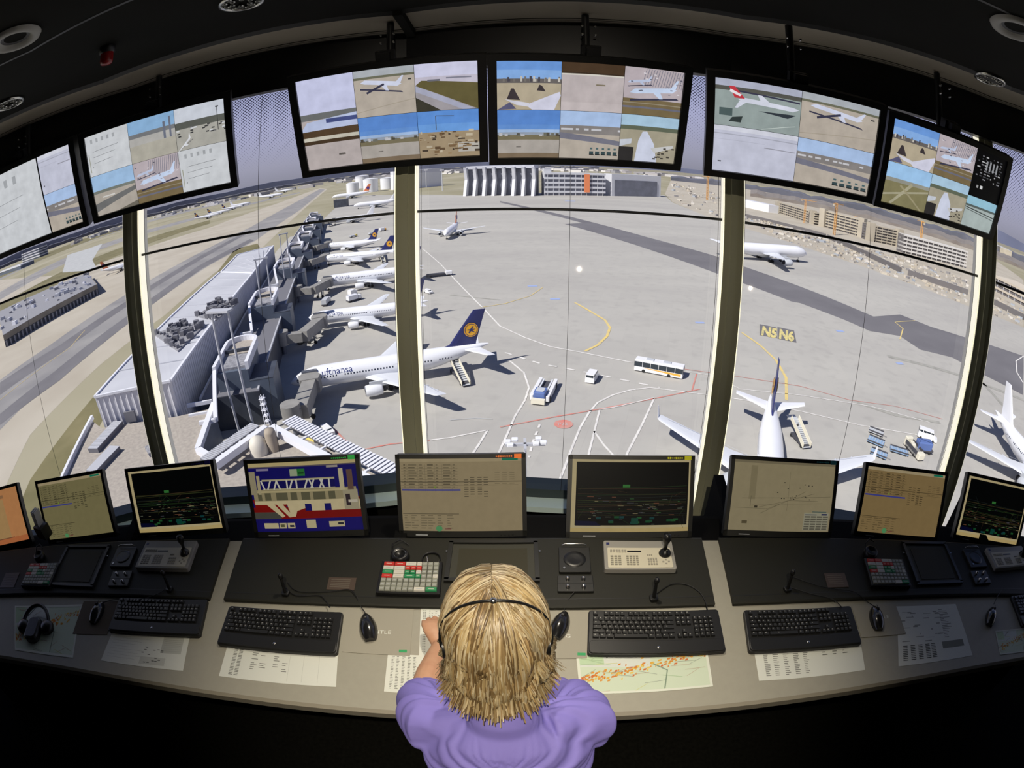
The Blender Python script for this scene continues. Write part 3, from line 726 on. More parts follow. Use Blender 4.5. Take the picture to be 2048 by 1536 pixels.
pxbeam(t, o, [(375, 815), (425, 806)], 10.1, .5, .9, m_par, 'parapet'); pxbeam(t, o, [(378, 833), (428, 824)], 10.1, .5, .5, m_par, 'parapet')
for l_, r_ in (((188, 905), (238, 850)), ((185, 950), (232, 900))):
    w = MB(); A = G(*l_, 10.2) - o; B = G(*r_, 10.2) - o; w.beam(Vector((A.x, A.y, 10.1)), Vector((B.x, B.y, 10.1)), 3.4, 1.0)
    wo = part(w, 'roof_grille', m_slatd, t); s = MB()
    for k in range(22):
        p = A.lerp(B, (k + .5) / 22); d = (B - A).normalized(); s.box((p.x, p.y, 11.16), (.45, 3.3, .14), 0, None, None, math.atan2(d.y, d.x))
    part(s, 'slats', m_slat, wo)
for px_ in ((300, 905), (262, 960), (395, 700), (640, 905)):
    p = G(*px_, 10.1) - o; w = MB(); w.box((p.x, p.y, 10.5), (1.2, 4, .8), 0, None, None, .9); part(w, 'roof_vent', m_plant, t)
# dome and cabinet standing on the terrace
p = G(520, 905, 10.1); t2 = thing('roof_dome', 'whitish dome unit with a brown cabinet on the gravel terrace', 'equipment', (p.x, p.y, GZ + 10.1))
b = MB(); b.lathe([(1.9, 0), (1.9, 1.0), (1.75, 2.0), (1.2, 2.9), (.5, 3.3), (.02, 3.4)], 16); part(b, 'dome', mat('dome_cream', (.62, .58, .5), .6), t2)
b = MB(); b.lathe([(1.1, 0), (1.1, 3.6), (.9, 4.2), (.02, 4.3)], 12, 0, None, Matrix.Translation((2.6, 1.0, 0))); part(b, 'cabinet', mat('cabinet_brown', (.33, .28, .22), .7), t2)
# V shaped walkway with slatted canopies
def walkway(label, A, B, wdt, side, m, n, slw, off):
    a = G(*A, 13); b_ = G(*B, 13); o = Vector((a.x, a.y, GZ)); t = thing('walkway', label, 'walkway', tuple(o))
    d = (b_ - a); L = d.length; d.normalize(); q = Vector((-d.y, d.x, 0)) * side
    w = MB(); w.beam(Vector((0, 0, 11.7)), d * L + Vector((0, 0, 11.7)), 1.35, 1.3); part(w, 'parapet', m_par, t)
    w = MB(); c0 = q * off; w.beam(c0 + Vector((0, 0, 12.3)), c0 + d * L + Vector((0, 0, 12.3)), wdt, .2); part(w, 'canopy_deck', m_slatd, t)
    for k in range(n):
        w = MB(); p = c0 + d * (L * (k + .5) / n); w.box((p.x, p.y, 12.6), (L / n * slw, wdt, .16), 0, None, None, math.atan2(d.y, d.x)); part(w, 'canopy_slat', m, t)
    for k in range(0, 6):
        w = MB(); p = c0 * .5 + d * (L * (k + .5) / 6); w.box((p.x, p.y, 12.3), (.4, off, .3), 0, None, None, math.atan2(d.y, d.x)); part(w, 'cross_beam', m_par, t)
    return t
walkway('left arm of the V shaped walkway, dark slatted canopy beside white parapet', (427, 925), (531, 851), 2.6, 1, m_slat, 26, .55, 3.2)
walkway('right arm of the V shaped walkway, pale slatted canopy running behind the desk monitors', (543, 850), (795, 984), 3.1, 1, m_par, 40, .62, 3.9)
# little mast where the arms meet
p = G(537, 850, 10.1); t2 = thing('lattice_mast', 'small white lattice mast at the tip of the V shaped walkway', 'mast', (p.x, p.y, GZ + 10.1))
b = MB(); 
for dx, dy in ((-.5, -.5), (.5, -.5), (.5, .5), (-.5, .5)): b.cyl((dx, dy, 0), (dx * .6, dy * .6, 6.5), .09, n=6)
part(b, 'frame', m_par, t2)
for k in range(5): 
    b = MB(); z = 1 + k * 1.2; b.box((0, 0, z), (1.1, 1.1, .1)); part(b, 'platform', m_par, t2)
# gate towers along the pier
SC0 = [Vector((-69.5, 107, 0)), Vector((-89, 163, 0)), Vector((-110, 228, 0)), Vector((-130, 288, 0)), Vector((-147, 344, 0)), Vector((-167, 400, 0)), Vector((-189, 462, 0)), Vector((-214, 532, 0))]
ang = math.atan2(PE.y, PE.x)
# long concourse
c0 = Vector((-66.5, 94, 0)); c1 = Vector((-236, 590, 0)); t = thing('pier_concourse', 'long dark pier building with a row of gate towers that have curved white parapets', 'building', (c0.x, c0.y, GZ))
d_ = (c1 - c0)
b = MB(); n_ = Vector((d_.y, -d_.x, 0)).normalized() * 8
b.prism([(v.x, v.y) for v in (Vector((0, 0, 0)) + n_, d_ + n_, d_ - n_, Vector((0, 0, 0)) - n_)], 0, 8.8); part(b, 'wall', m_facade, t)
b = MB(); b.prism([(v.x, v.y) for v in (n_, d_ + n_, d_ - n_, -n_)], 8.8, 9.0); part(b, 'roof', m_slatd, t)
for s in (1, -1):
    b = MB(); b.beam(n_ * s * .97 + Vector((0, 0, 9)), d_ + n_ * s * .97 + Vector((0, 0, 9)), .5, .5); part(b, 'roof_edge', m_slat, t)
PIER = t
names = ['first', 'second', 'third', 'fourth', 'fifth', 'sixth', 'seventh', 'eighth']
def gate(i, c):
    t = empty('gate_tower', (c.x - PIER.location.x, c.y - PIER.location.y, 0), ang); t.parent = PIER
    hw, hl, H_ = 4.3, 11.0, 16.0
    P = [(-hl, -hw)]+ [(hl - hw * .9 + hw * .9 * math.cos(rad(a)), hw * math.sin(rad(a))) for a in range(-90, 91, 15)] + [(-hl, hw)]
    b = MB(); b.prism([(x * .98, y * .98) for x, y in P], 0, H_ - 2.2); part(b, 'wall', m_facade2, t)
    b = MB(); b.prism([(x * .97, y * .97) for x, y in P[1:-1]] + [(0, hw * .97), (0, -hw * .97)], H_ - 2.2, H_ - 1.6); part(b, 'roof', m_grav, t)
    w = MB()
    for (x0, y0), (x1, y1) in zip(P[:-1], P[1:]): w.beam((x0, y0, H_ - 2.2), (x1, y1, H_ - 2.2), .9, 2.0)
    part(w, 'parapet', m_par, t)
    w = MB(); w.box((1.5, 0, H_ - 1.1), (.7, hw * 2, .7)); part(w, 'cross_beam', m_facade, t)
    w = MB(); w.box((-5, 0, H_ - 2.0), (9, hw * 1.7, .8)); part(w, 'roof_plant', m_plant, t)
    # lower annex towards the aircraft and its dark box
    w = MB(); w.box((-6, -hw - 3.0, 5.4), (11, 6, 10.8)); part(w, 'annex', m_facade2, t)
    w = MB(); w.box((-6, -hw - 3.0, 10.9), (11, 6, .25)); part(w, 'annex_roof', m_facade, t)
    # sloping handrail down to the next gate
    w = MB(); w.beam((-hl, hw, H_ - 2), (-hl - 18, hw - 3, 10.2), .9, 1.0); part(w, 'ramp_rail', m_par, t)
    w = MB(); w.beam((-hl - 18, hw - 3, 10.2), (-hl - 18, hw + 1, 10.2), .8, .8); part(w, 'ramp_rail', m_par, t)
    return t
for i, c in enumerate(SC0): gate(i, c)
def portal(label, A, B, h, topw=1.0):
    t = thing('portal_frame', label, 'frame', (A.x, A.y, GZ)); d = B - A
    for p in (Vector((0, 0, 0)), Vector((d.x, d.y, 0))):
        b = MB(); b.cyl(p, p + Vector((0, 0, h)), .32, .26, n=8); part(b, 'post', m_slat, t)
    b = MB(); b.beam(Vector((0, 0, h)) - d * .15, Vector((d.x * 1.15, d.y * 1.15, h)), 2.2 * topw, .5); part(b, 'head_beam', m_slat, t)
A = G(449, 750, 16); B = G(482, 752, 16); A.z = B.z = 0
portal('tall grey portal frame standing over the first gate tower', A, B, hgt(A, 425, 624))
A = G(522, 600, 16); B = G(543, 596, 16); A.z = B.z = 0
portal('grey portal frame standing over the second gate tower', A, B, hgt(A, 515, 520), .6)
A = G(567, 540, 14); B = G(581, 537, 14); A.z = B.z = 0
portal('thin portal frame standing over the third gate tower', A, B, hgt(A, 561, 470), .4)
# jet bridges to the aircraft
def jet(label, a, nose, hdg, sc=1.0, far=False):
    # door position on the near side of the fuselage
    d = Vector((math.cos(hdg), math.sin(hdg), 0)); side = Vector((d.y, -d.x, 0))
    door = Vector((nose[0], nose[1], 0)) + d * 5.7 * sc + side * 3.2 * sc
    t = thing('jet_bridge', label, 'jet bridge', (door.x, door.y, GZ)); A = Vector((a.x - door.x, a.y - door.y, 0)); mid = A.lerp(side * 9, .45); mid = A * .45 + side * 9
    b = MB(); b.cyl((A.x, A.y, 3.2), (A.x, A.y, 7.8), 2.4, n=14); part(b, 'rotunda', m_bridge, t)
    b = MB(); b.cyl((A.x, A.y, 0), (A.x, A.y, 3.3), .7, n=10); part(b, 'column', m_bridged, t)
    e = side * 2.6
    b = MB(); b.beam((A.x, A.y, 3.8), (mid.x, mid.y, 3.6), 3.0, 3.0); part(b, 'tunnel', m_bridge, t)
    b = MB(); b.beam((mid.x, mid.y, 3.3), (e.x, e.y, 3.3), 3.5, 3.5); part(b, 'tunnel', m_bridge, t)
    b = MB()
    cab = [(-2.4, -2.2), (2.4, -2.2), (2.9, 0.4), (1.9, 2.4), (-1.9, 2.4), (-2.9, .4)]
    R = Matrix.Rotation(math.atan2(-side.y, -side.x) - PI / 2, 4, 'Z') 
    b.prism(cab, 3.0, 7.0, 0, None, Matrix.Translation((side.x * .9, side.y * .9, 0)) @ R); part(b, 'cab', m_bridge, t)
    b = MB()
    for k in range(5): b.box((0, 2.2 + k * .24, 5.2), (4.2 - .12 * (k % 2), .16, 4.4 - .1 * (k % 2)), 0, None, Matrix.Translation((side.x * .9, side.y * .9, 0)) @ R)
    part(b, 'canopy', m_bridged, t)
    g = mid.lerp(e, .45)
    b = MB(); b.cyl((g.x - .9, g.y, .7), (g.x - .9, g.y, 3.6), .25, n=8); b.cyl((g.x + .9, g.y, .7), (g.x + .9, g.y, 3.6), .25, n=8); part(b, 'lift_leg', m_bridged, t)
    for s in (-1, 1):
        b = MB(); b.cyl((g.x + s * 1.2, g.y - .25, .6), (g.x + s * 1.2, g.y + .25, .6), .6, n=12); part(b, 'bogie_wheel', m_tyre, t)
    b = MB(); 
    for k in range(9): b.box((e.x + side.x * 2 + d.x * (-2.2), e.y + side.y * 2 - 2.2 * d.y, .5 + k * .42), (.9, .9, .08), 0, None, None, k * .12)
    part(b, 'service_stair', m_bridged, t)
ND = [((-57.3, 110.8), 18.7, 1.0), ((-73.2, 162.3), 20.5, .93), ((-92.0, 223.6), 15.5, .97), ((-117.5, 295.5), -1, .93), ((-135.5, 350.6), 4, .86), ((-194.8, 529.2), 14, .95)]
JA = [Vector((-49, 92, 0)), Vector((-74, 143, 0)), Vector((-95, 207, 0)), Vector((-122, 276, 0)), Vector((-142, 334, 0)), Vector((-196, 512, 0))]
for i, ((nz, hd, sc), a) in enumerate(zip(ND, JA)): jet('grey jet bridge docked at the nose of the %s airliner along the pier' % ['nearest', 'second', 'third', 'fourth', 'fifth', 'sixth'][i], a, nz, rad(hd), sc)
# ---------------------------------------------------------------- terminal building on the far left with roof equipment
def leftblock(label, px, tops, mw, mr, equip):
    P = [G(x, y) for x, y in px]; o = P[0].copy(); h = hgt(P[0], *tops)
    t = thing('terminal_building', label, 'building', tuple(o)); L = [(p.x - o.x, p.y - o.y) for p in P]
    b = MB(); b.prism(L, 0, h * .55); part(b, 'lower_floor', m_facade, t)
    b = MB(); b.prism(L, h * .5, h); part(b, 'wall', mw, t)
    b = MB(); b.prism([(x * .99, y * .99) for x, y in L], h, h + .2); part(b, 'roof', mr, t)
    rnd = random.Random(5)
    for i in range(equip):
        u, v = rnd.random(), rnd.uniform(.1, .9); A, B, C, D = [Vector((*q, 0)) for q in L[:4]]
        p = A.lerp(B, u).lerp(D.lerp(C, u), v); b = MB(); s = rnd.uniform(1.5, 5)
        b.box((p.x, p.y, h + s * .3), (s, s * rnd.uniform(.5, 1.4), s * .6), 0, None, None, rnd.random()); part(b, 'roof_unit', [m_plant, m_slat, m_par][i % 3], t)
    n = 26
    A, B = Vector((*L[0], 0)), Vector((*L[1], 0))
    for k in range(n):
        p = A.lerp(B, (k + .5) / n); b = MB(); b.box((p.x + .5, p.y - .8, h * .27), (1.4, 1.4, h * .5)); part(b, 'pillar', mr, t)
    return t
leftblock('low brown terminal block with cluttered roof, far left window', [(12, 695), (198, 588), (178, 560), (0, 640)], (12, 668), mat('brown_facade', (.30, .27, .22), .8, 0, .3, .1), m_plant, 60)
wh = G(0, 552); t = thing('warehouse', 'long white roofed warehouse at the left edge near the horizon', 'building', tuple(wh))
e_ = G(42, 538) - wh; b = MB(); dp = Vector((-e_.y, e_.x, 0)).normalized() * 70; b.prism([(-60, 0 - 60 * e_.y / e_.x), (e_.x, e_.y), (e_.x + dp.x, e_.y + dp.y), (-60 + dp.x, dp.y)], 0, 13); part(b, 'wall', m_facade2, t)
b = MB(); b.prism([(-62, -60 * e_.y / e_.x - 2), (e_.x + 2, e_.y), (e_.x + dp.x, e_.y + dp.y), (-60 + dp.x, dp.y)], 13, 17); part(b, 'roof', m_wht, t)
def simple_building(name, label, px0, px1, depth, top, mw, mr, parent=None, bands=0, mb=None, cat='building', frame_every=0):
    A = G(*px0); B = G(*px1); o = A.copy(); h = hgt(A, *top); d = B - A; n = Vector((d.y, -d.x, 0)).normalized()
    if n.dot(A) < 0: n = -n
    t = thing(name, label, cat, tuple(o)); q = n * depth
    L = [(0, 0), (d.x, d.y), (d.x + q.x, d.y + q.y), (q.x, q.y)]
    if not bands:
        b = MB(); b.prism(L, 0, h); part(b, 'wall', mw, t); b = MB(); b.prism(L, h, h + h * .04); part(b, 'roof', mr, t)
    else:
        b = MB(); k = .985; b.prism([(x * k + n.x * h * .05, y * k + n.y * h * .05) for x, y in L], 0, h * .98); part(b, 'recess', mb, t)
        for i in range(bands):
            b = MB(); z = h * (i + 1) / bands; b.prism(L, z - h / bands * .42, z); part(b, 'floor_slab', mw, t)
        nc = int(d.length / 9)
        for i in range(min(nc, 24)):
            b = MB(); p = d * ((i + .5) / nc) + n * .4; b.box((p.x, p.y, h / 2), (.7, .7, h), 0, None, None, math.atan2(d.y, d.x)); part(b, 'column', mr, t)
    return t, h, d, n
simple_building('office_block', 'pale office block beyond the runways at far left', (45, 527), (80, 515), 60, (45, 508), m_shed, m_roofw, bands=4, mb=m_facade2)
# ---------------------------------------------------------------- hangars under the wall monitors
m_hang = mat('hangar_white', (.62, .63, .66), .6, 0, .06, .05); m_hangd = mat('hangar_door_grey', (.20, .21, .25), .6, 0, .3, .08)
A = G(936, 391); B = G(1070, 391); d = B - A; h = hgt(A, 936, 334); n = Vector((-d.y, d.x, 0)).normalized()
t = thing('hangar', 'hangar with tall white sloping buttresses between dark doors', 'building', tuple(A))
b = MB(); q = n * 25; b.prism([(0, 0), (d.x, d.y), (d.x + q.x, d.y + q.y), (q.x, q.y)], 0, h * .92); part(b, 'door_wall', m_hangd, t)
b = MB(); b.prism([(-n.x * 6, -n.y * 6), (d.x - n.x * 6, d.y - n.y * 6), (d.x + q.x, d.y + q.y), (q.x, q.y)], h * .92, h * 1.02); part(b, 'roof', m_hang, t)
for i in range(8):
    p = d * (i / 7); b = MB(); dd = d.normalized(); w_ = 5.0
    P = [(-22, 0), (-14, 0), (-3, h * .55), (-6, h), (0, h), (0, 0)]
    vs = []
    for s in (-1, 1):
        for (r, z) in ((-20, 0), (-9, 0), (-3, h * .5), (-9, h * .98), (-16, h * .98), (-11, h * .55)): vs.append(p + n * (r + 4) + dd * s * w_ * .5 + Vector((0, 0, z)))
    fs = [(0, 1, 2, 3, 4, 5), (11, 10, 9, 8, 7, 6)] + [(k, (k + 1) % 6, 6 + (k + 1) % 6, 6 + k) for k in range(6)]
    b.add(vs, fs); part(b, 'buttress', m_hang, t)
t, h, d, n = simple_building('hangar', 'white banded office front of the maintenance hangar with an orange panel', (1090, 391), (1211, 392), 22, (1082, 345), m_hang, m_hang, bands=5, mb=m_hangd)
b = MB(); p = d * .68 - n * 2; b.box((p.x, p.y, h * .55), (9, 1, h * .8), 0, None, None, math.atan2(d.y, d.x)); part(b, 'orange_panel', m_orange, t)
b = MB(); b.box((d.x * .05 + n.x * 8, d.y * .05 + n.y * 8, h * .6), (12, 12, h * 1.2), 0, None, None, math.atan2(d.y, d.x)); part(b, 'stair_tower', m_hang, t)
t, h, d, n = simple_building('hangar', 'white framed hangar with one wide dark grey door', (1223, 392), (1321, 394), 22, (1217, 349), m_hang, m_hang)
b = MB(); p = d * .48 - n * .6; b.box((p.x, p.y, h * .38), (d.length * .86, 1, h * .76), 0, None, None, math.atan2(d.y, d.x)); part(b, 'hangar_door', m_hangd, t)
# storage tanks and a white shed beyond the planes
for i, (x, y, r, tp_) in enumerate(((706, 386, 11, 366), (742, 384, 13, 358), (725, 376, 12, 352), (775, 378, 12, 356))):
    p = G(x, y); k = p.xy.length; R_ = k * r / 1015 * 1.15; h = hgt(p, x, tp_)
    t = thing('storage_tank', ['white round storage tank, leftmost of the four by the horizon', 'white round storage tank right of the leftmost one', 'white round storage tank behind the two front ones', 'white round storage tank nearest the window post'][i], 'tank', tuple(p))
    b = MB(); b.cyl((0, 0, 0), (0, 0, h), R_, n=28); part(b, 'shell', m_wht, t); b = MB(); b.lathe([(R_ * 1.02, h), (R_ * .6, h * 1.07), (.1, h * 1.1)], 28); part(b, 'lid', m_hang, t)
simple_building('warehouse', 'white blank warehouse right of the storage tanks', (782, 380), (812, 379), 120, (782, 345), m_wht, m_wht)
simple_building('jetty_building', 'small dark block at the end of the runway taxi lane', (668, 416), (694, 413), 16, (668, 401), m_facade, m_slatd)
for (x, y, tp_) in ((885, 382, 340), (853, 376, 340)):
    p = G(x, y); h = hgt(p, x, tp_); t = thing('light_mast', 'tall thin light mast %s of the buttressed hangar' % ('just left' if x == 885 else 'further left'), 'mast', tuple(p))
    b = MB(); b.cyl((0, 0, 0), (0, 0, h), 1.2, .6, n=6); part(b, 'pole', m_hang, t); b = MB(); b.box((0, 0, h), (9, 2, 3)); part(b, 'lamp_head', m_hang, t)
# ---------------------------------------------------------------- building site on the right
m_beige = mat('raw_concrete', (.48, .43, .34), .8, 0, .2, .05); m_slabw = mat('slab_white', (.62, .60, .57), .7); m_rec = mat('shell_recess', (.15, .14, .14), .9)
m_crane = mat('crane_orange', (.62, .33, .10), .6)
for lb, a, c, tp_, bn, mw in (('four storey building shell nearest the middle window post', (1552, 424), (1628, 449), (1552, 403), 5, m_beige), ('long building shell with beige stair towers', (1640, 452), (1727, 476), (1640, 419), 6, m_beige),
                              ('building shell between the cranes with dark open floors', (1735, 481), (1799, 494), (1735, 447), 6, m_beige), ('white banded building shell by the right window post', (1806, 506), (1932, 537), (1806, 468), 5, m_slabw)):
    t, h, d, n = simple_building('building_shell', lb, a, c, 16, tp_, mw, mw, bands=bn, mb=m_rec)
    if mw is m_beige:
        for f in (.06, .95):
            b = MB(); p = d * f; b.box((p.x, p.y, h * .55), (10, 10, h * 1.12), 0, None, None, math.atan2(d.y, d.x)); part(b, 'stair_tower', m_beige, t)
simple_building('warehouse', 'long low white warehouse left of the building shells', (1478, 412), (1537, 425), 25, (1478, 398), m_wht, m_wht)
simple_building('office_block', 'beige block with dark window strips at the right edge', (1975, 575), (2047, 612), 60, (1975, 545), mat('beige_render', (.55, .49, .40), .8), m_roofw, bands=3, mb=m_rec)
simple_building('office_block', 'pale block on the skyline just right of the right window post', (1978, 495), (2000, 506), 60, (1978, 484), m_beige, m_roofw)
for i, (x, y, tp_, jb) in enumerate(((1608, 446, 398, 1), (1668, 470, 405, -1), (1838, 508, 440, 1), (1414, 400, 352, -1), (1722, 470, 435, 1))):
    p = G(x, y); h = hgt(p, x, tp_)
    t = thing('tower_crane', 'orange tower crane, ' + ['left of the long building shell', 'right of the first crane over the long shell', 'in front of the white banded shell', 'just left of the middle window post', 'small one between the building shells'][i], 'crane', tuple(p), rad(30 * i))
    w_ = h * .03
    b = MB()
    for sx in (-1, 1):
        for sy in (-1, 1): b.beam((sx * w_, sy * w_, 0), (sx * w_ + .01, sy * w_, 0.01), w_ * .5, h)
    nl = 9
    for k in range(nl):
        for sx in (-1, 1): b.cyl((sx * w_, -w_, h * k / nl), (sx * w_, w_, h * (k + 1) / nl), w_ * .15, n=4); b.cyl((-w_, sx * w_, h * k / nl), (w_, sx * w_, h * (k + 1) / nl), w_ * .15, n=4)
    part(b, 'tower', m_crane, t)
    b = MB(); b.beam((-h * .22, 0, h * .96), (h * .6 * 1, 0, h * .96), w_ * .8, w_ * .7); part(b, 'jib', m_crane, t)
    b = MB(); b.box((-h * .2, 0, h * .93), (h * .06, w_ * 2, h * .05)); part(b, 'counterweight', m_beige, t)
rnd = random.Random(11); b = MB(); cols = [(.5, .45, .38), (.36, .33, .29), (.6, .57, .52), (.26, .25, .25), (.45, .40, .32), (.40, .38, .35), (.52, .47, .38), (.55, .52, .47), (.35, .38, .42)]
m_attr = attr_mat('mixed_debris', 0, .8)
zone = [((1345, 365), (1466, 398), (1480, 455), (1345, 402)), ((1480, 430), (1640, 470), (1800, 560), (1560, 480)), ((1640, 470), (1935, 560), (1935, 612), (1740, 540)), ((1960, 580), (2047, 620), (2047, 655), (1965, 625))]
for zi, z in enumerate(zone):
    A, B, C, D = [G(*q) for q in z]
    for k in range((130, 300, 330, 90)[zi]):
        u, v = rnd.random(), rnd.random(); p = A.lerp(B, u).lerp(D.lerp(C, u), v); s = rnd.uniform(.5, 2.4) * (p.xy.length / 330) ** .7
        b.box((p.x, p.y, GZ + s * .3), (s * rnd.uniform(.6, 2.2), s * rnd.uniform(.6, 1.4), s * .6), 0, rnd.choice(cols), None, rnd.random() * 3)
tag(b.build('site_clutter', m_attr), 'scattered sheds, vehicles and material of the building site beyond the taxiway', 'clutter', None, 'stuff')
# dark fence line along the site
b = MB()
for a, c in (((1480, 432), (1650, 475)), ((1655, 477), (1800, 545)), ((1815, 550), (1935, 590)), ((1965, 598), (2047, 640))): b.beam(G(*a), G(*c), 3, 4.5)
struct(b.build('site_fence', m_rec))
# small far town pieces beyond the runways
rnd = random.Random(21); b = MB()
for k in range(260):
    x = rnd.uniform(20, 1360); u = rnd.random()
    az = rad(-50 + 72 * rnd.random()); r = rnd.uniform(3000, 4100); p = Vector((r * math.sin(az), r * math.cos(az), GZ)); s = rnd.uniform(10, 45)
    b.box((p.x, p.y, GZ + s * .2), (s * 2, s, s * .4), 0, rnd.choice([(.6, .58, .56), (.42, .40, .40), (.32, .32, .34), (.7, .68, .66)]), None, rnd.random() * 3)
tag(b.build('distant_town', m_attr), 'tiny scattered buildings along the far horizon beyond the runways', 'town', None, 'stuff')
# ================================================================ vehicles on the apron
m_vw = mat('vehicle_white', (.80, .80, .80), .3, coat=.3); m_vg = mat('vehicle_glass', (.03, .04, .05), .12); m_vy = mat('vehicle_yellow', (.75, .60, .15), .5)
m_vo = mat('vehicle_orange', (.85, .42, .06), .5); m_vb = mat('vehicle_blue', (.10, .16, .38), .5); m_vd = mat('vehicle_dark', (.06, .06, .07), .6); m_cb = mat('cart_blue', (.28, .42, .62), .6, 0, .3, 2); m_cream = mat('vehicle_cream', (.72, .68, .55), .5)
def heading(a, b): A, B = G(*a), G(*b); return A, B, math.atan2(B.y - A.y, B.x - A.x)
def wheels(t, L, W, xs, r=.45):
    for x in xs:
        for s in (-1, 1):
            b = MB(); b.cyl((x, s * (W / 2 - .12) - .13, r), (x, s * (W / 2 - .12) + .13, r), r, n=14); part(b, 'wheel', m_tyre, t)
def profile(t, name, pts, W, m, inset=0.0):
    b = MB(); n = len(pts)
    vs = [(x, -W / 2 + (inset if z > 1.2 else 0), z) for x, z in pts] + [(x, W / 2 - (inset if z > 1.2 else 0), z) for x, z in pts]
    b.add(vs, [tuple(range(n)), tuple(range(2 * n - 1, n - 1, -1))] + [((i + 1) % n, i, n + i, n + (i + 1) % n) for i in range(n)]); return part(b, name, m, t)
def van(label, a, rz, L=5.2, W=2.0, H=2.1, cat='van', name='van', hood=1.0):
    t = thing(name, label, cat, (a.x, a.y, GZ), rz)
    profile(t, 'body', [(-L / 2, .35), (L / 2, .35), (L / 2, 1.0), (L / 2 - hood, 1.2), (L / 2 - hood - .7, H), (-L / 2 + .1, H), (-L / 2, 1.1)], W, m_vw, .12)
    for s in (-1, 1):
        for x0, x1 in ((-L / 2 + .25, -L / 2 + 1.3), (-L / 2 + 1.5, L / 2 - hood - 1.7), (L / 2 - hood - 1.5, L / 2 - hood - .6)):
            b = MB(); b.box(((x0 + x1) / 2, s * (W / 2 - .10), H - .48), (x1 - x0, .06, .55)); part(b, 'side_window', m_vg, t)
    b = MB(); b.add([(L / 2 - hood + .02, -W / 2 + .2, 1.25), (L / 2 - hood + .02, W / 2 - .2, 1.25), (L / 2 - hood - .62, W / 2 - .2, H - .08), (L / 2 - hood - .62, -W / 2 + .2, H - .08)], [(0, 1, 2, 3)]); part(b, 'windscreen', m_vg, t)
    b = MB(); b.box((-L / 2 + .03, 0, H - .5), (.1, W - .5, .6)); part(b, 'rear_window', m_vg, t)
    wheels(t, L, W, (-L * .32, L * .30), .36); return t
A, B, rz = heading((1176, 772), (1192, 748)); van('white van driving alone on the apron behind the apron tractor', (A + B) / 2, rz, 5.6, 2.4, 2.6)
A, B, rz = heading((1825, 868), (1880, 888)); van('white van with three dark side windows beside the cargo carts', (A + B) / 2, rz, 6.4, 2.3, 2.7)
A, B, rz = heading((645, 856), (668, 876)); van('small pale car parked by the walkway in the pier shade', (A + B) / 2, rz, 4.2, 1.8, 1.5, 'car', 'car')
A, B, rz = heading((846, 583), (868, 590)); van('small dark topped car beside the window post near the second airliner', (A + B) / 2, rz, 4.6, 1.9, 1.7, 'car', 'car')
# apron bus
A, B, rz = heading((1270, 738), (1366, 756)); L = (B - A).length; t = thing('apron_bus', 'white apron bus with orange stripe and dark windows', 'bus', tuple((A + B) / 2), rz)
W, H = 3.1, 3.5
b = MB(); b.rbox((0, 0, 1.95), (L, W, 3.1), .35, top=.25); part(b, 'body', m_vw, t)
for s in (-1, 1):
    n = 6
    for k in range(n):
        b = MB(); x = -L / 2 + L * (k + .5) / n; b.box((x, s * (W / 2 + .01), 2.35), (L / n - .12, .04, 1.4)); part(b, 'side_window', m_vg, t)
    b = MB(); b.add([(-L * .30, s * (W / 2 + .03), 1.42), (L * .42, s * (W / 2 + .03), .85), (L * .46, s * (W / 2 + .03), .85), (L * .46, s * (W / 2 + .03), 1.5), (-L * .30, s * (W / 2 + .03), 1.5)], [(0, 1, 2, 3, 4)]); part(b, 'orange_stripe', m_vo, t)
for s in (-1, 1):
    b = MB(); b.box((s * (L / 2 + .01), 0, 2.0), (.05, W - .5, 1.5)); part(b, 'windscreen', m_vg, t)
for x in (-L * .2, L * .15):
    b = MB(); b.rbox((x, 0, 3.6), (2.2, 1.6, .25), .2, top=.06); part(b, 'roof_unit', m_belly, t)
wheels(t, L, W, (-L * .30, L * .22), .5)
# pushback tractor
A, B, rz = heading((1075, 812), (1098, 768)); L = (B - A).length; t = thing('pushback_tractor', 'big low pushback tractor with blue cab glass and cream bumper', 'tractor', tuple((A + B) / 2), rz)
k = L / 10.0
for s in (-1, 1):
    b = MB(); b.rbox((.6 * k, s * 1.55 * k, .95 * k), (8.4 * k, .75 * k, 1.1 * k), .25 * k, top=.1); part(b, 'side_beam', m_vw, t)
    b = MB(); b.box((1.5 * k, s * .85 * k, 1.3 * k), (5.6 * k, .28 * k, .25 * k)); part(b, 'rail', m_wing, t)
b = MB(); b.box((.8 * k, 0, .6 * k), (7.4 * k, 2.5 * k, .5 * k)); part(b, 'deck', m_vd, t)
b = MB(); b.rbox((-2.6 * k, 0, 1.4 * k), (2.6 * k, 2.3 * k, 1.7 * k), .3 * k, top=.2); part(b, 'cab', m_vb, t)
b = MB(); b.rbox((-2.6 * k, 0, 2.3 * k), (1.6 * k, 1.6 * k, .15 * k), .3 * k); part(b, 'cab_roof', m_belly, t)
b = MB(); b.box((-4.6 * k, 0, .8 * k), (.8 * k, 2.6 * k, .9 * k)); part(b, 'bumper', m_cream, t)
b = MB(); b.box((.4 * k, 0, 1.1 * k), (.6 * k, 2.4 * k, .5 * k)); part(b, 'axle_cover', m_vd, t)
for x in (-2.7 * k, 3 * k):
    for s in (-1, 1):
        b = MB(); b.cyl((x, s * 1.75 * k - .3, .65 * k), (x, s * 1.75 * k + .3, .65 * k), .65 * k, n=16); part(b, 'wheel', m_tyre, t)
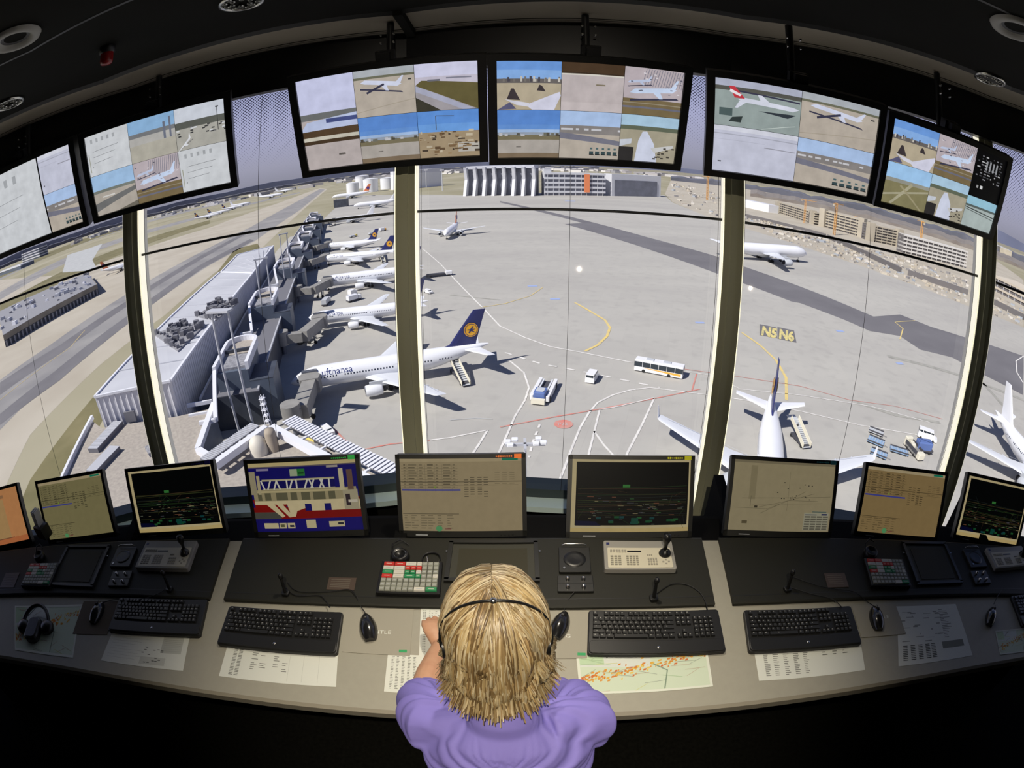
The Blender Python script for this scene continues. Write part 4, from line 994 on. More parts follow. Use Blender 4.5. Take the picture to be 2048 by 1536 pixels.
# passenger stairs
def stairs(label, a, c, top, flip=False):
    A, B, rz = heading(a, c); L = (B - A).length; t = thing('passenger_stairs', label, 'stairs', tuple(A), rz)
    for s in (-1, 1):
        b = MB(); b.add([(0, s * 1.1 - .06, .5), (L, s * 1.1 - .06, top), (L, s * 1.1 - .06, top + 1.1), (0, s * 1.1 - .06, 1.7), (0, s * 1.1 + .06, .5), (L, s * 1.1 + .06, top), (L, s * 1.1 + .06, top + 1.1), (0, s * 1.1 + .06, 1.7)],
                       [(0, 1, 2, 3), (7, 6, 5, 4), (3, 2, 6, 7), (0, 4, 5, 1)]); part(b, 'side_panel', m_cream, t)
    n = 16
    b = MB()
    for i in range(n): b.box((L * (i + .5) / n, 0, .5 + (top - .5) * (i + .5) / n), (L / n * .9, 2.0, .12))
    part(b, 'steps', m_belly, t)
    b = MB(); b.box((L + 1, 0, top), (2.2, 2.3, .15)); part(b, 'platform', m_belly, t)
    b = MB(); b.box((L * .45, 0, .7), (L * .8, 2.0, .5)); part(b, 'chassis', m_vd, t)
    for x in (L * .15, L * .8):
        for s in (-1, 1):
            b = MB(); b.cyl((x, s * .95 - .12, .4), (x, s * .95 + .12, .4), .4, n=12); part(b, 'wheel', m_tyre, t)
    b = MB(); b.beam((L * .75, 0, .7), (L * .76, 0, .7), .5, top - .8); part(b, 'lift', m_vd, t)
    return t
stairs('passenger stairs at the rear door of the nearest pier airliner', (933, 775), (903, 738), 4.6)
stairs('boarding stairs truck beside the tail of the big airliner at lower right', (1612, 900), (1582, 866), 3.6)
stairs('tiny passenger stairs behind the fourth airliner of the pier row', (768, 527), (757, 512), 4.0)
# cargo carts, loader and tug
def cart(label, a, c, m, W=2.2, nb=3):
    A, B, rz = heading(a, c); L = (B - A).length; t = thing('cargo_cart', label, 'cart', tuple((A + B) / 2), rz, 'flat cargo carts beside the big airliner')
    b = MB(); b.box((0, 0, .6), (L, W, .22)); part(b, 'deck', m, t)
    for k in range(6): b = MB(); b.box((-L / 2 + L * (k + .5) / 6, 0, .74), (.12, W * .96, .08)); part(b, 'roller', m_belly, t)
    for s in (-1, 1): b = MB(); b.box((0, s * W / 2, .9), (L, .08, .35)); part(b, 'side_rail', m_vd, t)
    for x in (-L * .36, L * .36):
        for s in (-1, 1):
            b = MB(); b.cyl((x, s * W * .42 - .08, .26), (x, s * W * .42 + .08, .26), .26, n=10); part(b, 'wheel', m_tyre, t)
    b = MB(); b.cyl((L / 2, 0, .45), (L / 2 + 1.2, 0, .3), .05, n=6); part(b, 'tow_bar', m_vd, t)
    return t
cart('empty grey cargo cart, topmost of the cart group', (1737, 862), (1765, 873), m_belly)
cart('long pale blue cargo cart below the grey one', (1735, 880), (1766, 893), m_cb, 3.2)
cart('pale blue cargo cart nearest the big airliner wing tip', (1740, 905), (1772, 918), m_cb, 2.6)
cart('pale blue cargo cart left of the belt loader', (1779, 900), (1815, 911), m_cb, 2.4)
A, B, rz = heading((1815, 893), (1836, 918)); t = thing('container_loader', 'cream container loader standing between the carts and the blue container', 'loader', tuple((A + B) / 2), rz); L = (B - A).length
b = MB(); b.box((0, 0, 1.0), (L, 2.4, .9)); part(b, 'platform', m_bridge, t)
for s in (-1, 1): b = MB(); b.box((0, s * 1.25, 1.7), (L, .2, .8)); part(b, 'side_rail', m_vd, t)
b = MB(); b.rbox((-L / 2 - .4, 0, 1.5), (1.4, 2.2, 2.2), .3, top=.15); part(b, 'cab', m_cream, t)
b = MB(); b.rbox((L / 2 + .5, 0, 1.2), (1.6, 2.3, 1.5), .3, top=.15); part(b, 'power_unit', m_cream, t); wheels(t, L, 2.4, (-L * .3, L * .3), .4)
A, B, rz = heading((1838, 917), (1868, 921)); t = thing('container_truck', 'flat truck carrying one blue covered cargo container', 'truck', tuple((A + B) / 2 + Vector((1.0, 3.4, 0))), rz); L = (B - A).length
b = MB(); b.box((0, 0, 1.0), (L * 1.2, 2.6, .4)); part(b, 'chassis', m_vd, t)
b = MB(); b.rbox((0, 0, 2.2), (L * .9, 2.6, 2.0), .15, top=.3); part(b, 'container', m_vb, t); wheels(t, L, 2.4, (-L * .4, L * .4), .4)
b = MB(); b.rbox((-L * .72, 0, 1.5), (1.2, 2.2, 1.4), .2, top=.15); part(b, 'cab', m_cream, t)
def truck(label, a, c, mc, mb_, H=2.8, name='service_truck'):
    A, B, rz = heading(a, c); L = (B - A).length; t = thing(name, label, 'truck', tuple((A + B) / 2), rz)
    b = MB(); b.box((0, 0, .8), (L, 2.2, .35)); part(b, 'chassis', m_vd, t)
    b = MB(); b.rbox((L * .36, 0, 1.6), (L * .24, 2.3, 1.6), .2, top=.15); part(b, 'cab', mc, t)
    b = MB(); b.box((L * .36 + L * .12, 0, 1.9), (.06, 1.9, .6)); part(b, 'windscreen', m_vg, t)
    b = MB(); b.rbox((-L * .13, 0, 1 + H * .35), (L * .68, 2.4, H * .7), .12, top=.08); part(b, 'load_box', mb_, t)
    wheels(t, L, 2.2, (-L * .32, L * .34), .45); return t
truck('dark low truck parked beside the window post behind the second airliner', (852, 556), (905, 550), m_vw, m_vd, 1.0)
truck('small service truck between the second and third airliners', (699, 594), (712, 589), m_vw, m_vw)
truck('white service truck standing upright of the third airliner nose', (648, 614), (658, 603), m_vw, m_belly)
truck('white tank truck under the wing of the second airliner', (695, 606), (722, 598), m_vw, m_wht)
truck('dark service truck in the shade of the first gate', (596, 690), (618, 680), m_vd, m_vb)
truck('tiny baggage truck near the fifth airliner tail', (738, 471), (752, 468), m_vd, m_belly, 1.6)
truck('tiny baggage truck left of the fifth airliner tail', (700, 476), (714, 473), m_vy, m_belly, 1.4)
truck('yellow catering truck far beside the fourth airliner', (760, 463), (772, 461), m_vo, m_vw)
A, B, rz = heading((618, 882), (632, 886)); t = thing('baggage_tug', 'small yellow baggage tug half hidden by the walkway canopy', 'tug', tuple((A + B) / 2), rz)
b = MB(); b.rbox((0, 0, .7), (2.6, 1.4, .8), .2, top=.1); part(b, 'body', m_vy, t); b = MB(); b.box((-.5, 0, 1.5), (.9, 1.2, .9)); part(b, 'cab', m_vy, t); wheels(t, 2.6, 1.4, (-.8, .8), .32)
for i, (x, y) in enumerate(((641, 891), (656, 901))):
    A = G(x, y); t = thing('baggage_cart', 'dark baggage cart coupled behind the yellow tug, ' + ('first' if i == 0 else 'second') + ' one', 'cart', tuple(A), rz)
    b = MB(); b.box((0, 0, .6), (2.4, 1.4, .2)); part(b, 'deck', m_vd, t); b = MB(); b.box((0, 0, 1.3), (2.2, 1.3, 1.0)); part(b, 'luggage', m_vd, t); wheels(t, 2.2, 1.3, (-.8, .8), .25)
# ground worker far below
p = G(2015, 925); t = thing('person', 'tiny dark dressed person standing on the apron at the right', 'person', tuple(p))
b = MB(); 
for s in (-.12, .12): b.cyl((s, 0, 0), (s * .8, 0, .85), .09, .12, n=8)
b.lathe([(.17, .8), (.2, 1.1), (.24, 1.4), (.1, 1.5), (.07, 1.52), (.1, 1.6), (.11, 1.7), (.07, 1.8), (.01, 1.82)], 10)
for s in (-1, 1): b.cyl((s * .24, 0, 1.4), (s * .34, .1, .9), .06, .05, n=6)
part(b, 'body', m_vd, t)
# flood light mast close to the tower, seen from above
p = on(1050, 884, GZ + 26); t = thing('floodlight_mast', 'floodlight mast seen from above just over the middle desk monitor', 'mast', (p.x, p.y, GZ))
b = MB(); b.cyl((0, 0, 0), (0, 0, 25.6), .3, .16, n=10); part(b, 'pole', m_slat, t)
b = MB(); b.box((0, 0, 25.7), (4.4, .3, .3)); b.box((0, 0, 25.7), (.3, 2.2, .3)); part(b, 'cross_arm', m_slat, t)
for dx, dy in ((-1.9, .2), (-1.1, .6), (1.2, -.3), (2.0, -.1), (1.5, .7), (-1.6, -.5)):
    b = MB(); b.rbox((dx, dy, 26.0), (.7, .55, .3), .1, top=.05); part(b, 'lamp_head', m_wht, t)
# ================================================================ wall monitors
m_bez = mat('bezel_black', (.008, .008, .008), .35); m_bezd = mat('monitor_bezel', (.018, .018, .016), .45)
m_glow = attr_mat('screen_picture', 0.9, .3, .10, 14, .3)
m_glow2 = attr_mat('desk_screen_picture', 0.62, .4, .04, 30, .08)
m_print = attr_mat('printed_sheet', 0, .75)
def lin(r, g, b):
    f = lambda c: (c / 255 / 12.92) if c / 255 <= .04045 else ((c / 255 + .055) / 1.055) ** 2.4
    return (f(r), f(g), f(b))
class Pic:
    # flat picture content on a rectangle, drawn as coloured polygons in front of a display (u right, v up, in 0..1)
    def __init__(s, w, h, y0=-0.002): s.b = MB(); s.w = w; s.h = h; s.k = 0; s.y0 = y0
    def poly(s, pts, col, clip=True):
        s.k += 1; y = s.y0 - s.k * 0.00006
        P = [(min(max(u, 0), 1), min(max(v, 0), 1)) for u, v in pts]
        s.b.poly([((u - .5) * s.w, y, (v - .5) * s.h) for u, v in P], 0, lin(*col)); return s
    def rect(s, u0, v0, u1, v1, col): return s.poly([(u0, v0), (u1, v0), (u1, v1), (u0, v1)], col)
    def line(s, u0, v0, u1, v1, t, col):
        dx, dy = (u1 - u0) * s.w, (v1 - v0) * s.h; L = math.hypot(dx, dy) + 1e-9; nx, ny = -dy / L * t / s.w, dx / L * t / s.h
        return s.poly([(u0 - nx, v0 - ny), (u1 - nx, v1 - ny), (u1 + nx, v1 + ny), (u0 + nx, v0 + ny)], col)
def jet_icon(p, u, v, s, a, col, dark=(60, 60, 80)):
    c, q = math.cos(a), math.sin(a)
    def T(pts): return [(u + (x * c - y * q) * s, v + (x * q + y * c) * s * 1.6) for x, y in pts]
    p.poly(T([(-1, -.28), (1, -.28), (1.1, -.34), (-1, -.34)]), dark)
    p.poly(T([(-1, -.06), (-.8, .06), (.8, .07), (1, .0), (.8, -.1), (-.8, -.1)]), col)
    p.poly(T([(.72, .05), (1.0, .32), (1.08, .32), (.95, .03)]), col)
    p.poly(T([(-.1, -.03), (.25, -.3), (.4, -.3), (.25, -.03)]), col)
def tile(p, kind, rnd):
    R = p.rect
    if kind == 'doc':
        R(0, 0, 1, 1, (205, 208, 212)); R(.04, .1, .055, .55, (150, 150, 130))
        for i in range(5): R(.12 + .13 * i, .80, .17 + .13 * i, .9, (165, 168, 172))
        for i, v in enumerate((.62, .48, .33)): p.line(.15, v - .03, .75 - .08 * i, v, .0012, (110, 112, 116))
        R(.1, .2, .12, .22, (90, 90, 90))
    elif kind == 'sky':
        R(0, 0, 1, .42, (188, 178, 165)); R(0, .42, 1, .50, (105, 112, 110)); R(0, .50, 1, 1, (200, 205, 230)); R(0, .46, 1, .5, (150, 155, 165)); R(0, .70, 1, 1, (206, 208, 238))
        R(0, .16, 1, .32, (150, 145, 135)); p.line(0, .05, 1, .33, .004, (120, 118, 115)); R(.3, .04, .4, .06, (90, 90, 90))
    elif kind == 'blue':
        R(0, 0, 1, .38, (172, 165, 158)); R(0, .38, 1, .50, (120, 112, 88)); R(0, .48, 1, .54, (150, 160, 175)); R(0, .54, 1, 1, (100, 145, 210)); R(0, .70, 1, 1, (92, 138, 208)); R(0, .54, 1, .60, (160, 185, 220))
        for i in range(14): u = rnd.random(); R(u, .46, u + .05, .46 + rnd.uniform(.03, .08), rnd.choice([(190, 190, 195), (110, 110, 100), (80, 75, 65)]))
        R(0, 0, 1, .1, (125, 108, 88)); R(.3, .22, .38, .24, (110, 105, 100))
    elif kind == 'dig':
        R(0, 0, 1, .6, (160, 142, 115)); R(0, .55, 1, 1, (108, 158, 222)); R(0, .72, 1, 1, (95, 145, 215)); R(.65, .1, 1, .3, (185, 180, 172))
        for i in range(60): u, v = rnd.random(), rnd.uniform(.05, .55); R(u, v, u + rnd.uniform(.02, .12), v + rnd.uniform(.01, .06), rnd.choice([(125, 100, 72), (150, 125, 92), (70, 60, 50), (190, 178, 155), (96, 76, 56)]))
        p.line(.3, .6, .3, .9, .002, (80, 80, 80)); p.line(.3, .9, .6, .88, .002, (80, 80, 80))
    elif kind == 'apron':
        R(0, 0, 1, 1, (182, 172, 160)); R(0, .84, 1, 1, (175, 180, 186)); R(0, .80, 1, .85, (110, 110, 92)); jet_icon(p, .45, .70, .34, -.12, (210, 215, 235)); p.line(0, .1, 1, .3, .002, (165, 155, 140)); R(.9, .7, .95, .73, (60, 60, 60))
        p.line(.2, .5, .5, .66, .006, (60, 60, 80))
    elif kind == 'grass':
        R(0, 0, 1, 1, (160, 155, 160)); R(0, .5, 1, 1, (195, 190, 205)); R(0, .72, 1, 1, (208, 208, 232)); p.poly([(.1, .65), (1, .55), (1, 0), (.9, .05), (0, .55)], (100, 92, 58)); p.poly([(0, .55), (.95, 0), (.75, 0), (0, .42)], (170, 172, 192)); p.poly([(0, .3), (.4, 0), (0, 0)], (60, 58, 48))
        R(.2, .62, .4, .66, (110, 110, 120)); R(.5, .66, .9, .69, (130, 130, 145))
    elif kind == 'side':
        R(0, 0, 1, 1, (182, 172, 170)); R(0, .6, 1, 1, (200, 203, 232)); R(0, .55, 1, .62, (110, 112, 112)); R(0, .36, 1, .46, (82, 64, 46)); R(0, .32, 1, .36, (200, 195, 180)); R(0, .28, 1, .32, (70, 55, 40)); p.poly([(0, .46), (.1, .53), (1, .58), (1, .44), (0, .43)], (185, 195, 225)); R(.45, .50, 1, .545, (70, 80, 130)); R(.6, .13, .72, .15, (95, 90, 85))
    elif kind == 'taxi':
        R(0, 0, 1, 1, (190, 180, 180)); R(0, .80, 1, 1, (74, 56, 40)); R(0, .74, 1, .77, (215, 210, 200)); R(0, .77, 1, .80, (60, 46, 34)); R(.55, .54, .7, .57, (130, 120, 100)); R(0, 0, 1, .18, (196, 186, 186))
    elif kind == 'term':
        R(0, 0, 1, 1, (186, 175, 180)); R(0, 0, 1, .34, (120, 105, 76)); R(0, .14, 1, .18, (110, 110, 125)); R(0, .24, 1, .26, (150, 140, 120))
        for i in range(16): p.line(.3 + i * .045, .62, .36 + i * .045, .98, .0016, (120, 120, 135))
        jet_icon(p, .5, .55, .4, .08, (200, 215, 240)); jet_icon(p, .25, .72, .2, .1, (190, 200, 225))
        for i in range(20): u, v = rnd.random(), rnd.uniform(.4, .9); R(u, v, u + .04, v + .02, rnd.choice([(90, 90, 105), (150, 145, 155), (220, 215, 220)]))
    elif kind == 'tail':
        R(0, 0, 1, 1, (180, 168, 145)); R(0, .62, 1, 1, (135, 175, 228)); R(0, .82, 1, 1, (110, 155, 220)); R(0, .55, 1, .64, (105, 100, 98))
        for i in range(18): u = rnd.random(); R(u, .58, u + .03, .6 + rnd.uniform(.02, .09), rnd.choice([(120, 115, 110), (200, 195, 185), (75, 72, 80)]))
        p.poly([(.45, .1), (.98, .38), (1, .3), (.9, 0), (.55, 0)], (212, 212, 230)); p.poly([(.15, .22), (.22, .44), (.26, .44), (.36, .2)], (62, 55, 58)); p.poly([(.12, .22), (.5, .14), (.5, .06), (.3, .1)], (210, 210, 222)); p.poly([(.62, .4), (.66, .52), (.7, .5), (.76, .38)], (62, 55, 58)); p.poly([(0, 0), (.2, .16), (.3, .02)], (90, 90, 120))
    elif kind == 'nose':
        R(0, 0, 1, 1, (165, 158, 138)); R(0, .75, 1, 1, (170, 200, 222)); R(0, .68, 1, .77, (98, 105, 88)); p.poly([(.28, 0), (.32, .45), (.38, .65), (.46, .66), (.6, .4), (.68, 0)], (205, 210, 228)); p.poly([(0, .45), (.2, .48), (.2, .38), (0, .3)], (200, 205, 215)); p.poly([(0, .3), (.25, .3), (.25, 0), (0, 0)], (48, 46, 46)); p.poly([(.55, .3), (.95, .4), (.95, .34), (.62, .2)], (200, 200, 200))
        for i in range(12): u, v = rnd.uniform(.6, .95), rnd.uniform(.05, .3); R(u, v, u + .05, v + .03, (70, 66, 60))
    elif kind == 'ba':
        R(0, 0, 1, 1, (150, 162, 160)); R(0, .82, 1, 1, (178, 182, 200)); R(0, .76, 1, .85, (88, 88, 82)); jet_icon(p, .62, .56, .36, PI - .05 + .0, (215, 218, 232)); p.poly([(.15, .86), (.22, .86), (.34, .62), (.22, .62)], (196, 60, 70)); p.poly([(.17, .80), (.30, .70), (.28, .66), (.16, .74)], (235, 230, 235)); p.poly([(.5, .4), (.95, .44), (.85, .34)], (52, 58, 66)); R(.05, .22, .2, .38, (80, 96, 96)); p.poly([(.16, .1), (.3, .1), (.32, .24), (.2, .2)], (52, 60, 60)); p.line(.55, .02, .95, .2, .0015, (200, 210, 205))
    elif kind == 'white':
        R(0, 0, 1, 1, (196, 198, 215)); R(0, .9, 1, 1, (214, 216, 228)); R(0, .82, 1, .84, (168, 170, 184)); R(.6, .62, .98, .64, (150, 150, 162)); R(.06, .2, .1, .23, (110, 110, 120)); R(0, .7, .6, .71, (180, 182, 198))
    elif kind == 'row':
        R(0, 0, 1, 1, (182, 172, 160)); R(0, .7, 1, 1, (172, 196, 232)); R(0, .52, 1, .7, (135, 130, 128)); p.poly([(0, .55), (1, .4), (1, .3), (0, .42)], (118, 118, 132))
        for i in range(16): u = rnd.random(); R(u, .6, u + .05, .64, (200, 200, 205))
        for i in range(5): u = .5 + i * .1; R(u, .1, u + .07, .16, (60, 78, 82)); R(u + .01, .2, u + .05, .24, (80, 105, 110)); R(u, .08, u + .08, .1, (30, 32, 34))
    elif kind == 'plain':
        R(0, 0, 1, 1, (170, 182, 180)); R(0, .72, 1, 1, (150, 195, 215)); R(0, .66, 1, .73, (90, 100, 98)); p.line(0, .62, 1, .52, .003, (60, 66, 66)); p.line(0, .56, 1, .44, .002, (80, 88, 88))
    elif kind == 'dirt':
        R(0, 0, 1, 1, (132, 126, 92)); R(0, .62, 1, 1, (160, 200, 238)); R(0, .55, 1, .64, (150, 150, 140)); p.line(.2, 0, .6, .58, .01, (170, 165, 140)); p.line(0, .2, 1, .5, .006, (165, 160, 135)); p.line(.9, 0, .35, .5, .006, (158, 150, 120))
    elif kind == 'apron2':
        R(0, 0, 1, 1, (178, 176, 172)); R(0, .66, 1, 1, (140, 178, 215)); R(0, .58, 1, .68, (120, 122, 125)); R(.75, .2, .8, .8, (110, 115, 130)); R(.88, .2, .92, .9, (110, 115, 130)); R(0, 0, 1, .4, (176, 172, 160))
    elif kind == 'lot':
        R(0, 0, 1, 1, (172, 170, 162)); R(0, .62, 1, 1, (205, 210, 220)); R(0, .50, 1, .66, (92, 94, 88)); p.line(.86, .3, .86, .85, .002, (50, 50, 52)); R(.83, .84, .89, .87, (50, 50, 52))
        for i in range(26): u, v = rnd.random(), rnd.uniform(.28, .5); R(u, v, u + .06, v + .03, rnd.choice([(60, 60, 62), (210, 212, 215), (110, 110, 112)]))
        jet_icon(p, .15, .12, .18, .6, (220, 222, 228))
    elif kind == 'field':
        R(0, 0, 1, 1, (176, 168, 158)); R(0, .6, 1, 1, (160, 192, 226)); R(0, .55, 1, .62, (120, 125, 118)); p.poly([(0, .1), (1, .4), (1, .5), (0, .3)], (112, 112, 112)); R(.2, .42, .5, .45, (210, 208, 204)); p.poly([(.5, 0), (1, 0), (1, .12)], (110, 105, 95))
    elif kind == 'text':
        R(0, 0, 1, 1, (6, 6, 8))
        for i in range(9):
            for j in range(7):
                if rnd.random() < .6: u = .08 + j * .12; v = .88 - i * .06; R(u, v, u + rnd.uniform(.03, .1), v + .025, rnd.choice([(130, 130, 135), (70, 72, 76), (180, 180, 182)]))
        for j in range(4): R(.35 + j * .11, .62, .40 + j * .11, .82, (150, 152, 156))
        R(.18, .2, .24, .26, (160, 160, 160)); R(.3, .2, .38, .27, (215, 215, 215))
def wall_monitor(label, pos, yaw, tilt, tiles, seed, sc=1.0):
    # yaw: bearing the back of the screen points to; tilt: top leans towards the room
    pos = tuple(q * sc for q in pos)
    t = thing('wall_monitor', label, 'monitor', (pos[0], pos[1], CZ + pos[2]), rot=(rad(-tilt), 0, -rad(yaw)))
    W, H = 1.062 * sc, .622 * sc
    b = MB(); b.box((0, .035, 0), (W, .07, H)); b.box((0, .09, 0), (W * .8, .05, H * .75)); part(b, 'housing', m_bez, t)
    dw, dh = .972 * sc, .547 * sc
    b = MB(); f = .012
    for (cx, cz, sx, sz) in ((0, (H + dh) / 4, W, (H - dh) / 2), (0, -(H + dh) / 4, W, (H - dh) / 2), ((W + dw) / 4, 0, (W - dw) / 2, dh), (-(W + dw) / 4, 0, (W - dw) / 2, dh)): b.box((cx, -.006, cz), (sx, .014, sz))
    part(b, 'bezel', m_bez, t)
    b = MB(); b.box((0, -.001, 0), (dw, .002, dh)); d = part(b, 'display', m_bez, t)
    rnd = random.Random(seed)
    for (u0, v0, u1, v1, k) in tiles:
        p = Pic(dw * (u1 - u0) - .002, dh * (v1 - v0) - .002); tile(p, k, rnd); o = p.b.build('camera_picture', m_glow, d); o.location = (dw * ((u0 + u1) / 2 - .5), 0, dh * ((v0 + v1) / 2 - .5))
    # hanger: arm from the back of the housing up to the beam
    b = MB(); T = Matrix.Rotation(rad(tilt), 4, 'X')
    top = CZ + pos[2]
    zt = 2.99 - top
    b.box((0, .10, H * .30 + .02), (.10, .06, H * .5), 0); b.cyl(T @ Vector((0, .12, .30)), T @ Vector((0, .12, zt)) , .022, n=10); b.box((0, .06, H / 2 + .02), (.07, .09, .05), 0)
    part(b, 'hanger_arm', m_darkm, t)
    for sx in (-1, 1):
        for sz in (0, 1):
            q = T @ Vector((sx * .035, .04, zt - .10 - sz * .05)); b = MB(); b.cyl(q, q + T @ Vector((0, -.02, 0)), .006, n=8); part(b, 'bolt', m_steel, t)
    return t
T3 = 1 / 3.0
wall_monitor('wall monitor left of centre showing a runway side view and a dug up site', (-.636, 2.70, .305), -1.7, -19, [(0, 0, T3, 1, 'side'), (T3, .5, 2 * T3, 1, 'apron'), (2 * T3, .5, 1, 1, 'grass'), (T3, 0, 2 * T3, .5, 'blue'), (2 * T3, 0, 1, .5, 'dig')], 1)
wall_monitor('wall monitor right of centre with six camera pictures, white aircraft nose at lower right', (.432, 2.675, .287), -1.7, -19, [(0, .5, T3, 1, 'tail'), (T3, .5, 2 * T3, 1, 'taxi'), (2 * T3, .5, 1, 1, 'term'), (0, 0, T3, .5, 'blue'), (T3, 0, 2 * T3, .5, 'row'), (2 * T3, 0, 1, .5, 'nose')], 2)
wall_monitor('wall monitor with four pictures, red and white airliner tail at upper left', (1.560, 2.475, .277), 16.6, -19, [(0, .5, .5, 1, 'ba'), (.5, .5, 1, 1, 'apron'), (0, 0, .5, .5, 'white'), (.5, 0, 1, .5, 'row')], 3, .9)
wall_monitor('rightmost wall monitor with a black panel of small text', (2.640, 2.225, .268), 16.6, -19, [(0, .5, .36, 1, 'tail'), (.36, .5, .70, 1, 'term'), (.70, .4, 1, 1, 'text'), (0, 0, .36, .5, 'dirt'), (.36, 0, .70, .5, 'nose'), (.70, 0, 1, .4, 'plain')], 4, .9)
wall_monitor('wall monitor left of the blind with two white form pages', (-2.105, 2.55, .325), -21.8, -17, [(0, .5, T3, 1, 'doc'), (T3, .5, 2 * T3, 1, 'apron2'), (2 * T3, .5, 1, 1, 'lot'), (0, 0, T3, .5, 'field'), (T3, 0, 2 * T3, .5, 'term'), (2 * T3, 0, 1, .5, 'doc')], 5)
wall_monitor('leftmost wall monitor, mostly one large white form page', (-3.125, 2.14, .325), -21.8, -17, [(0, 0, .70, 1, 'doc'), (.71, .5, 1, 1, 'white'), (.71, 0, 1, .5, 'row')], 6)
# ceiling fittings
def downlight(label, x, y):
    p = on(x, y, 2.985); t = thing('downlight', label, 'ceiling light', (p.x, p.y, 2.985)); R = .105
    b = MB(); b.lathe([(R, 0), (R * 1.0, -.012), (R * .86, -.014), (R * .84, 0)], 32); part(b, 'rim', m_steel, t)
    b = MB(); b.lathe([(R * .84, 0), (R * .5, .028), (.0, .03)], 24); part(b, 'reflector', mat('reflector', (.7, .7, .68), .2, .9), t)
    for r, n in ((.045, 6), (.075, 10)):
        for k in range(n):
            a = 2 * PI * k / n; b = MB(); b.lathe([(.012, -.012), (.016, -.006), (.012, .0), (.002, .004)], 10, 0, None, Matrix.Translation((r * math.cos(a), r * math.sin(a), 0))); part(b, 'lens', m_steel, t)
m_grill = mat('speaker_ring', (.32, .31, .28), .5)
for lb, x, y in (('round silver ceiling light at the top left of centre', 483, 3), ('round silver ceiling light at the left edge', 18, 206), ('round silver ceiling light at the upper right', 1980, 157)): downlight(lb, x, y)
for lb, x, y in (('grey ceiling speaker ring in the top left corner', 30, 76), ('grey ceiling speaker ring in the top right corner', 2032, 55)):
    p = on(x, y, 2.985); t = thing('ceiling_speaker', lb, 'speaker', (p.x, p.y, 2.985)); b = MB(); b.lathe([(.125, 0), (.12, -.014), (.09, -.018), (.075, -.004), (.07, 0)], 32); part(b, 'ring', m_grill, t)
    b = MB(); b.lathe([(.07, 0), (.04, .006), (.001, .004)], 24); part(b, 'cone', m_darkm, t)
p = on(215, 95, 2.985); t = thing('alarm_beacon', 'small dark red alarm beacon under the ceiling at left', 'alarm', (p.x, p.y, 2.985))
b = MB(); b.lathe([(.045, 0), (.045, -.03), (.03, -.035)], 20); part(b, 'base', m_darkm, t); b = MB(); b.lathe([(.036, -.03), (.036, -.075), (.03, -.09), (.001, -.095)], 20); part(b, 'dome', mat('beacon_red', (.25, .01, .012), .25), t)
# ================================================================ desk
DC = Vector((-.143, -4.588, 0)); ZD = .74
def PO(r, a, z=ZD): return Vector((DC.x + r * math.sin(rad(a)), DC.y + r * math.cos(rad(a)), z))
m_desk = mat('desk_beige', (.36, .345, .285), .55, 0, .05, 40); m_edge = mat('desk_edge', (.28, .255, .20), .6); m_cons = mat('console_black', (.019, .019, .014), .6, 0, .15, 4, spec=.3); m_cons2 = mat('console_trough', (.006, .006, .006), .95, spec=.1)
EC, ER = Vector((-.133, -5.244, 0)), 5.933
def front(a):     # front edge point on the bearing a from DC
    d = Vector((math.sin(rad(a)), math.cos(rad(a)), 0)); q = DC - EC; bq = q.dot(d); return DC + d * (-bq + math.sqrt(bq * bq - q.dot(q) + ER * ER))
t = thing('control_desk', 'long curved beige control desk with black console panels', 'desk', (0, 0, 0))
A0, A1, st = -29.0, 29.0, 1.0
angs = [A0 + st * k for k in range(int((A1 - A0) / st) + 1)]
b = MB()
top = [front(a) for a in angs]; bk = [PO(6.05, a, 0) for a in angs]
b.rings([[Vector((p.x, p.y, ZD)), Vector((q.x, q.y, ZD))] for p, q in zip(top, bk)], closed=False, cap=False)
part(b, 'desktop', m_desk, t)
b = MB(); b.rings([[Vector((p.x, p.y, ZD)), Vector((p.x, p.y, ZD)) + Vector((0, -.012, -.006)), Vector((p.x, p.y, ZD - .035)) + Vector((0, -.012, 0)), Vector((p.x, p.y, ZD - .04)) + Vector((0, .10, 0))] for p in top], closed=False, cap=False)
part(b, 'front_edge', m_edge, t)
b = MB(); b.rings([[Vector((q.x, q.y, ZD - .001)), Vector((q.x, q.y, ZD - .09)), PO(6.30, a, ZD - .09), PO(6.33, a, ZD - .10), PO(6.45, a, .40), PO(6.45, a, 0)] for q, a in zip(bk, angs)], closed=False, cap=False)
part(b, 'monitor_trough', m_cons2, t)
b = MB(); b.rings([[PO(5.70, a, ZD - .01), PO(5.70, a, 0)] for a in angs], closed=False, cap=False); part(b, 'modesty_panel', m_cons2, t)
segs = [(-46.9, -28.4), (-28.4, -9.82), (-9.82, 8.78), (8.78, 27.4), (27.4, 46)]
for a0, a1 in ((-28.05, -10.15), (-9.47, 8.42), (9.12, 27.05)):
    n = 16; L = [a0 + (a1 - a0) * k / n for k in range(n + 1)]
    b = MB(); b.rings([[PO(5.694, a, ZD), PO(5.694, a, ZD + .012), PO(5.70, a, ZD + .016), PO(6.045, a, ZD + .016), PO(6.055, a, ZD + .010), PO(6.055, a, ZD - .02)] for a in L], closed=False, cap=False)
    for a, s in ((a0, 0), (a1, 1)): b.quad(*[PO(5.694, a, ZD), PO(5.694, a, ZD + .016), PO(6.055, a, ZD + .016), PO(6.055, a, ZD)][::1 if s else -1])
    part(b, 'console_panel', m_cons, t)
    # fine front groove of the panel
    b = MB(); b.rings([[PO(5.730, a, ZD + .0165), PO(5.733, a, ZD + .0165)] for a in L], closed=False, cap=False); part(b, 'panel_groove', m_black, t)
for a in (-30, -16, -3, 10, 24):
    b = MB(); p = PO(6.1, a, .36); b.box(p, (.05, .9, .72), 0, None, None, -rad(a)); part(b, 'support_leg', m_cons2, t)
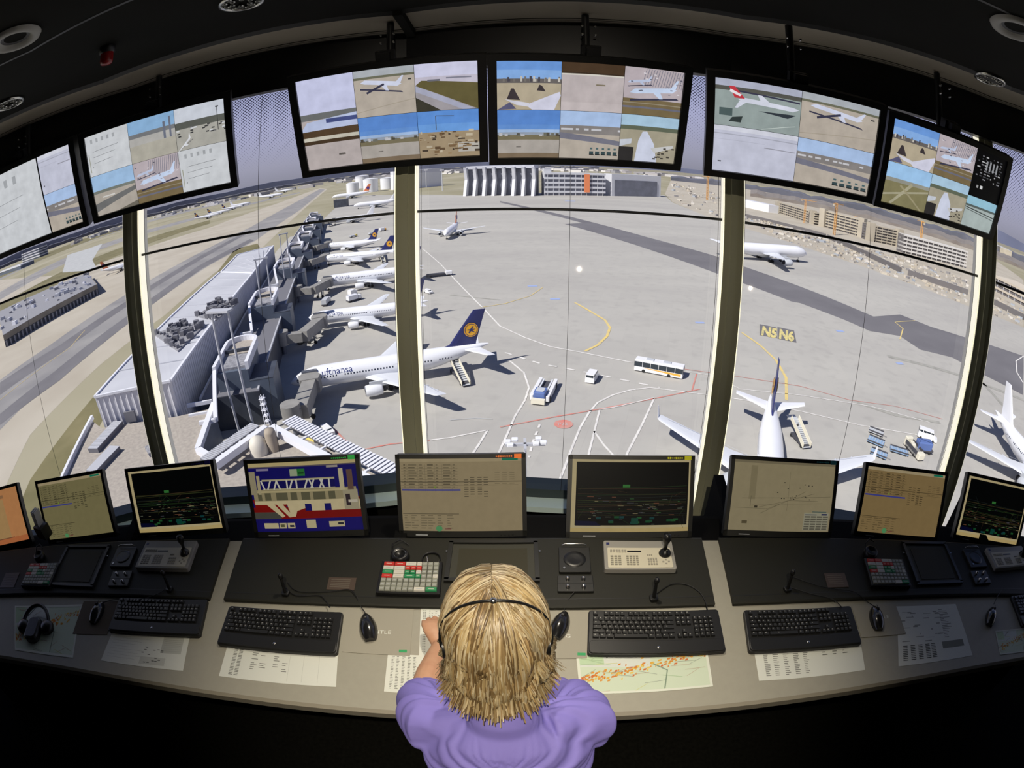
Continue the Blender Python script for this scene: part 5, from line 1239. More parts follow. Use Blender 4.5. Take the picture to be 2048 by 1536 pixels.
# ---------------------------------------------------------------- desk monitors
def scr_radar(p, rnd, dense=1.0, amber=False):
    p.rect(0, 0, 1, 1, (186, 170, 128)); p.rect(.035, .09, .985, .965, (5, 6, 6)); p.rect(.0, .0, 1, .055, (188, 165, 110))
    c = [(40, 62, 30), (60, 60, 30), (28, 46, 28), (70, 52, 36), (34, 40, 40)]
    for i in range(16): v = rnd.uniform(.2, .62); p.line(.05, v, .97, v + rnd.uniform(-.04, .04), .0006, rnd.choice(c))
    for i in range(22): u = rnd.uniform(.06, .95); v = rnd.uniform(.18, .6); p.line(u, v, u + rnd.uniform(-.1, .1), v + rnd.uniform(-.15, .15), .0005, rnd.choice(c))
    for i in range(int(60 * dense)): u, v = rnd.uniform(.06, .93), rnd.gauss(.33, .09); p.rect(u, v, u + rnd.uniform(.01, .06), v + .008, rnd.choice([(90, 95, 80), (120, 110, 80), (50, 90, 50), (110, 70, 50), (60, 60, 66)]))
    for i in range(14): u, v = rnd.uniform(.15, .9), rnd.uniform(.1, .2); p.rect(u, v, u + .04, v + .03, rnd.choice([(20, 70, 40), (16, 60, 60), (30, 80, 40)]))
    p.poly([(.04, .09), (.25, .09), (.2, .15), (.04, .16)], (8, 10, 40)); p.rect(.42, .62, .48, .66, (50, 110, 50)); p.rect(.5, .11, .56, .2, (14, 66, 52))
def scr_table(p, rnd, bg=(152, 136, 104), cut=1.0):
    p.rect(0, 0, 1, 1, bg); p.rect(0, .955, 1, 1, (168, 152, 118)); p.rect(.84, .965, .97, .995, (20, 120, 90))
    dk = tuple(int(c * .62) for c in bg); dk2 = tuple(int(c * .78) for c in bg)
    for i in range(9):
        v = .90 - i * .037; p.rect(.01, v, .48, v + .003, dk)
        for (u, w) in ((.03, .02), (.07, .07), (.16, .03), (.23, .05), (.30, .02), (.36, .06), (.44, .02)): p.rect(u, v + .008, u + w * rnd.uniform(.7, 1.1), v + .024, dk2 if rnd.random() < .6 else dk)
    for u in (.06, .15, .21, .29, .35, .43): p.rect(u, .56, u + .002, .93, dk2)
    p.rect(0, .683, 1, .692, dk); p.rect(0, .64, .97, .643, dk); p.rect(.01, .565, .50, .588, (62, 66, 140)); p.rect(.28, .60, .30, .63, (120, 140, 60))
    for i in range(9):
        for u in (.53, .58, .64, .69): 
            if rnd.random() < .75: v = .74 - i * .032; p.rect(u, v, u + .035, v + .012, dk)
    for i in range(6):
        for u in (.78, .84, .90): v = .80 - i * .028; p.rect(u, v, u + .04, v + .008, dk2)
    p.rect(.01, .245, .48, .254, dk)
    for i in range(6):
        v = .22 - i * .035
        for u in (.02, .08, .16, .22, .30, .38): p.rect(u, v, u + rnd.uniform(.02, .06), v + .012, dk2)
    p.poly([(.31 + .028 * math.cos(k * PI / 8), .045 + .04 * math.sin(k * PI / 8)) for k in range(16)], (84, 150, 96)); p.rect(.36, .035, .41, .045, (120, 60, 60))
def scr_map(p, rnd):
    R = p.rect; be = (196, 180, 140)
    R(0, 0, 1, 1, (20, 16, 92)); R(0, .945, 1, 1, (186, 168, 118)); R(.03, .02, .98, .19, (24, 18, 98)); R(0, .19, 1, .30, (120, 14, 12)); R(0, .30, .5, .36, (120, 14, 12)); R(0, .19, .26, .29, (72, 70, 62))
    p.poly([(.0, .48), (.02, .36), (.14, .36), (.26, .24), (.30, .20), (.35, .20), (.32, .36), (.34, .42), (1, .42), (1, .48)], (125, 14, 12))
    R(.02, .40, 1, .44, be); p.poly([(.12, .42), (.2, .42), (.30, .23), (.27, .21)], be); p.poly([(.22, .42), (.28, .42), (.38, .22), (.34, .21)], be); p.poly([(.33, .42), (.50, .42), (.50, .34), (.42, .30), (.40, .22), (.36, .22)], be)
    R(.56, .30, .68, .42, be); R(.74, .30, 1, .42, be); R(.02, .44, .98, .62, (150, 138, 104))
    for (u0, u1) in ((.06, .10), (.13, .19), (.24, .35), (.38, .44), (.48, .56), (.59, .70), (.73, .79)): R(u0, .46, u1, .57, (92, 88, 66))
    R(.02, .44, .98, .455, be); R(.02, .575, .90, .60, (178, 164, 122)); R(.0, .55, .06, .88, (150, 140, 112)); R(.07, .55, .10, .82, (168, 156, 120)); R(.84, .58, .88, .88, (188, 176, 140)); R(.91, .50, .96, .86, (96, 72, 62))
    R(.12, .62, .80, .75, (18, 16, 80)); R(.12, .74, .80, .765, (170, 160, 126)); R(.12, .615, .80, .63, (170, 160, 126))
    for u in (.14, .17, .23, .29, .36, .38, .45, .52, .58, .60, .66, .70, .75): p.line(u, .62, u + rnd.choice([-.03, .0, .035]), .75, .0035, (200, 196, 180))
    R(.40, .80, .47, .90, (150, 160, 130)); R(.47, .80, .54, .90, (40, 110, 50)); R(.48, .83, .53, .85, (16, 50, 24)); R(.08, .89, .2, .92, (130, 120, 150)); R(.74, .90, .84, .93, (150, 140, 130)); R(.86, .30, .99, .58, (160, 150, 122)); R(.88, .36, .92, .52, (50, 40, 44)); R(.9, .40, .98, .44, (190, 180, 160))
    for (u0, v0, u1, v1) in ((.08, .05, .22, .13), (.23, .05, .30, .13), (.31, .05, .38, .13), (.49, .05, .58, .17), (.70, .06, .84, .14)): R(u0, v0, u1, v1, (190, 176, 136))
    R(.24, .07, .28, .11, (90, 90, 60)); R(.33, .07, .37, .1, (40, 40, 60)); R(.78, .09, .83, .12, (40, 40, 50)); R(0, .93, 1, .945, (90, 80, 90))
def scr_chart(p, rnd):
    bg = (146, 134, 104); p.rect(0, 0, 1, 1, bg); p.rect(0, .965, 1, 1, (120, 110, 86)); dk = (108, 99, 76); p.rect(.16, .45, .22, .93, (132, 121, 92)); p.rect(.18, .35, .185, .5, dk); p.rect(.05, .32, .35, .325, dk)
    for a in range(7): p.line(.55, .45, .55 + .3 * math.cos(a * .45 + .1), .45 + .14 * math.sin(a * .9), .0008, dk)
    p.line(.1, .46, .98, .52, .0008, dk); p.line(.2, .38, .9, .42, .0008, dk); p.line(.54, .3, .54, .86, .0006, dk); p.line(.28, .25, .5, .42, .0008, dk)
    for i in range(16): u, v = rnd.uniform(.4, .8), rnd.uniform(.44, .72); p.rect(u, v, u + .012, v + .012, (40, 40, 34))
    p.rect(.22, .33, .25, .36, (60, 54, 40)); p.rect(.12, .1, .17, .14, (88, 78, 56)); p.rect(.72, .02, .98, .28, (150, 146, 124))
    for i in range(6):
        for j in range(4): p.rect(.73 + j * .063, .03 + i * .036, .785 + j * .063, .052 + i * .036, (96, 92, 78))
    p.rect(.73, .245, .85, .26, (100, 100, 100)); p.rect(.9, .245, .96, .268, (40, 44, 80)); p.rect(.8, .29, .95, .30, (60, 90, 90))
def scr_orange(p, rnd):
    p.rect(0, 0, 1, 1, (190, 132, 84)); p.rect(0, .0, .70, .82, (176, 140, 92)); p.rect(0, .0, 1, .10, (182, 108, 66)); p.rect(0, .09, .75, .105, (120, 80, 56)); p.rect(.55, .84, .72, .90, (150, 110, 76))
def desk_monitor(label, pos, yaw, tilt, scr, tagc=None, seed=1, W=.52, H=.342, txt=True, bright=None):
    t = thing('desk_monitor', label, 'monitor', (pos[0], pos[1], CZ + pos[2]), rot=(rad(-tilt), 0, -rad(yaw)))
    bz = .017; dw, dh = W - 2 * bz, H - 2 * bz - .008; oz = .004
    b = MB(); b.rbox((0, 0, 0), (W, H, .03), .008, 0, None, Matrix.Translation((0, .018, 0)) @ Matrix.Rotation(PI / 2, 4, 'X')); b.rbox((0, 0, 0), (W * .7, H * .7, .03), .02, 0, None, Matrix.Translation((0, .045, 0)) @ Matrix.Rotation(PI / 2, 4, 'X')); part(b, 'housing', m_bezd, t)
    b = MB()
    for (cx, cz, sx, sz) in ((0, oz + dh / 2 + bz / 2, W, bz), (0, -H / 2 + (H / 2 - dh / 2 + oz) / 2, W, H / 2 - dh / 2 + oz), ((W + dw) / 4, 0, bz, H), (-(W + dw) / 4, 0, bz, H)): b.box((cx, -.001, cz), (sx, .010, sz))
    part(b, 'bezel', m_bezd, t)
    b = MB(); b.box((0, .002, oz), (dw, .004, dh)); d = part(b, 'display', m_bez, t)
    p = Pic(dw, dh, -.0008); scr(p, random.Random(seed)); o = p.b.build('screen_image', m_glow2, d); o.location = (0, 0, oz)
    if tagc:
        b = MB(); b.box((W * .44, -.0075, H / 2 - .010), (W * .055, .003, .017)); part(b, 'colour_tag', mat('tag_' + str(seed), tagc, .6), t)
        b = MB(); rnd = random.Random(seed)
        for k in range(8): b.box((W * (.28 + .016 * k), -.0068, H / 2 - .010), (W * .011, .0015, .004 + .004 * rnd.random())); 
        part(b, 'tag_lettering', bpy.data.materials['tag_' + str(seed)], t)
    b = MB(); b.box((-W * .32, -.0068, -H / 2 + .009), (.05, .0015, .004)); part(b, 'maker_mark', m_belly, t)
    for k in range(4): b = MB(); b.box((W * (.30 + .03 * k), -.0068, -H / 2 + .008), (.006, .0015, .003)); part(b, 'button', m_darkm, t)
    # stand: neck and foot in the trough
    R = Matrix.Rotation(rad(tilt), 3, 'X'); nz = ZD - .088 - (CZ + pos[2])
    b = MB(); b.cyl(Vector((0, .06, -.02)), R @ Vector((0, .13, nz + .01)), .016, n=10); part(b, 'stand_neck', m_darkm, t)
    b = MB(); 
    c = R @ Vector((0, .12, nz + .006)); b.rbox((0, 0, 0), (.22, .16, .012), .03, 0, None, Matrix.Translation(c) @ R.to_4x4()); part(b, 'stand_foot', m_darkm, t)
    return t
desk_monitor('wide middle desk monitor with a beige table and orange tag', (-.210, 1.597, -1.241), -.6, 25, scr_table, (1.0, .22, .03), 1)
desk_monitor('dark radar desk monitor with a yellow tag, right of the middle one', (.470, 1.562, -1.241), 5, 32, scr_radar, (.85, .85, .02), 2, H=.335)
desk_monitor('desk monitor with a blue, red and beige stand map and green tag', (-.868, 1.546, -1.232), -8, 24, scr_map, (.04, .7, .12), 3)
desk_monitor('pale chart desk monitor with a light blue tag', (1.128, 1.456, -1.230), 13, 33, scr_chart, (.10, .62, .68), 4, H=.335)
desk_monitor('dark radar desk monitor with a violet tag at left', (-1.566, 1.476, -1.259), -15, 26, scr_radar, (.12, .10, .62), 5, H=.338)
desk_monitor('brownish table desk monitor second from the right edge', (1.808, 1.322, -1.268), 21, 32, lambda p, r: scr_table(p, r, (134, 112, 74)), None, 6)
desk_monitor('olive table desk monitor second from the left edge', (-2.238, 1.305, -1.273), -22, 28, lambda p, r: scr_table(p, r, (124, 116, 80)), None, 7)
desk_monitor('dark radar desk monitor at the right edge', (2.44, 1.09, -1.275), 29, 30, lambda p, r: scr_radar(p, r, .8), None, 8)
desk_monitor('orange form desk monitor at the left edge', (-2.90, 1.055, -1.285), -29, 28, scr_orange, None, 9)
# ================================================================ things on the desk
m_key = mat('keyboard_black', (.010, .010, .010), .42); m_keyc = mat('keycap', (.016, .016, .016), .35); m_leg = attr_mat('key_legend', 0, .5)
m_mouse = mat('mouse_black', (.012, .012, .013), .22, coat=.4); m_pad = mat('mouse_pad_grey', (.36, .34, .28), .8); m_padb = mat('mouse_pad_brown', (.14, .11, .08), .85)
m_pap = mat('paper_white', (.72, .74, .68), .75); m_cable = mat('cable_black', (.006, .006, .006), .5)
m_beig = mat('keypad_beige', (.62, .58, .45), .5); m_beigd = mat('keypad_grey', (.30, .29, .26), .5); m_keyg = mat('keypad_key', (.34, .32, .26), .6)
m_touch = mat('touch_glass', (.045, .042, .028), .5, spec=.15); m_frame = mat('touch_frame', (.014, .014, .012), .4)
def pose(c4):
    # centre, bearing, width and depth from four picture corners (back left, back right, front right, front left)
    P = [DK(*q) for q in c4]; c = sum(P, Vector()) / 4; d = ((P[1] - P[0]) + (P[2] - P[3])) / 2; e = ((P[0] - P[3]) + (P[1] - P[2])) / 2
    return c, math.atan2(d.y, d.x), d.length, e.length
KW = None
def make_keyboard(label, c4, legends):
    c, rz, w_, d_ = pose(c4); W, D = .455, min(max(d_, .185), .205)
    t = thing('keyboard', label, 'keyboard', (c.x, c.y, ZD), rz)
    b = MB(); b.rbox((0, 0, .008), (W, D, .015), .012, top=.004); part(b, 'case', m_key, t)
    b = MB(); b.rbox((0, -D / 2 + .030, .0175), (W - .01, .052, .005), .012, top=.002); part(b, 'palm_rest', m_key, t)
    b = MB(); b.lathe([(.005, .0201), (.004, .0208), (.0005, .0209)], 12, 0, None, Matrix.Translation((0, -D / 2 + .028, 0))); part(b, 'badge', m_steel, t)
    u = .0182; x0 = -W / 2 + .014; y0 = D / 2 - .018
    rows = [[1, -1, 1, 1, 1, 1, -.5, 1, 1, 1, 1, -.5, 1, 1, 1, 1], [1] * 13 + [2], [1.5] + [1] * 12 + [1.5], [1.75] + [1] * 11 + [2.25], [2.25] + [1] * 10 + [2.75], [1.25, 1.25, 1.25, 6.25, 1.25, 1.25, 1.25, 1.25]]
    ks = []
    for r, row in enumerate(rows):
        x = x0; y = y0 - r * u - (.006 if r else 0)
        for k in row:
            if k < 0: x += -k * u; continue
            ks.append((x + k * u / 2, y, k * u)); x += k * u
    xr = x0 + 15.35 * u
    for r in range(6):
        y = y0 - r * u - (.006 if r else 0)
        for k in range(3):
            if r in (3,) or (r == 4 and k != 1): continue
            ks.append((xr + (k + .5) * u, y, u))
    xn = xr + 3.3 * u
    for r in range(1, 6):
        y = y0 - r * u - .006
        for k in range(4): ks.append((xn + (k + .5) * u, y, u))
    meshes = {}
    for i, (x, y, kw) in enumerate(ks):
        key = round(kw, 4)
        if key not in meshes:
            b = MB(); h = .0085
            b.rings([[(-kw / 2 + .001, -u / 2 + .001, 0), (kw / 2 - .001, -u / 2 + .001, 0), (kw / 2 - .001, u / 2 - .001, 0), (-kw / 2 + .001, u / 2 - .001, 0)], [(-kw / 2 + .0028, -u / 2 + .0026, h), (kw / 2 - .0028, -u / 2 + .0026, h), (kw / 2 - .0028, u / 2 - .0022, h), (-kw / 2 + .0028, u / 2 - .0022, h)]])
            b.poly([(-kw * .20, .001, h + .0001), (-kw * .20 + .004, .001, h + .0001), (-kw * .20 + .004, .0045, h + .0001), (-kw * .20, .0045, h + .0001)], 1, (.30, .30, .28))
            o = b.build('key', [m_keyc, m_leg], t); meshes[key] = o.data
        else:
            o = bpy.data.objects.new('key', meshes[key]); COL.objects.link(o); o.parent = t
        o.location = (x, y, .0145)
    return t
make_keyboard('black keyboard left of centre on a printed sheet, mouse to its right', [(462, 1217), (685, 1228), (678, 1315), (437, 1292)], 1)
make_keyboard('black keyboard right of the person, lying above the coloured map', [(1176, 1224), (1435, 1224), (1449, 1307), (1174, 1315)], 1)
make_keyboard('black keyboard right of the beige seam, lying on a printed list', [(1486, 1224), (1700, 1217), (1718, 1292), (1496, 1310)], 1)
make_keyboard('black keyboard far left beside the brown mouse pad', [(240, 1200), (417, 1202), (401, 1278), (224, 1265)], 1)
make_keyboard('dark keyboard at the right edge of the desk', [(1992, 1202), (2130, 1180), (2165, 1235), (2014, 1258)], 1)
def cable(px, parent, z=.004, r=.0019, name='cable'):
    pts = [DK(*q) for q in px]; pts = [Vector((p.x, p.y, ZD + (z if not isinstance(z, list) else z[i]))) for i, p in enumerate(pts)]
    # smooth it
    out = []
    n = len(pts)
    for i in range(n - 1):
        p0, p1, p2, p3 = pts[max(i - 1, 0)], pts[i], pts[i + 1], pts[min(i + 2, n - 1)]
        for k in range(6):
            s = k / 6; out.append(.5 * ((2 * p1) + (p2 - p0) * s + (2 * p0 - 5 * p1 + 4 * p2 - p3) * s * s + (3 * p1 - p0 - 3 * p2 + p3) * s ** 3))
    out.append(pts[-1]); b = MB()
    o = parent.location; R = Matrix.Rotation(-parent.rotation_euler.z, 3, 'Z'); b.tube([R @ (q - o) for q in out], r, 6); return part(b, name, m_cable, parent)
def make_mouse(label, a, f, cab, zs):
    A, B = DK(*a), DK(*f); c = (A + B) / 2; rz = math.atan2(A.y - B.y, A.x - B.x)
    t = thing('computer_mouse', label, 'mouse', (c.x, c.y, ZD + .003), rz)
    L, Wd = .115, .062; rs = []
    for k in range(9):
        s = k / 8; x = -L / 2 + L * s; w = Wd / 2 * (math.sin(PI * min(max(s * .86 + .10, 0), 1)) ** .45); h = .036 * (math.sin(PI * min(s * .72 + .16, 1)) ** .8)
        rs.append([(x, w * math.cos(PI * j / 10), max(h * math.sin(PI * j / 10), 0)) for j in range(11)])
    b = MB(); b.rings(rs, 0, None, None, True, True, closed=False)
    part(b, 'shell', m_mouse, t)
    b = MB(); b.cyl((.028, -.004, .030), (.028, .004, .030), .008, n=12); part(b, 'wheel', m_darkm, t)
    b = MB(); b.box((.03, 0, .031), (.04, .0012, .002)); part(b, 'button_gap', m_black, t)
    if cab: cable([a] + cab, t, zs)
    return t
make_mouse('black mouse with a shine spot on the grey pad left of the person', (732, 1230), (743, 1287), [(722, 1215), (715, 1200), (700, 1187), (660, 1190), (600, 1190), (578, 1172)], [.012, .01, .022, .022, .02, .02, .02])
make_mouse('black mouse half hidden by the hair, right of the person', (1127, 1236), (1112, 1272), [(1130, 1215), (1145, 1195), (1165, 1182), (1185, 1180)], [.012, .01, .022, .022, .022])
make_mouse('black mouse beside the L shaped paper on the right', (1745, 1216), (1757, 1265), [(1730, 1205), (1712, 1196), (1700, 1190), (1640, 1180), (1580, 1160)], [.012, .01, .022, .022, .02, .02])
make_mouse('dark mouse on the brown pad at far left', (206, 1210), (187, 1248), [(225, 1203), (245, 1201)], [.012, .008, .006])
make_mouse('dark mouse at the right edge of the desk', (1985, 1212), (1974, 1262), [(1990, 1200), (2000, 1185)], [.012, .02, .022])
def pad(label, c4, m, txt=None, tx=0, ty=0, spot_=None, z=.0022):
    P = [DK(*q) for q in c4]; c = sum(P, Vector()) / 4; t = thing('mouse_pad', label, 'mouse pad', (c.x, c.y, ZD), 0)
    b = MB(); b.prism([(p.x - c.x, p.y - c.y) for p in P], 0.0004, z); part(b, 'mat', m, t)
    d = (P[1] - P[0]); a = math.atan2(d.y, d.x)
    if txt:
        q = DK(tx, ty) - c; vs, fs = text_mb(txt, .022); b = MB(); R = Matrix.Rotation(a, 3, 'Z'); b.add([R @ Vector((v.x * 1.15, v.y, 0)) + Vector((q.x, q.y, z + .0003)) for v in vs], fs); part(b, 'lettering', m_pap, t)
    if spot_:
        q = DK(*spot_) - c; b = MB(); b.box((q.x, q.y, z + .0003), (.026, .011, .0004), 0, None, None, a); part(b, 'green_logo', mat('logo_green', (.03, .35, .12), .6), t)
    return t
pad('large grey mouse pad with white lettering left of the person', [(688, 1216), (828, 1219), (820, 1312), (684, 1304)], m_pad, 'HTLE', 748, 1268, (806, 1303))
pad('grey mouse pad with a single white letter right of the person', [(1090, 1222), (1176, 1225), (1174, 1317), (1080, 1318)], m_pad, 'G', 1130, 1276, (1163, 1309))
pad('grey mouse pad overlapping the L shaped paper', [(1703, 1214), (1790, 1209), (1811, 1268), (1722, 1276)], m_pad, 'LE', 1768, 1238, None, .0030)
pad('brown mouse pad at far left under a dark mouse', [(168, 1203), (242, 1203), (214, 1270), (146, 1268)], m_padb)
def sheet(label, c4, kind, seed, z=.0008, cat='paper', name='printed_sheet', round_=0):
    P = [DK(*q) for q in c4]; c = sum(P, Vector()) / 4; rnd = random.Random(seed)
    t = thing(name, label, cat, (c.x, c.y, ZD), 0)
    L = [(p.x - c.x, p.y - c.y) for p in P]; b = MB(); b.prism(L, 0.0002, z); part(b, 'sheet', m_pap, t)
    bl, br, fr, fl = [Vector((*q, 0)) for q in L]; b = MB(); k = [0]
    def pt(u, v, dz): return (fl.lerp(fr, u)).lerp(bl.lerp(br, u), v) + Vector((0, 0, z + .00005 + dz))
    def R(u0, v0, u1, v1, col, rgb=True):
        k[0] += 1; dz = k[0] * .000004; b.poly([pt(u0, v0, dz), pt(u1, v0, dz), pt(u1, v1, dz), pt(u0, v1, dz)], 0, lin(*col))
    def PL(pts, col):
        k[0] += 1; dz = k[0] * .000004; b.poly([pt(min(max(u, .01), .99), min(max(v, .01), .99), dz) for u, v in pts], 0, lin(*col))
    g1, g2 = (120, 122, 116), (150, 152, 144)
    if kind == 'list':
        for u in (.08, .13):
            for i in range(26): R(u, .92 - i * .034, u + .035, .935 - i * .034, g1)
        for u in (.26, .34, .46, .54):
            for i in range(16):
                if rnd.random() < .7: R(u, .92 - i * .045, u + rnd.uniform(.03, .06), .935 - i * .045, g1)
        for i in range(7): R(.80, .92 - i * .04, .80 + rnd.uniform(.04, .1), .935 - i * .04, g2)
        for u in (.60, .72, .85): R(u, .05, u + .002, .8, (185, 187, 180))
    if kind == 'cols':
        for u in (.07, .15, .24, .33, .42):
            for i in range(22): R(u, .93 - i * .04, u + rnd.uniform(.025, .05), .945 - i * .04, g1)
        for u in (.60, .70, .80):
            for i in range(9): R(u, .93 - i * .06, u + rnd.uniform(.02, .05), .95 - i * .06, g1)
    if kind == 'chart':
        for i in range(26):
            u, v = rnd.uniform(.05, .6), rnd.uniform(.35, .9); a = rnd.uniform(0, 3); R(u, v, u + .12 * abs(math.cos(a)) + .002, v + .1 * abs(math.sin(a)) * .2 + .003, g2)
        for i in range(18): R(.66, .9 - i * .03, .66 + rnd.uniform(.05, .16), .91 - i * .03, g1)
        for u in (.06, .16, .26, .36, .44):
            for i in range(9): R(u, .30 - i * .028, u + .06, .312 - i * .028, (70, 72, 66))
        R(.6, .2, .92, .32, (130, 132, 124))
    if kind == 'form':
        for i in range(9): R(.05, .9 - i * .09, rnd.uniform(.3, .6), .904 - i * .09, g2)
        R(.70, .45, .94, .95, (190, 192, 184)); 
        for i in range(8): R(.72, .9 - i * .055, .92, .905 - i * .055, g2)
        R(.48, .08, .78, .30, (200, 202, 194))
        for i in range(14): u, v = rnd.uniform(.4, .78), rnd.uniform(.08, .6); R(u, v, u + .03, v + .02, (70, 72, 66))
    if kind == 'map':
        R(.0, .0, 1, 1, (205, 218, 196)); R(.0, .55, .55, 1, (214, 220, 214)); R(.02, .6, .2, 1, (190, 214, 180))
        for i in range(150):
            u = rnd.random(); v = .28 + .62 * u + rnd.gauss(0, .06) - .05; w = rnd.uniform(.006, .03)
            PL([(u, v), (u + w, v + .01), (u + w * 1.2, v + .05), (u + w * .3, v + .04)], rnd.choice([(214, 150, 60), (222, 172, 70), (226, 196, 96), (200, 110, 60), (208, 128, 54)]))
        for i in range(26):
            u, v = rnd.random(), rnd.random(); a = rnd.uniform(-.5, .9); PL([(u, v), (u + .16 * math.cos(a), v + .2 * math.sin(a)), (u + .16 * math.cos(a), v + .2 * math.sin(a) + .008), (u, v + .008)], rnd.choice([(160, 190, 150), (205, 205, 130), (150, 160, 150), (190, 170, 150)]))
        PL([(.22, .74), (.35, .95), (.355, .97), (.22, .76)], (60, 66, 60)); PL([(.62, .05), (.66, .45), (.56, .6), (.565, .62), (.67, .46), (.63, .05)], (130, 150, 130))
        for q in ((0, 0, 1, .045), (0, .955, 1, 1), (0, 0, .02, 1), (.98, 0, 1, 1)): R(*q, (222, 226, 214))
    if b.f: part(b, 'print', m_print, t)
    return t
sheet('printed list sheet sticking out under the left centre keyboard', [(462, 1268), (678, 1283), (672, 1374), (438, 1352)], 'list', 1)
sheet('printed list lying half under the left elbow of the person', [(776, 1308), (900, 1312), (905, 1392), (768, 1383)], 'cols', 2)
sheet('white form under the hand of the person', [(842, 1215), (905, 1218), (915, 1310), (838, 1312)], 'list', 12, .0012)
sheet('coloured road map with orange towns right of the person', [(1150, 1292), (1412, 1290), (1426, 1373), (1160, 1388)], 'map', 3, name='map', cat='map')
sheet('printed column list under the right keyboard', [(1502, 1270), (1716, 1258), (1730, 1340), (1518, 1362)], 'cols', 4)
sheet('large white chart paper with its corner under the right mouse pad', [(1792, 1213), (1911, 1208), (1945, 1311), (1797, 1333)], 'chart', 5)
sheet('greyish form paper below the far left keyboard', [(226, 1262), (380, 1272), (366, 1342), (202, 1321)], 'form', 6)
sheet('dim map sheet under the headset at the left edge', [(30, 1212), (165, 1209), (146, 1316), (30, 1300)], 'map', 7, name='map', cat='map')
sheet('dim light sheet at the far right edge of the desk', [(1990, 1262), (2060, 1255), (2075, 1300), (2000, 1310)], 'map', 8)
# joystick keypads
def keypad(label, c4, light=True):
    c, rz, W, D = pose(c4); D = min(D, .175); t = thing('joystick_keypad', label, 'keypad', (c.x, c.y, ZD + .016), rz)
    b = MB(); b.rbox((0, 0, .011), (W, D, .022), .008, top=.003); part(b, 'case', m_beigd, t)
    b = MB(); b.rbox((0, -D * .11, .0228), (W * .90, D * .68, .0016), .004); part(b, 'face_plate', m_beig, t)
    b = MB(); b.box((-.02, D * .10, .0240), (W * .20, .008, .001)); part(b, 'display', m_bez, t)
    for x0, x1, y0, y1, nx, ny in ((-.42, -.18, .05, .16, 6, 2), (-.42, -.26, -.38, -.04, 3, 5), (-.20, -.02, -.38, -.04, 4, 5), (.10, .24, -.38, -.12, 4, 3), (.10, .18, -.06, .0, 3, 1)):
        for i in range(nx):
            for j in range(ny):
                b = MB(); b.box((W * (x0 + (x1 - x0) * (i + .5) / nx), D * (y0 + (y1 - y0) * (j + .5) / ny), .0245), (W * (x1 - x0) / nx * .72, D * (y1 - y0) / ny * .66, .0022)); part(b, 'key', m_keyg, t)
    for dx, dy in ((0, .05), (0, -.05), (-.04, 0), (.04, 0)): b = MB(); b.box((W * (.36 + dx), D * (-.26 + dy * 1.3), .0245), (.007, .006, .002)); part(b, 'arrow_key', m_keyg, t)
    jx, jy = W * .36, D * .02
    b = MB(); b.lathe([(.024, .023), (.024, .027), (.020, .036), (.012, .044), (.009, .046)], 20, 0, None, Matrix.Translation((jx, jy, 0))); part(b, 'joystick_boot', m_bez, t)
    b = MB(); b.lathe([(.007, .04), (.008, .065), (.014, .075), (.017, .09), (.015, .104), (.006, .108), (.001, .108)], 16, 0, None, Matrix.Translation((jx, jy, 0)) @ Matrix.Rotation(rad(-12), 4, 'X')); part(b, 'joystick', m_bez, t)
    b = MB(); b.box((-W * .44, D * .38, .0230), (.012, .012, .001)); part(b, 'logo', m_navy, t)
    return t
keypad('beige keypad with joystick right of the person, below the radar screen', [(1203, 1095), (1343, 1095), (1347, 1152), (1209, 1152)])
keypad('beige keypad with joystick at left, below the violet tagged screen', [(297, 1092), (397, 1092), (386, 1152), (279, 1150)])
keypad('dim beige keypad with joystick at the right edge', [(1966, 1108), (2038, 1102), (2056, 1142), (1984, 1148)])
# coloured button boards
m_btn = {k: mat('button_' + k, v, .5) for k, v in dict(grey=(.30, .31, .26), red=(.55, .03, .02), green=(.02, .25, .09), white=(.62, .60, .52)).items()}
LAY = ['RRRRWWWGGG', 'WWWWRRRGGG', 'EEWWEEWGGG', 'RRWWEEEGGW', 'GGGGGGGGGG', 'GGGGGGGGGG', 'GGGGGGWWEE']
def board(label, c4, dim=False):
    c, rz, W, D = pose(c4); W = min(W, .215); D = min(D, .165); t = thing('button_board', label, 'button board', (c.x, c.y, ZD + .016), rz)
    b = MB(); b.rbox((0, 0, .009), (W + .022, D + .018, .018), .005, top=.003); part(b, 'case', m_bez, t)
    bw, bh = W / 10, D / 7
    for r, row in enumerate(LAY):
        i = 0
        while i < 10:
            k = row[i]; n = 1
            if k in 'RWE' and i + 1 < 10 and row[i + 1] == k and (r, i) not in ((1, 4), (1, 5), (2, 4)): n = 2
            m = m_btn[{'R': 'red', 'W': 'white', 'E': 'green', 'G': 'grey'}[k]]
            x = -W / 2 + bw * (i + n / 2); y = D / 2 - bh * (r + .5)
            b = MB(); b.rings([[(x - bw * n / 2 + .0006, y - bh / 2 + .0006, .018), (x + bw * n / 2 - .0006, y - bh / 2 + .0006, .018), (x + bw * n / 2 - .0006, y + bh / 2 - .0006, .018), (x - bw * n / 2 + .0006, y + bh / 2 - .0006, .018)],
                               [(x - bw * n / 2 + .002, y - bh / 2 + .002, .024), (x + bw * n / 2 - .002, y - bh / 2 + .002, .024), (x + bw * n / 2 - .002, y + bh / 2 - .002, .024), (x - bw * n / 2 + .002, y + bh / 2 - .002, .024)]])
            o = part(b, 'button', m, t)
            b = MB(); b.box((x, y, .0242), (bw * n * .5, .0022, .0003)); part(b, 'caption', m_btn['white'] if k in 'RE' else m_belly, o)
            i += n
    return t
board('coloured button board with red, green and white keys left of the person', [(770, 1137), (880, 1138), (877, 1197), (763, 1194)])
board('coloured button board with red and green keys at right', [(1727, 1130), (1796, 1132), (1811, 1180), (1740, 1180)])
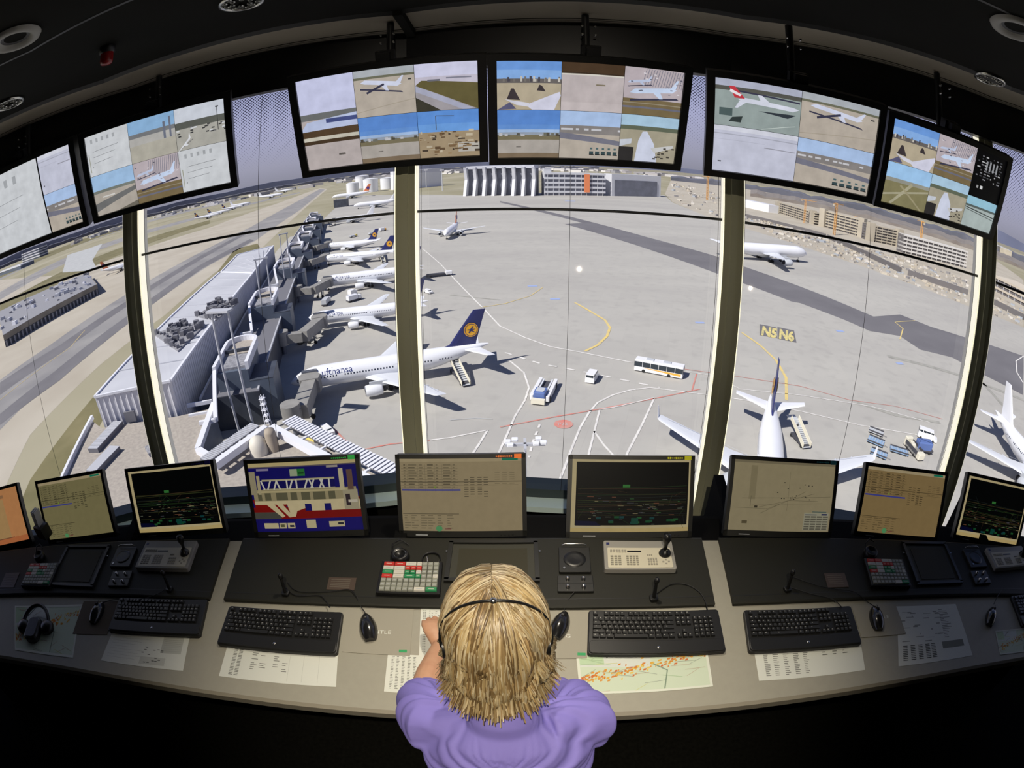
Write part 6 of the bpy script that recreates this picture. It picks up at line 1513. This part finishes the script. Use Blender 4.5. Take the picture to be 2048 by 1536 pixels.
board('dim button board near the left edge', [(64, 1140), (117, 1138), (108, 1180), (56, 1178)])
def touch(label, c4):
    c, rz, W, D = pose(c4); t = thing('touch_panel', label, 'touch panel', (c.x, c.y, ZD + .016), rz)
    b = MB(); w = .016
    for (x, y, sx, sy) in ((0, D / 2, W + w, w), (0, -D / 2, W + w, w), (W / 2, 0, w, D), (-W / 2, 0, w, D)): b.box((x, y, .006), (sx, sy, .012))
    part(b, 'frame', m_frame, t)
    b = MB(); b.box((0, 0, .002), (W - w, D - w, .003)); part(b, 'border', mat('touch_border', (.05, .05, .04), .5, spec=.2), t)
    b = MB(); b.box((0, -.004, .0045), (W - w - .05, D - w - .045, .002)); part(b, 'screen', m_touch, t)
    for x in (-W / 2 - .014, W / 2 + .014): b = MB(); b.cyl((x, D * .25, .0), (x, D * .25, .006), .004, n=10); part(b, 'screw', m_steel, t)
touch('dark touch panel in the console just in front of the person', [(902, 1092), (1068, 1092), (1078, 1168), (896, 1168)])
touch('dim brownish touch panel right of the coloured buttons', [(1803, 1094), (1888, 1094), (1914, 1172), (1830, 1174)])
touch('dim brownish touch panel below the olive screen at left', [(128, 1102), (210, 1102), (202, 1178), (118, 1174)])
def speaker(label, c4, k4):
    c, rz, W, D = pose(c4); t = thing('desk_speaker', label, 'speaker', (c.x, c.y, ZD + .016), rz)
    b = MB(); b.rbox((0, 0, .006), (W, D, .012), .005, top=.002); part(b, 'housing', m_frame, t)
    b = MB(); R = min(W, D) * .36; b.lathe([(R, .0122), (R * .92, .015), (R * .6, .0135), (.001, .0128)], 24); part(b, 'grille', m_bez, t)
    b = MB(); b.tube([(-W * .4, D / 2, .02), (-W * .3, D / 2 + .002, .026), (W * .3, D / 2 + .002, .026), (W * .4, D / 2, .02)], .0026, 8); part(b, 'handle', m_steel, t)
    b = MB(); b.cyl((-W * .34, -D * .36, .012), (-W * .34, -D * .36, .016), .004, n=10); part(b, 'led', m_steel, t)
    c, rz, W, D = pose(k4); t = thing('knob_panel', label.replace('round desk speaker', 'small panel of four metal knobs below the desk speaker'), 'control panel', (c.x, c.y, ZD + .016), rz)
    b = MB(); b.rbox((0, 0, .005), (W, D, .010), .004, top=.002); part(b, 'housing', m_frame, t)
    b = MB(); b.box((0, 0, .0102), (W, .003, .001)); part(b, 'divider', m_bez, t)
    for x in (-.22, .22):
        for y in (-.25, .25): b = MB(); b.lathe([(.008, .010), (.008, .014), (.006, .022), (.0045, .0235), (.0005, .024)], 16, 0, None, Matrix.Translation((W * x, D * y, 0))); part(b, 'knob', m_steel, t)
speaker('round desk speaker right of the person', [(1118, 1104), (1178, 1104), (1181, 1154), (1116, 1154)], [(1116, 1160), (1184, 1160), (1187, 1192), (1113, 1192)])
speaker('round desk speaker at left beside the beige keypad', [(238, 1104), (276, 1104), (266, 1142), (226, 1142)], [(230, 1150), (268, 1150), (262, 1180), (222, 1180)])
speaker('round desk speaker near the right edge', [(1924, 1108), (1955, 1106), (1968, 1142), (1934, 1143)], [(1936, 1150), (1966, 1148), (1978, 1174), (1946, 1176)])
# headset jacks / lens-like microphone bases behind the button boards
def puck(label, x, y, ring=True):
    p = DK(x, y, .016); t = thing('headset_cup', label, 'headset', (p.x, p.y, ZD + .016))
    b = MB(); b.lathe([(.034, 0), (.036, .012), (.033, .030), (.026, .034), (.022, .026), (.001, .022)], 28); part(b, 'shell', m_bez, t)
    b = MB(); b.lathe([(.0225, .0285), (.024, .031), (.0215, .0295)], 28); part(b, 'ring', m_steel if ring else m_darkm, t)
    b = MB(); b.tube([(-.034, .0, .02), (-.03, .03, .05), (0, .045, .06), (.03, .035, .045)], .003, 6); part(b, 'band', m_darkm, t)
puck('black headset cup with a chrome ring behind the coloured button board', 802, 1118)
puck('black headset cup lying behind the right button board', 1738, 1112, False)
puck('black headset cup behind the dim left button board', 82, 1118, False)
p = DK(863, 1120, .016); t = thing('cup_ring', 'dark ring holder with a small metal stick behind the button board', 'holder', (p.x, p.y, ZD + .016))
b = MB(); b.lathe([(.034, .0), (.036, .006), (.034, .012), (.031, .006), (.034, .0)], 32); part(b, 'ring', m_darkm, t)
b = MB(); b.cyl((-.01, -.035, .004), (-.012, -.012, .03), .003, n=8); part(b, 'stick', m_steel, t)
b = MB(); b.box((-.065, -.036, .006), (.055, .006, .006)); part(b, 'clip_bar', m_steel, t)
# small upright microphones with leads
def mic(label, x, y, cab):
    p = DK(x, y, .016); t = thing('desk_microphone', label, 'microphone', (p.x, p.y, ZD + .016))
    b = MB(); b.rbox((0, 0, .006), (.03, .03, .012), .008, top=.003); part(b, 'base', m_bez, t)
    b = MB(); b.cyl((0, 0, .01), (0, .012, .075), .007, .0055, n=12); part(b, 'stem', m_bez, t)
    b = MB(); b.lathe([(.001, -.012), (.009, -.008), (.01, .004), (.006, .012), (.001, .013)], 14, 0, None, Matrix.Translation((0, .013, .082))); part(b, 'head', m_bez, t)
    cable(cab, t, .020, .002)
mic('small black upright microphone on the left centre panel', 572, 1188, [(575, 1182), (595, 1198), (640, 1198), (655, 1210), (662, 1222)])
mic('small black upright microphone above the keyboard right of the person', 1307, 1198, [(1310, 1195), (1340, 1176), (1370, 1176), (1395, 1190), (1408, 1210), (1412, 1226)])
mic('small black upright microphone on the right panel', 1574, 1180, [(1578, 1182), (1620, 1195), (1660, 1205), (1680, 1222)])
mic('small black microphone below the left beige keypad', 340, 1180, [(338, 1182), (325, 1192), (300, 1202), (280, 1206)])
for lb, c4 in (('small reddish label plate on the left centre panel', [(660, 1161), (714, 1162), (712, 1187), (656, 1185)]), ('small brownish label plate on the right panel', [(1645, 1153), (1686, 1152), (1694, 1180), (1652, 1181)]), ('small brownish label plate near the left edge', [(12, 1152), (40, 1151), (34, 1180), (6, 1180)])):
    c, rz, W, D = pose(c4); t = thing('label_plate', lb, 'label', (c.x, c.y, ZD + .016), rz); b = MB(); b.box((0, 0, .0012), (W, D, .002)); part(b, 'plate', mat('plate_brown', (.075, .05, .035), .5), t)
    b = MB()
    for i in range(5): b.box((-W * .05, D * (.32 - i * .15), .0024), (W * .7, .0022, .0003))
    part(b, 'small_print', mat('plate_print', (.16, .14, .11), .6), t)
# headset lying on the map sheet at the left edge
p = DK(75, 1255); t = thing('headset', 'black headset lying on the map sheet at the left edge', 'headset', (p.x, p.y, ZD + .002), rad(20))
b = MB(); b.tube([(.09 * math.cos(a), .10 * math.sin(a), .018 + .02 * math.sin(a)) for a in [PI * k / 14 for k in range(15)]], .010, 8); part(b, 'headband', m_bez, t)
for s in (-1, 1):
    b = MB(); b.lathe([(.001, .0), (.036, .002), (.04, .012), (.036, .026), (.02, .034), (.001, .036)], 22, 0, None, Matrix.Translation((s * .085, -.01, 0))); part(b, 'ear_cup', m_bez, t)
b = MB(); b.rbox((0, -.03, .018), (.09, .13, .032), .03, top=.012); part(b, 'pouch', m_frame, t)
# white wire paper holder between the left monitors
p = DK(82, 1040, .0); p = on(80, 1050, .80); t = thing('paper_holder', 'small white paper holder between the two leftmost desk monitors', 'holder', (p.x, p.y, .80))
b = MB()
for k in range(3): b.box((k * .018 - .02, 0, .05 + .006 * k), (.003, .05, .10), 0, None, Matrix.Rotation(rad(18), 4, 'Y'))
part(b, 'cards', m_wht, t); b = MB(); b.box((0, 0, -.035), (.09, .07, .07)); part(b, 'box', m_bezd, t)
# ================================================================ the person at the desk
def ring_xy(c, rx, ry, n=20, tilt=0.0, p=2.0):
    o = []
    for k in range(n):
        a = 2 * PI * k / n; ca, sa = math.cos(a), math.sin(a)
        x = rx * math.copysign(abs(ca) ** (2 / p), ca); y = ry * math.copysign(abs(sa) ** (2 / p), sa)
        o.append(Vector((c[0] + x, c[1] + y * math.cos(tilt), c[2] + y * math.sin(tilt))))
    return o
def melt(mb, name, voxel, smooth, m, parent, its=4, fac=.5):
    o = mb.build(name, m)
    r = o.modifiers.new('r', 'REMESH'); r.mode = 'VOXEL'; r.voxel_size = voxel
    s = o.modifiers.new('s', 'SMOOTH'); s.iterations = its; s.factor = fac
    dg = bpy.context.evaluated_depsgraph_get(); me = bpy.data.meshes.new_from_object(o.evaluated_get(dg))
    o.modifiers.clear(); old = o.data; o.data = me; bpy.data.meshes.remove(old); me.name = name
    me.polygons.foreach_set('use_smooth', [True] * len(me.polygons))
    o.parent = parent
    return o
PW = thing('person', 'woman with blonde bobbed hair, thin headset band and lilac shirt, seated at the desk', 'person', (0, 0, 0))
m_skin = mat('skin', (.58, .33, .20), .5, 0, .12, 30, col2=(.52, .27, .16)); m_shirt = mat('lilac_shirt', (.235, .20, .60), .75, 0, .10, 9, col2=(.21, .175, .54), bump=.12)
m_trous = mat('dark_trousers', (.02, .02, .03), .8)
HC = Vector((-.036, .562, 1.335)); PITCH = rad(14)
RH = Matrix.Translation(HC) @ Matrix.Rotation(rad(2), 4, 'Z') @ Matrix.Rotation(-PITCH, 4, 'X')
def HL(x, y, z): return RH @ Vector((x, y, z))
b = MB()
# head: skull, jaw, nose, brow, lips, ears
def blob(c, r, n=14, T=None):
    rs = []
    for i in range(n + 1):
        t = PI * i / n; rs.append([Vector((c[0] + r[0] * math.sin(t) * math.cos(2 * PI * k / 18), c[1] + r[1] * math.sin(t) * math.sin(2 * PI * k / 18), c[2] - r[2] * math.cos(t))) for k in range(18)])
    b.rings(rs, 0, None, T, False, True)
blob((0, .0, .02), (.076, .094, .092), T=RH); blob((0, .030, -.048), (.056, .062, .062), T=RH); blob((0, .072, -.082), (.022, .02, .018), T=RH)
b.rings([[HL(x, y, z) for x, y, z in ring_] for ring_ in ([(-.005, .088, .03), (.005, .088, .03), (.005, .095, .028), (-.005, .095, .028)], [(-.014, .085, -.028), (.014, .085, -.028), (.009, .122, -.022), (-.009, .122, -.022)], [(-.010, .085, -.034), (.010, .085, -.034), (.006, .110, -.034), (-.006, .110, -.034)])])
blob((0, .090, -.055), (.022, .010, .006), T=RH); blob((0, .088, -.064), (.019, .011, .007), T=RH); blob((-.032, .084, .022), (.024, .012, .007), T=RH); blob((.032, .084, .022), (.024, .012, .007), T=RH)
for s in (-1, 1): blob((s * .078, .0, -.01), (.008, .018, .03), T=RH)
# neck, torso, arms, legs
def etube(P, R, n=16): b.tube(P, 1, n, 0, None, True, R)
etube([HL(0, -.02, -.05), Vector((-.03, .50, 1.22)), Vector((-.025, .455, 1.13))], [.052, .054, .062])
TORS = [((-.022, .445, 1.125), .10, .075), ((-.02, .44, 1.07), .165, .10), ((-.02, .42, .97), .165, .105), ((-.02, .37, .84), .145, .10), ((-.02, .30, .70), .15, .11), ((-.02, .24, .56), .17, .12), ((-.02, .24, .50), .15, .10)]
b.rings([ring_xy(c, rx, ry) for c, rx, ry in TORS])
SL, EL, WL_ = Vector((-.174, .480, 1.085)), Vector((-.252, .700, .855)), Vector((-.232, .905, .795))
SR, ER, WR = Vector((.138, .480, 1.085)), Vector((.098, .700, .85)), Vector((.040, .875, .795))
for S, E_, W in ((SL, EL, WL_), (SR, ER, WR)):
    etube([S, S.lerp(E_, .5), E_.lerp(S, .08), E_, E_.lerp(W, .35), E_.lerp(W, .7), W], [.052, .047, .042, .040, .041, .033, .026])
for s in (-1, 1):
    etube([Vector((-.02 + s * .09, .26, .54)), Vector((-.02 + s * .12, .52, .57)), Vector((-.02 + s * .12, .70, .54)), Vector((-.02 + s * .12, .72, .44)), Vector((-.02 + s * .12, .74, .15)), Vector((-.02 + s * .12, .74, .07))], [.09, .08, .065, .058, .045, .04])
    etube([Vector((-.02 + s * .12, .71, .05)), Vector((-.02 + s * .13, .82, .035)), Vector((-.02 + s * .13, .90, .025))], [.04, .038, .025])
# hands: palm plus four fingers and a thumb, relaxed and curled on the desk
def hand(W, fwd, side, up, curl=.6, grip=1.0):
    f = fwd.normalized(); s = side.normalized(); u = up.normalized()
    def P(a, c, d): return W + f * a + s * c + u * d
    b.rings([[P(a, w * math.cos(2 * PI * k / 16), h * math.sin(2 * PI * k / 16) + dz) for k in range(16)] for a, w, h, dz in ((-.012, .024, .019, 0), (.015, .031, .018, .003), (.045, .040, .017, .006), (.075, .042, .015, .006), (.092, .038, .011, .003))])
    for i, (c, ln, r) in enumerate(((.030, .062, .0088), (.0105, .070, .0090), (-.010, .066, .0086), (-.029, .054, .0078))):      # index, middle, ring, little
        k0 = P(.082 - abs(i - 1.3) * .004, c, .006); cu = curl + i * .10
        spread = s * (c * .22)
        a1 = -.35 * cu; a2 = a1 - .95 * cu; a3 = a2 - .75 * cu
        d1 = (f * math.cos(a1) + u * math.sin(a1) + spread).normalized(); d2 = (f * math.cos(a2) + u * math.sin(a2) + spread).normalized(); d3 = (f * math.cos(a3) + u * math.sin(a3)).normalized()
        k1 = k0 + d1 * ln * .50; k2 = k1 + d2 * ln * .32; k3 = k2 + d3 * ln * .24
        etube([P(.05, c * .8, .004), k0, k0.lerp(k1, .55), k1, k1.lerp(k2, .5), k2, k3], [r * .9, r * 1.12, r * .98, r * 1.06, r * .92, r * .96, r * .70], 10)
    t0 = P(.018, .026, -.002); t1 = P(.046, .050, -.006); t2 = P(.070, .052, -.010); t3 = P(.088, .042, -.014)
    etube([t0, t0.lerp(t1, .5), t1, t2, t3], [.014, .0125, .011, .0100, .0075], 10)
hand(WL_ + Vector((-.004, .012, -.002)), Vector((-.30, .94, .02)), Vector((.94, .30, -.25)), Vector((.2, .0, 1)), .95)
hand(WR + Vector((0, .012, 0)), Vector((.10, .99, 0)), Vector((-1, .1, -.1)), Vector((0, 0, 1)), .45)
body = melt(b, 'body', .0036, 1, m_skin, PW, 3)
for s in (-1, 1):      # eyes and nails
    e = MB(); e.lathe([(.001, -.011), (.008, -.008), (.011, 0), (.008, .008), (.001, .011)], 14, 0, None, RH @ Matrix.Translation((s * .031, .082, .004))); part(e, 'eye', mat('eye_white_%d' % (s + 1), (.8, .78, .74), .2), PW)
e = MB(); e.rings([[HL(x, .099 - abs(x) * .35, z) for x, z in ((-.022, -.056), (.022, -.056), (.018, -.067), (-.018, -.067))], [HL(x, .101 - abs(x) * .35, z) for x, z in ((-.02, -.058), (.02, -.058), (.016, -.065), (-.016, -.065))]]); part(e, 'lips', mat('lip_rose', (.5, .16, .14), .5), PW)
# ring on the left hand
# shirt: torso, yoke and short sleeves
b = MB()
g = .012
b.rings([ring_xy(c, rx, ry, 26, t) for c, rx, ry, t in (((-.032, .488, 1.215), .064, .060, -.45), ((-.028, .470, 1.185), .072, .062, -.35), ((-.026, .462, 1.163), .078, .060, -.25), ((-.022, .452, 1.135), .130, .084, -.2), ((-.02, .445, 1.09), .176, .108, -.1), ((-.02, .430, 1.02), .180, .116, 0), ((-.02, .405, .92), .168, .116, 0), ((-.02, .35, .80), .160, .115, 0), ((-.02, .29, .66), .170, .125, 0), ((-.02, .26, .58), .178, .13, 0))])
for S, E_, k in ((SL, EL, 1), (SR, ER, 1)):
    d = E_ - S
    sgn = -1 if S.x < 0 else 1
    etube([Vector((S.x * .35, .45, 1.12)), S.lerp(Vector((0, .46, 1.12)), .35) + Vector((0, 0, .006)), S + Vector((sgn * .006, 0, .0)), S + d * .30 + Vector((sgn * .014, 0, .01)), S + d * .60 + Vector((sgn * .010, 0, .012)), S + d * .84], [.060, .064, .066, .065, .061, .055], 22)
sh = melt(b, 'shirt', .0042, 1, m_shirt, PW, 9, .6)
# cloth folds: pull the surface in and out along lines that fan from the nape and round the sleeves
me = sh.data; me.update()
rnd = random.Random(4); ph = [rnd.uniform(0, 6.28) for _ in range(8)]
nb = Vector((-.028, .44, 1.17))
NRM = [v.normal.copy() for v in me.vertices]
for vi, v in enumerate(me.vertices):
    p = v.co.copy(); d = p - nb; r = math.hypot(d.x, d.y + d.z * .6); th = math.atan2(d.x, -(d.y * .6 - d.z) if True else 1)
    fall = min(max((r - .05) / .10, 0), 1)
    a = math.sin(th * 19 + ph[0] + 9 * r) * .4 + math.sin(th * 33 + ph[1] - 15 * r) * .35 + math.sin(th * 51 + ph[2] + 7 * r) * .22
    a = math.copysign(abs(a) ** .8, a)
    sl = 0
    for S, E_ in ((SL, EL), (SR, ER)):
        q = (p - S).dot((E_ - S).normalized()) / (E_ - S).length
        if (p - S).length < .24 and q > .0: sl = math.sin(q * 26 + ph[3] + d.z * 40) * .6 * min(q * 3, 1)
    v.co = p + NRM[vi] * (a * .0062 * fall + sl * .0045)
me.update()
# trousers
b = MB(); 
b.rings([ring_xy(c, rx, ry) for c, rx, ry in (((-.02, .27, .62), .165, .12), ((-.02, .26, .54), .185, .135), ((-.02, .27, .47), .18, .13))])
for s in (-1, 1): etube([Vector((-.02 + s * .09, .28, .54)), Vector((-.02 + s * .12, .52, .575)), Vector((-.02 + s * .12, .71, .54)), Vector((-.02 + s * .12, .735, .42)), Vector((-.02 + s * .12, .75, .12))], [.10, .09, .078, .07, .06])
melt(b, 'trousers', .012, 1, m_trous, PW, 4)
for s in (-1, 1):
    b = MB(); b.rbox((-.02 + s * .13, .82, .045), (.09, .25, .085), .04, top=.03); part(b, 'shoe', m_black, PW)
# ---------------------------------------------------------------- hair
m_hair = attr_mat('hair_strands', 0, .38, gloss=.5); m_hairb = mat('hair_base', (.20, .13, .06), .7)
AX, AY, AZ = .084, .106, .104
rnd = random.Random(9)
def sph(az, el): return Vector((math.cos(el) * math.sin(az), -math.cos(el) * math.cos(az), math.sin(el)))     # az 0 = back of the head
def surf(d, k=1.0):
    return Vector((d.x * AX * k, d.y * AY * k, .012 + d.z * AZ * k))
def slerp(a, c, t):
    w = math.acos(max(-1, min(1, a.dot(c)))); 
    if w < 1e-4: return a
    return (a * math.sin((1 - t) * w) + c * math.sin(t * w)) / math.sin(w)
def strand_path(root, az, depth, length, wave, flick, nseg=13):
    # root: unit direction on the scalp, az: bearing of the fall, depth: 0 inner .. 1 outer layer
    end = sph(az, rad(-12)); pts = []
    k = 1.06 + .12 * depth
    for i in range(nseg + 1):
        s = i / nseg * length
        if s < .62:
            t = s / .62; d = slerp(root, end, t); lift = .010 * math.sin(PI * min(t * 1.2, 1)) 
            p = surf(d, k + lift * 3 + wave * .03 * math.sin(t * 7 + az * 9))
        else:
            t = (s - .62) / .38; base = surf(end, k); rr = Vector((end.x, end.y, 0)).normalized()
            out = .012 * math.sin(PI * min(t, 1) * .9) - .030 * t * t + flick * max(t - .55, 0) * .045 + wave * .006 * math.sin(t * 9 + az * 11)
            p = base + Vector((0, 0, -.098 * t)) + rr * out
        pts.append(p)
    return pts
# solid under layer following the same shape
hb = MB(); rs = []
for i in range(9):
    el = rad(88 - i * 12.0); rs.append([RH @ surf(sph(2 * PI * k / 40, max(el, rad(-8))), 1.04) for k in range(40)])
for z, o in ((-.03, .006), (-.055, .000), (-.07, -.012)):
    rs.append([RH @ (surf(sph(2 * PI * k / 40, rad(-8)), 1.04) + Vector((0, 0, z)) + Vector((sph(2 * PI * k / 40, 0).x, sph(2 * PI * k / 40, 0).y, 0)) * o) for k in range(40)])
# leave the face open: only keep the back three quarters below the brow
def openf(k): a = (2 * PI * k / 40) % (2 * PI); return abs(a - PI) < rad(52)
n = 40; vs = [p for r in rs for p in r]; fs = []
for i in range(len(rs) - 1):
    for k in range(n):
        if i >= 3 and openf(k + .5): continue
        fs.append((i * n + k, i * n + (k + 1) % n, (i + 1) * n + (k + 1) % n, (i + 1) * n + k))
hb.add(vs, fs, 0, None, True); hb.add(rs[0][::-1], [tuple(range(n))], 0, None, True)
hair = part(hb, 'hair', m_hairb, PW)
hs = MB()
GOLD = [(.40, .30, .155), (.35, .25, .115), (.47, .38, .23), (.27, .18, .08), (.19, .12, .05), (.12, .075, .032), (.44, .35, .205), (.54, .46, .31)]
def add_strand(pts, w, col, tip=.35):
    W = [RH @ p for p in pts]; n = len(W); rs = []
    for i, p in enumerate(W):
        d = (W[min(i + 1, n - 1)] - W[max(i - 1, 0)]).normalized(); nrm = (p - HC).normalized(); t = d.cross(nrm)
        if t.length < 1e-4: t = Vector((1, 0, 0))
        t.normalize(); nn = t.cross(d).normalized(); s = i / (n - 1); ww = w * (1 - (1 - tip) * s ** 2) * (.6 + .4 * min(s * 6, 1))
        rs.append([p - t * ww, p + nn * ww * .55 * (1 if nn.dot(nrm) > 0 else -1), p + t * ww])
    vs = [q for r in rs for q in r]; fs = []; cols = []
    for i in range(n - 1):
        for k in range(2):
            fs.append((i * 3 + k, i * 3 + k + 1, (i + 1) * 3 + k + 1, (i + 1) * 3 + k))
    b0 = len(hs.v); hs.v += vs
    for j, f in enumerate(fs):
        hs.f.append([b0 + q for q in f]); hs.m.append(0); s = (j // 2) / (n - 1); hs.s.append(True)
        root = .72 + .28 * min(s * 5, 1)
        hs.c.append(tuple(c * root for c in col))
hs.anycol = True
N_ = 6200
CLP = {}
def clump_(a):
    k = int(math.floor(math.degrees(a) / 7.5)); 
    if k not in CLP: CLP[k] = (rnd.uniform(-.55, .9), rnd.uniform(.55, 1.3), rnd.gauss(0, 1.0), rnd.uniform(-.5, .7), rnd.uniform(.96, 1.03))
    return (k + .5) * 7.5, CLP[k]
for i in range(N_):
    u = rnd.random()
    clump = rnd.gauss(0, 1)
    if u < .42:      # back fall from behind the band
        az = rnd.uniform(-75, 75); root = sph(rad(az * .35 + rnd.gauss(0, 10)), rad(rnd.uniform(60, 86)))
        az_ = rad(az + rnd.gauss(0, 3)); L = rnd.uniform(.86, 1.0)
    else:            # both sides of the parting, front to crown
        sd = 1 if rnd.random() < .5 else -1
        yy = rnd.uniform(-.25, .92)           # parting from crown to forehead
        root = Vector((sd * rnd.uniform(.003, .03) - .03, yy * .95, math.sqrt(max(1 - (yy * .95) ** 2, .08)))).normalized()
        az_ = sd * rad(62 + 66 * (yy + .25) / 1.17 + rnd.gauss(0, 7)); L = rnd.uniform(.86, 1.02)
        if rnd.random() < .25: root = Vector((sd * rnd.uniform(.1, .75), yy, .6)).normalized()
    cl = math.sin(az_ * 17) + .6 * math.sin(az_ * 41 + 1.3) + rnd.gauss(0, .55)      # streaks of lighter and darker locks
    k = 1.0 + .10 * cl
    base = rnd.choice(GOLD[:4] + GOLD[6:]) if cl > -.3 else rnd.choice(GOLD[2:6])
    if abs(az_) > rad(70) and rnd.random() < .5: base = rnd.choice((GOLD[2], GOLD[6], GOLD[7]))
    low = rnd.random() < .22
    ca, (cd_, cc_, cw_, cf_, clen) = clump_(az_ + rnd.gauss(0, .03))
    az_ = rad(ca) * .45 + az_ * .55
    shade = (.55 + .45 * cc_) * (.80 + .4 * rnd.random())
    pts = strand_path(root, az_, .35 + .35 * cd_ + .45 * rnd.random(), L * clen, cw_ + rnd.gauss(0, .25), cf_ + rnd.gauss(0, .25))
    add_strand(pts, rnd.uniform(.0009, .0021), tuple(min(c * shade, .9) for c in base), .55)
# short ragged under-layer at the nape, flicked outwards
for i in range(1900):
    az_ = rad(rnd.uniform(-98, 98)); root = sph(az_ * .9, rad(rnd.uniform(-8, 14)))
    pts = strand_path(root, az_, rnd.uniform(-.1, .40), rnd.uniform(.86, .99), rnd.gauss(.6, .4), rnd.gauss(2.2, .5), 10)
    sh_ = rnd.uniform(.6, 1.0); add_strand(pts, rnd.uniform(.0018, .0036), tuple(c * sh_ for c in rnd.choice(GOLD[:6])), .35)
part(hs, 'hair_strands', m_hair, hair)['kind'] = 'stuff'
# thin headset band over the crown
t = thing('headset_band', 'thin black headset band worn across the blonde hair', 'headset', (0, 0, 0))
P = []
for k in range(25):
    a = rad(-96 + 192 * k / 24); ya = -.066 + .03 * abs(math.sin(a)) ** 2
    P.append(RH @ Vector((math.sin(a) * AX * 1.17, ya, .016 + math.cos(a) * AZ * 1.135 - abs(ya) * .10)))
b = MB(); b.tube(P, .0026, 8); part(b, 'band', m_bez, t)
for s, P_ in ((-1, P[0]), (1, P[-1])):
    b = MB(); R_ = RH.to_3x3(); ax = R_ @ Vector((s, 0, 0)); b.cyl(P_ - ax * .016, P_ - ax * .004, .022, n=20); part(b, 'ear_pad', m_bez, t)
q = P[12]; b = MB(); b.lathe([(.006, 0), (.005, .003), (.001, .004)], 12, 0, None, Matrix.Translation(q)); part(b, 'slider', m_steel, t)
# office chair
CH = thing('office_chair', 'dark office chair under the seated woman', 'chair', (-.02, .20, 0))
b = MB(); b.rbox((0, .03, .41), (.50, .48, .08), .10, top=.03); part(b, 'seat', m_wall, CH)
b = MB(); b.rbox((0, 0, 0), (.44, .50, .07), .12, 0, None, Matrix.Translation((0, -.16, .80)) @ Matrix.Rotation(rad(80), 4, 'X'), top=.02); part(b, 'backrest', m_wall, CH)
b = MB(); b.beam((0, -.24, .40), (0, -.23, .40), .06, .25); b.beam((0, -.24, .38), (0, 0, .36), .06, .03); part(b, 'back_support', m_darkm, CH)
for s in (-1, 1):
    b = MB(); b.rbox((s * .31, .16, .66), (.085, .28, .03), .04, top=.012); part(b, 'armrest', m_cons, CH)
    b = MB(); b.tube([(s * .24, .05, .38), (s * .31, .05, .40), (s * .31, .10, .645)], .014, 8); part(b, 'armrest_post', m_darkm, CH)
b = MB(); b.cyl((0, 0, .12), (0, 0, .37), .025, n=12); part(b, 'gas_column', m_darkm, CH)
for k in range(5):
    a = 2 * PI * k / 5 + .3; b = MB(); b.tube([(0, 0, .13), (.28 * math.cos(a), .28 * math.sin(a), .08)], .02, 8); part(b, 'base_leg', m_darkm, CH)
    b = MB(); c = Vector((.28 * math.cos(a), .28 * math.sin(a), .03)); b.cyl(c - Vector((.012, 0, 0)), c + Vector((.012, 0, 0)), .03, n=14); part(b, 'castor', m_bez, CH)
# ================================================================ light
w = bpy.data.worlds.new('sky'); SC.world = w; w.use_nodes = True
nt = w.node_tree; nt.nodes.clear()
o_ = nt.nodes.new('ShaderNodeOutputWorld'); bg = nt.nodes.new('ShaderNodeBackground'); tc = nt.nodes.new('ShaderNodeTexCoord')
sx = nt.nodes.new('ShaderNodeSeparateXYZ'); cr_ = nt.nodes.new('ShaderNodeValToRGB')
nt.links.new(tc.outputs['Generated'], sx.inputs[0]); nt.links.new(sx.outputs[2], cr_.inputs[0])
el = cr_.color_ramp.elements
el[0].position = 0.0; el[0].color = (0.44, 0.44, 0.52, 1)
el[1].position = 1.0; el[1].color = (0.04, 0.08, 0.22, 1)
for p, c in ((0.035, (0.56, 0.56, 0.68, 1)), (0.12, (0.66, 0.68, 0.95, 1)), (0.26, (0.46, 0.52, 0.86, 1)), (0.45, (0.10, 0.16, 0.36, 1))):
    e = el.new(p); e.color = c
nt.links.new(cr_.outputs[0], bg.inputs[0]); bg.inputs[1].default_value = 0.75; nt.links.new(bg.outputs[0], o_.inputs[0])
sd = bpy.data.lights.new('sun', 'SUN'); sd.energy = 5.6; sd.angle = rad(0.6); sd.color = (1.0, 0.96, 0.90)
so = bpy.data.objects.new('sun', sd); COL.objects.link(so)
saz, sel = rad(55.0), rad(48.0)       # light travels towards this bearing
d = Vector((math.sin(saz) * math.cos(sel), math.cos(saz) * math.cos(sel), -math.sin(sel)))
so.rotation_euler = d.to_track_quat('-Z', 'Y').to_euler(); so.location = (0, 0, 30)
def spot(loc, tgt, e, size, blend=0.8, r=0.08, col=(1.0, 0.89, 0.71)):
    l = bpy.data.lights.new('downlight', 'SPOT'); l.energy = e; l.spot_size = rad(size); l.spot_blend = blend; l.shadow_soft_size = r; l.color = col
    o = bpy.data.objects.new('downlight', l); COL.objects.link(o); o.location = loc
    o.rotation_euler = (Vector(tgt) - Vector(loc)).to_track_quat('-Z', 'Y').to_euler()
spot((0.10, 1.93, 2.93), (0.0, .72, 0.74), 125, 66, 1.0, .06)
spot((0.0, -0.35, 2.93), (0.0, .80, 0.74), 175, 62, 1.0, .015)
spot((0.0, -0.40, 2.93), (0.0, 3.0, 1.55), 85, 62, 1.0, .015)  # added spot that brightens the window posts, no ceiling fitting belongs to it
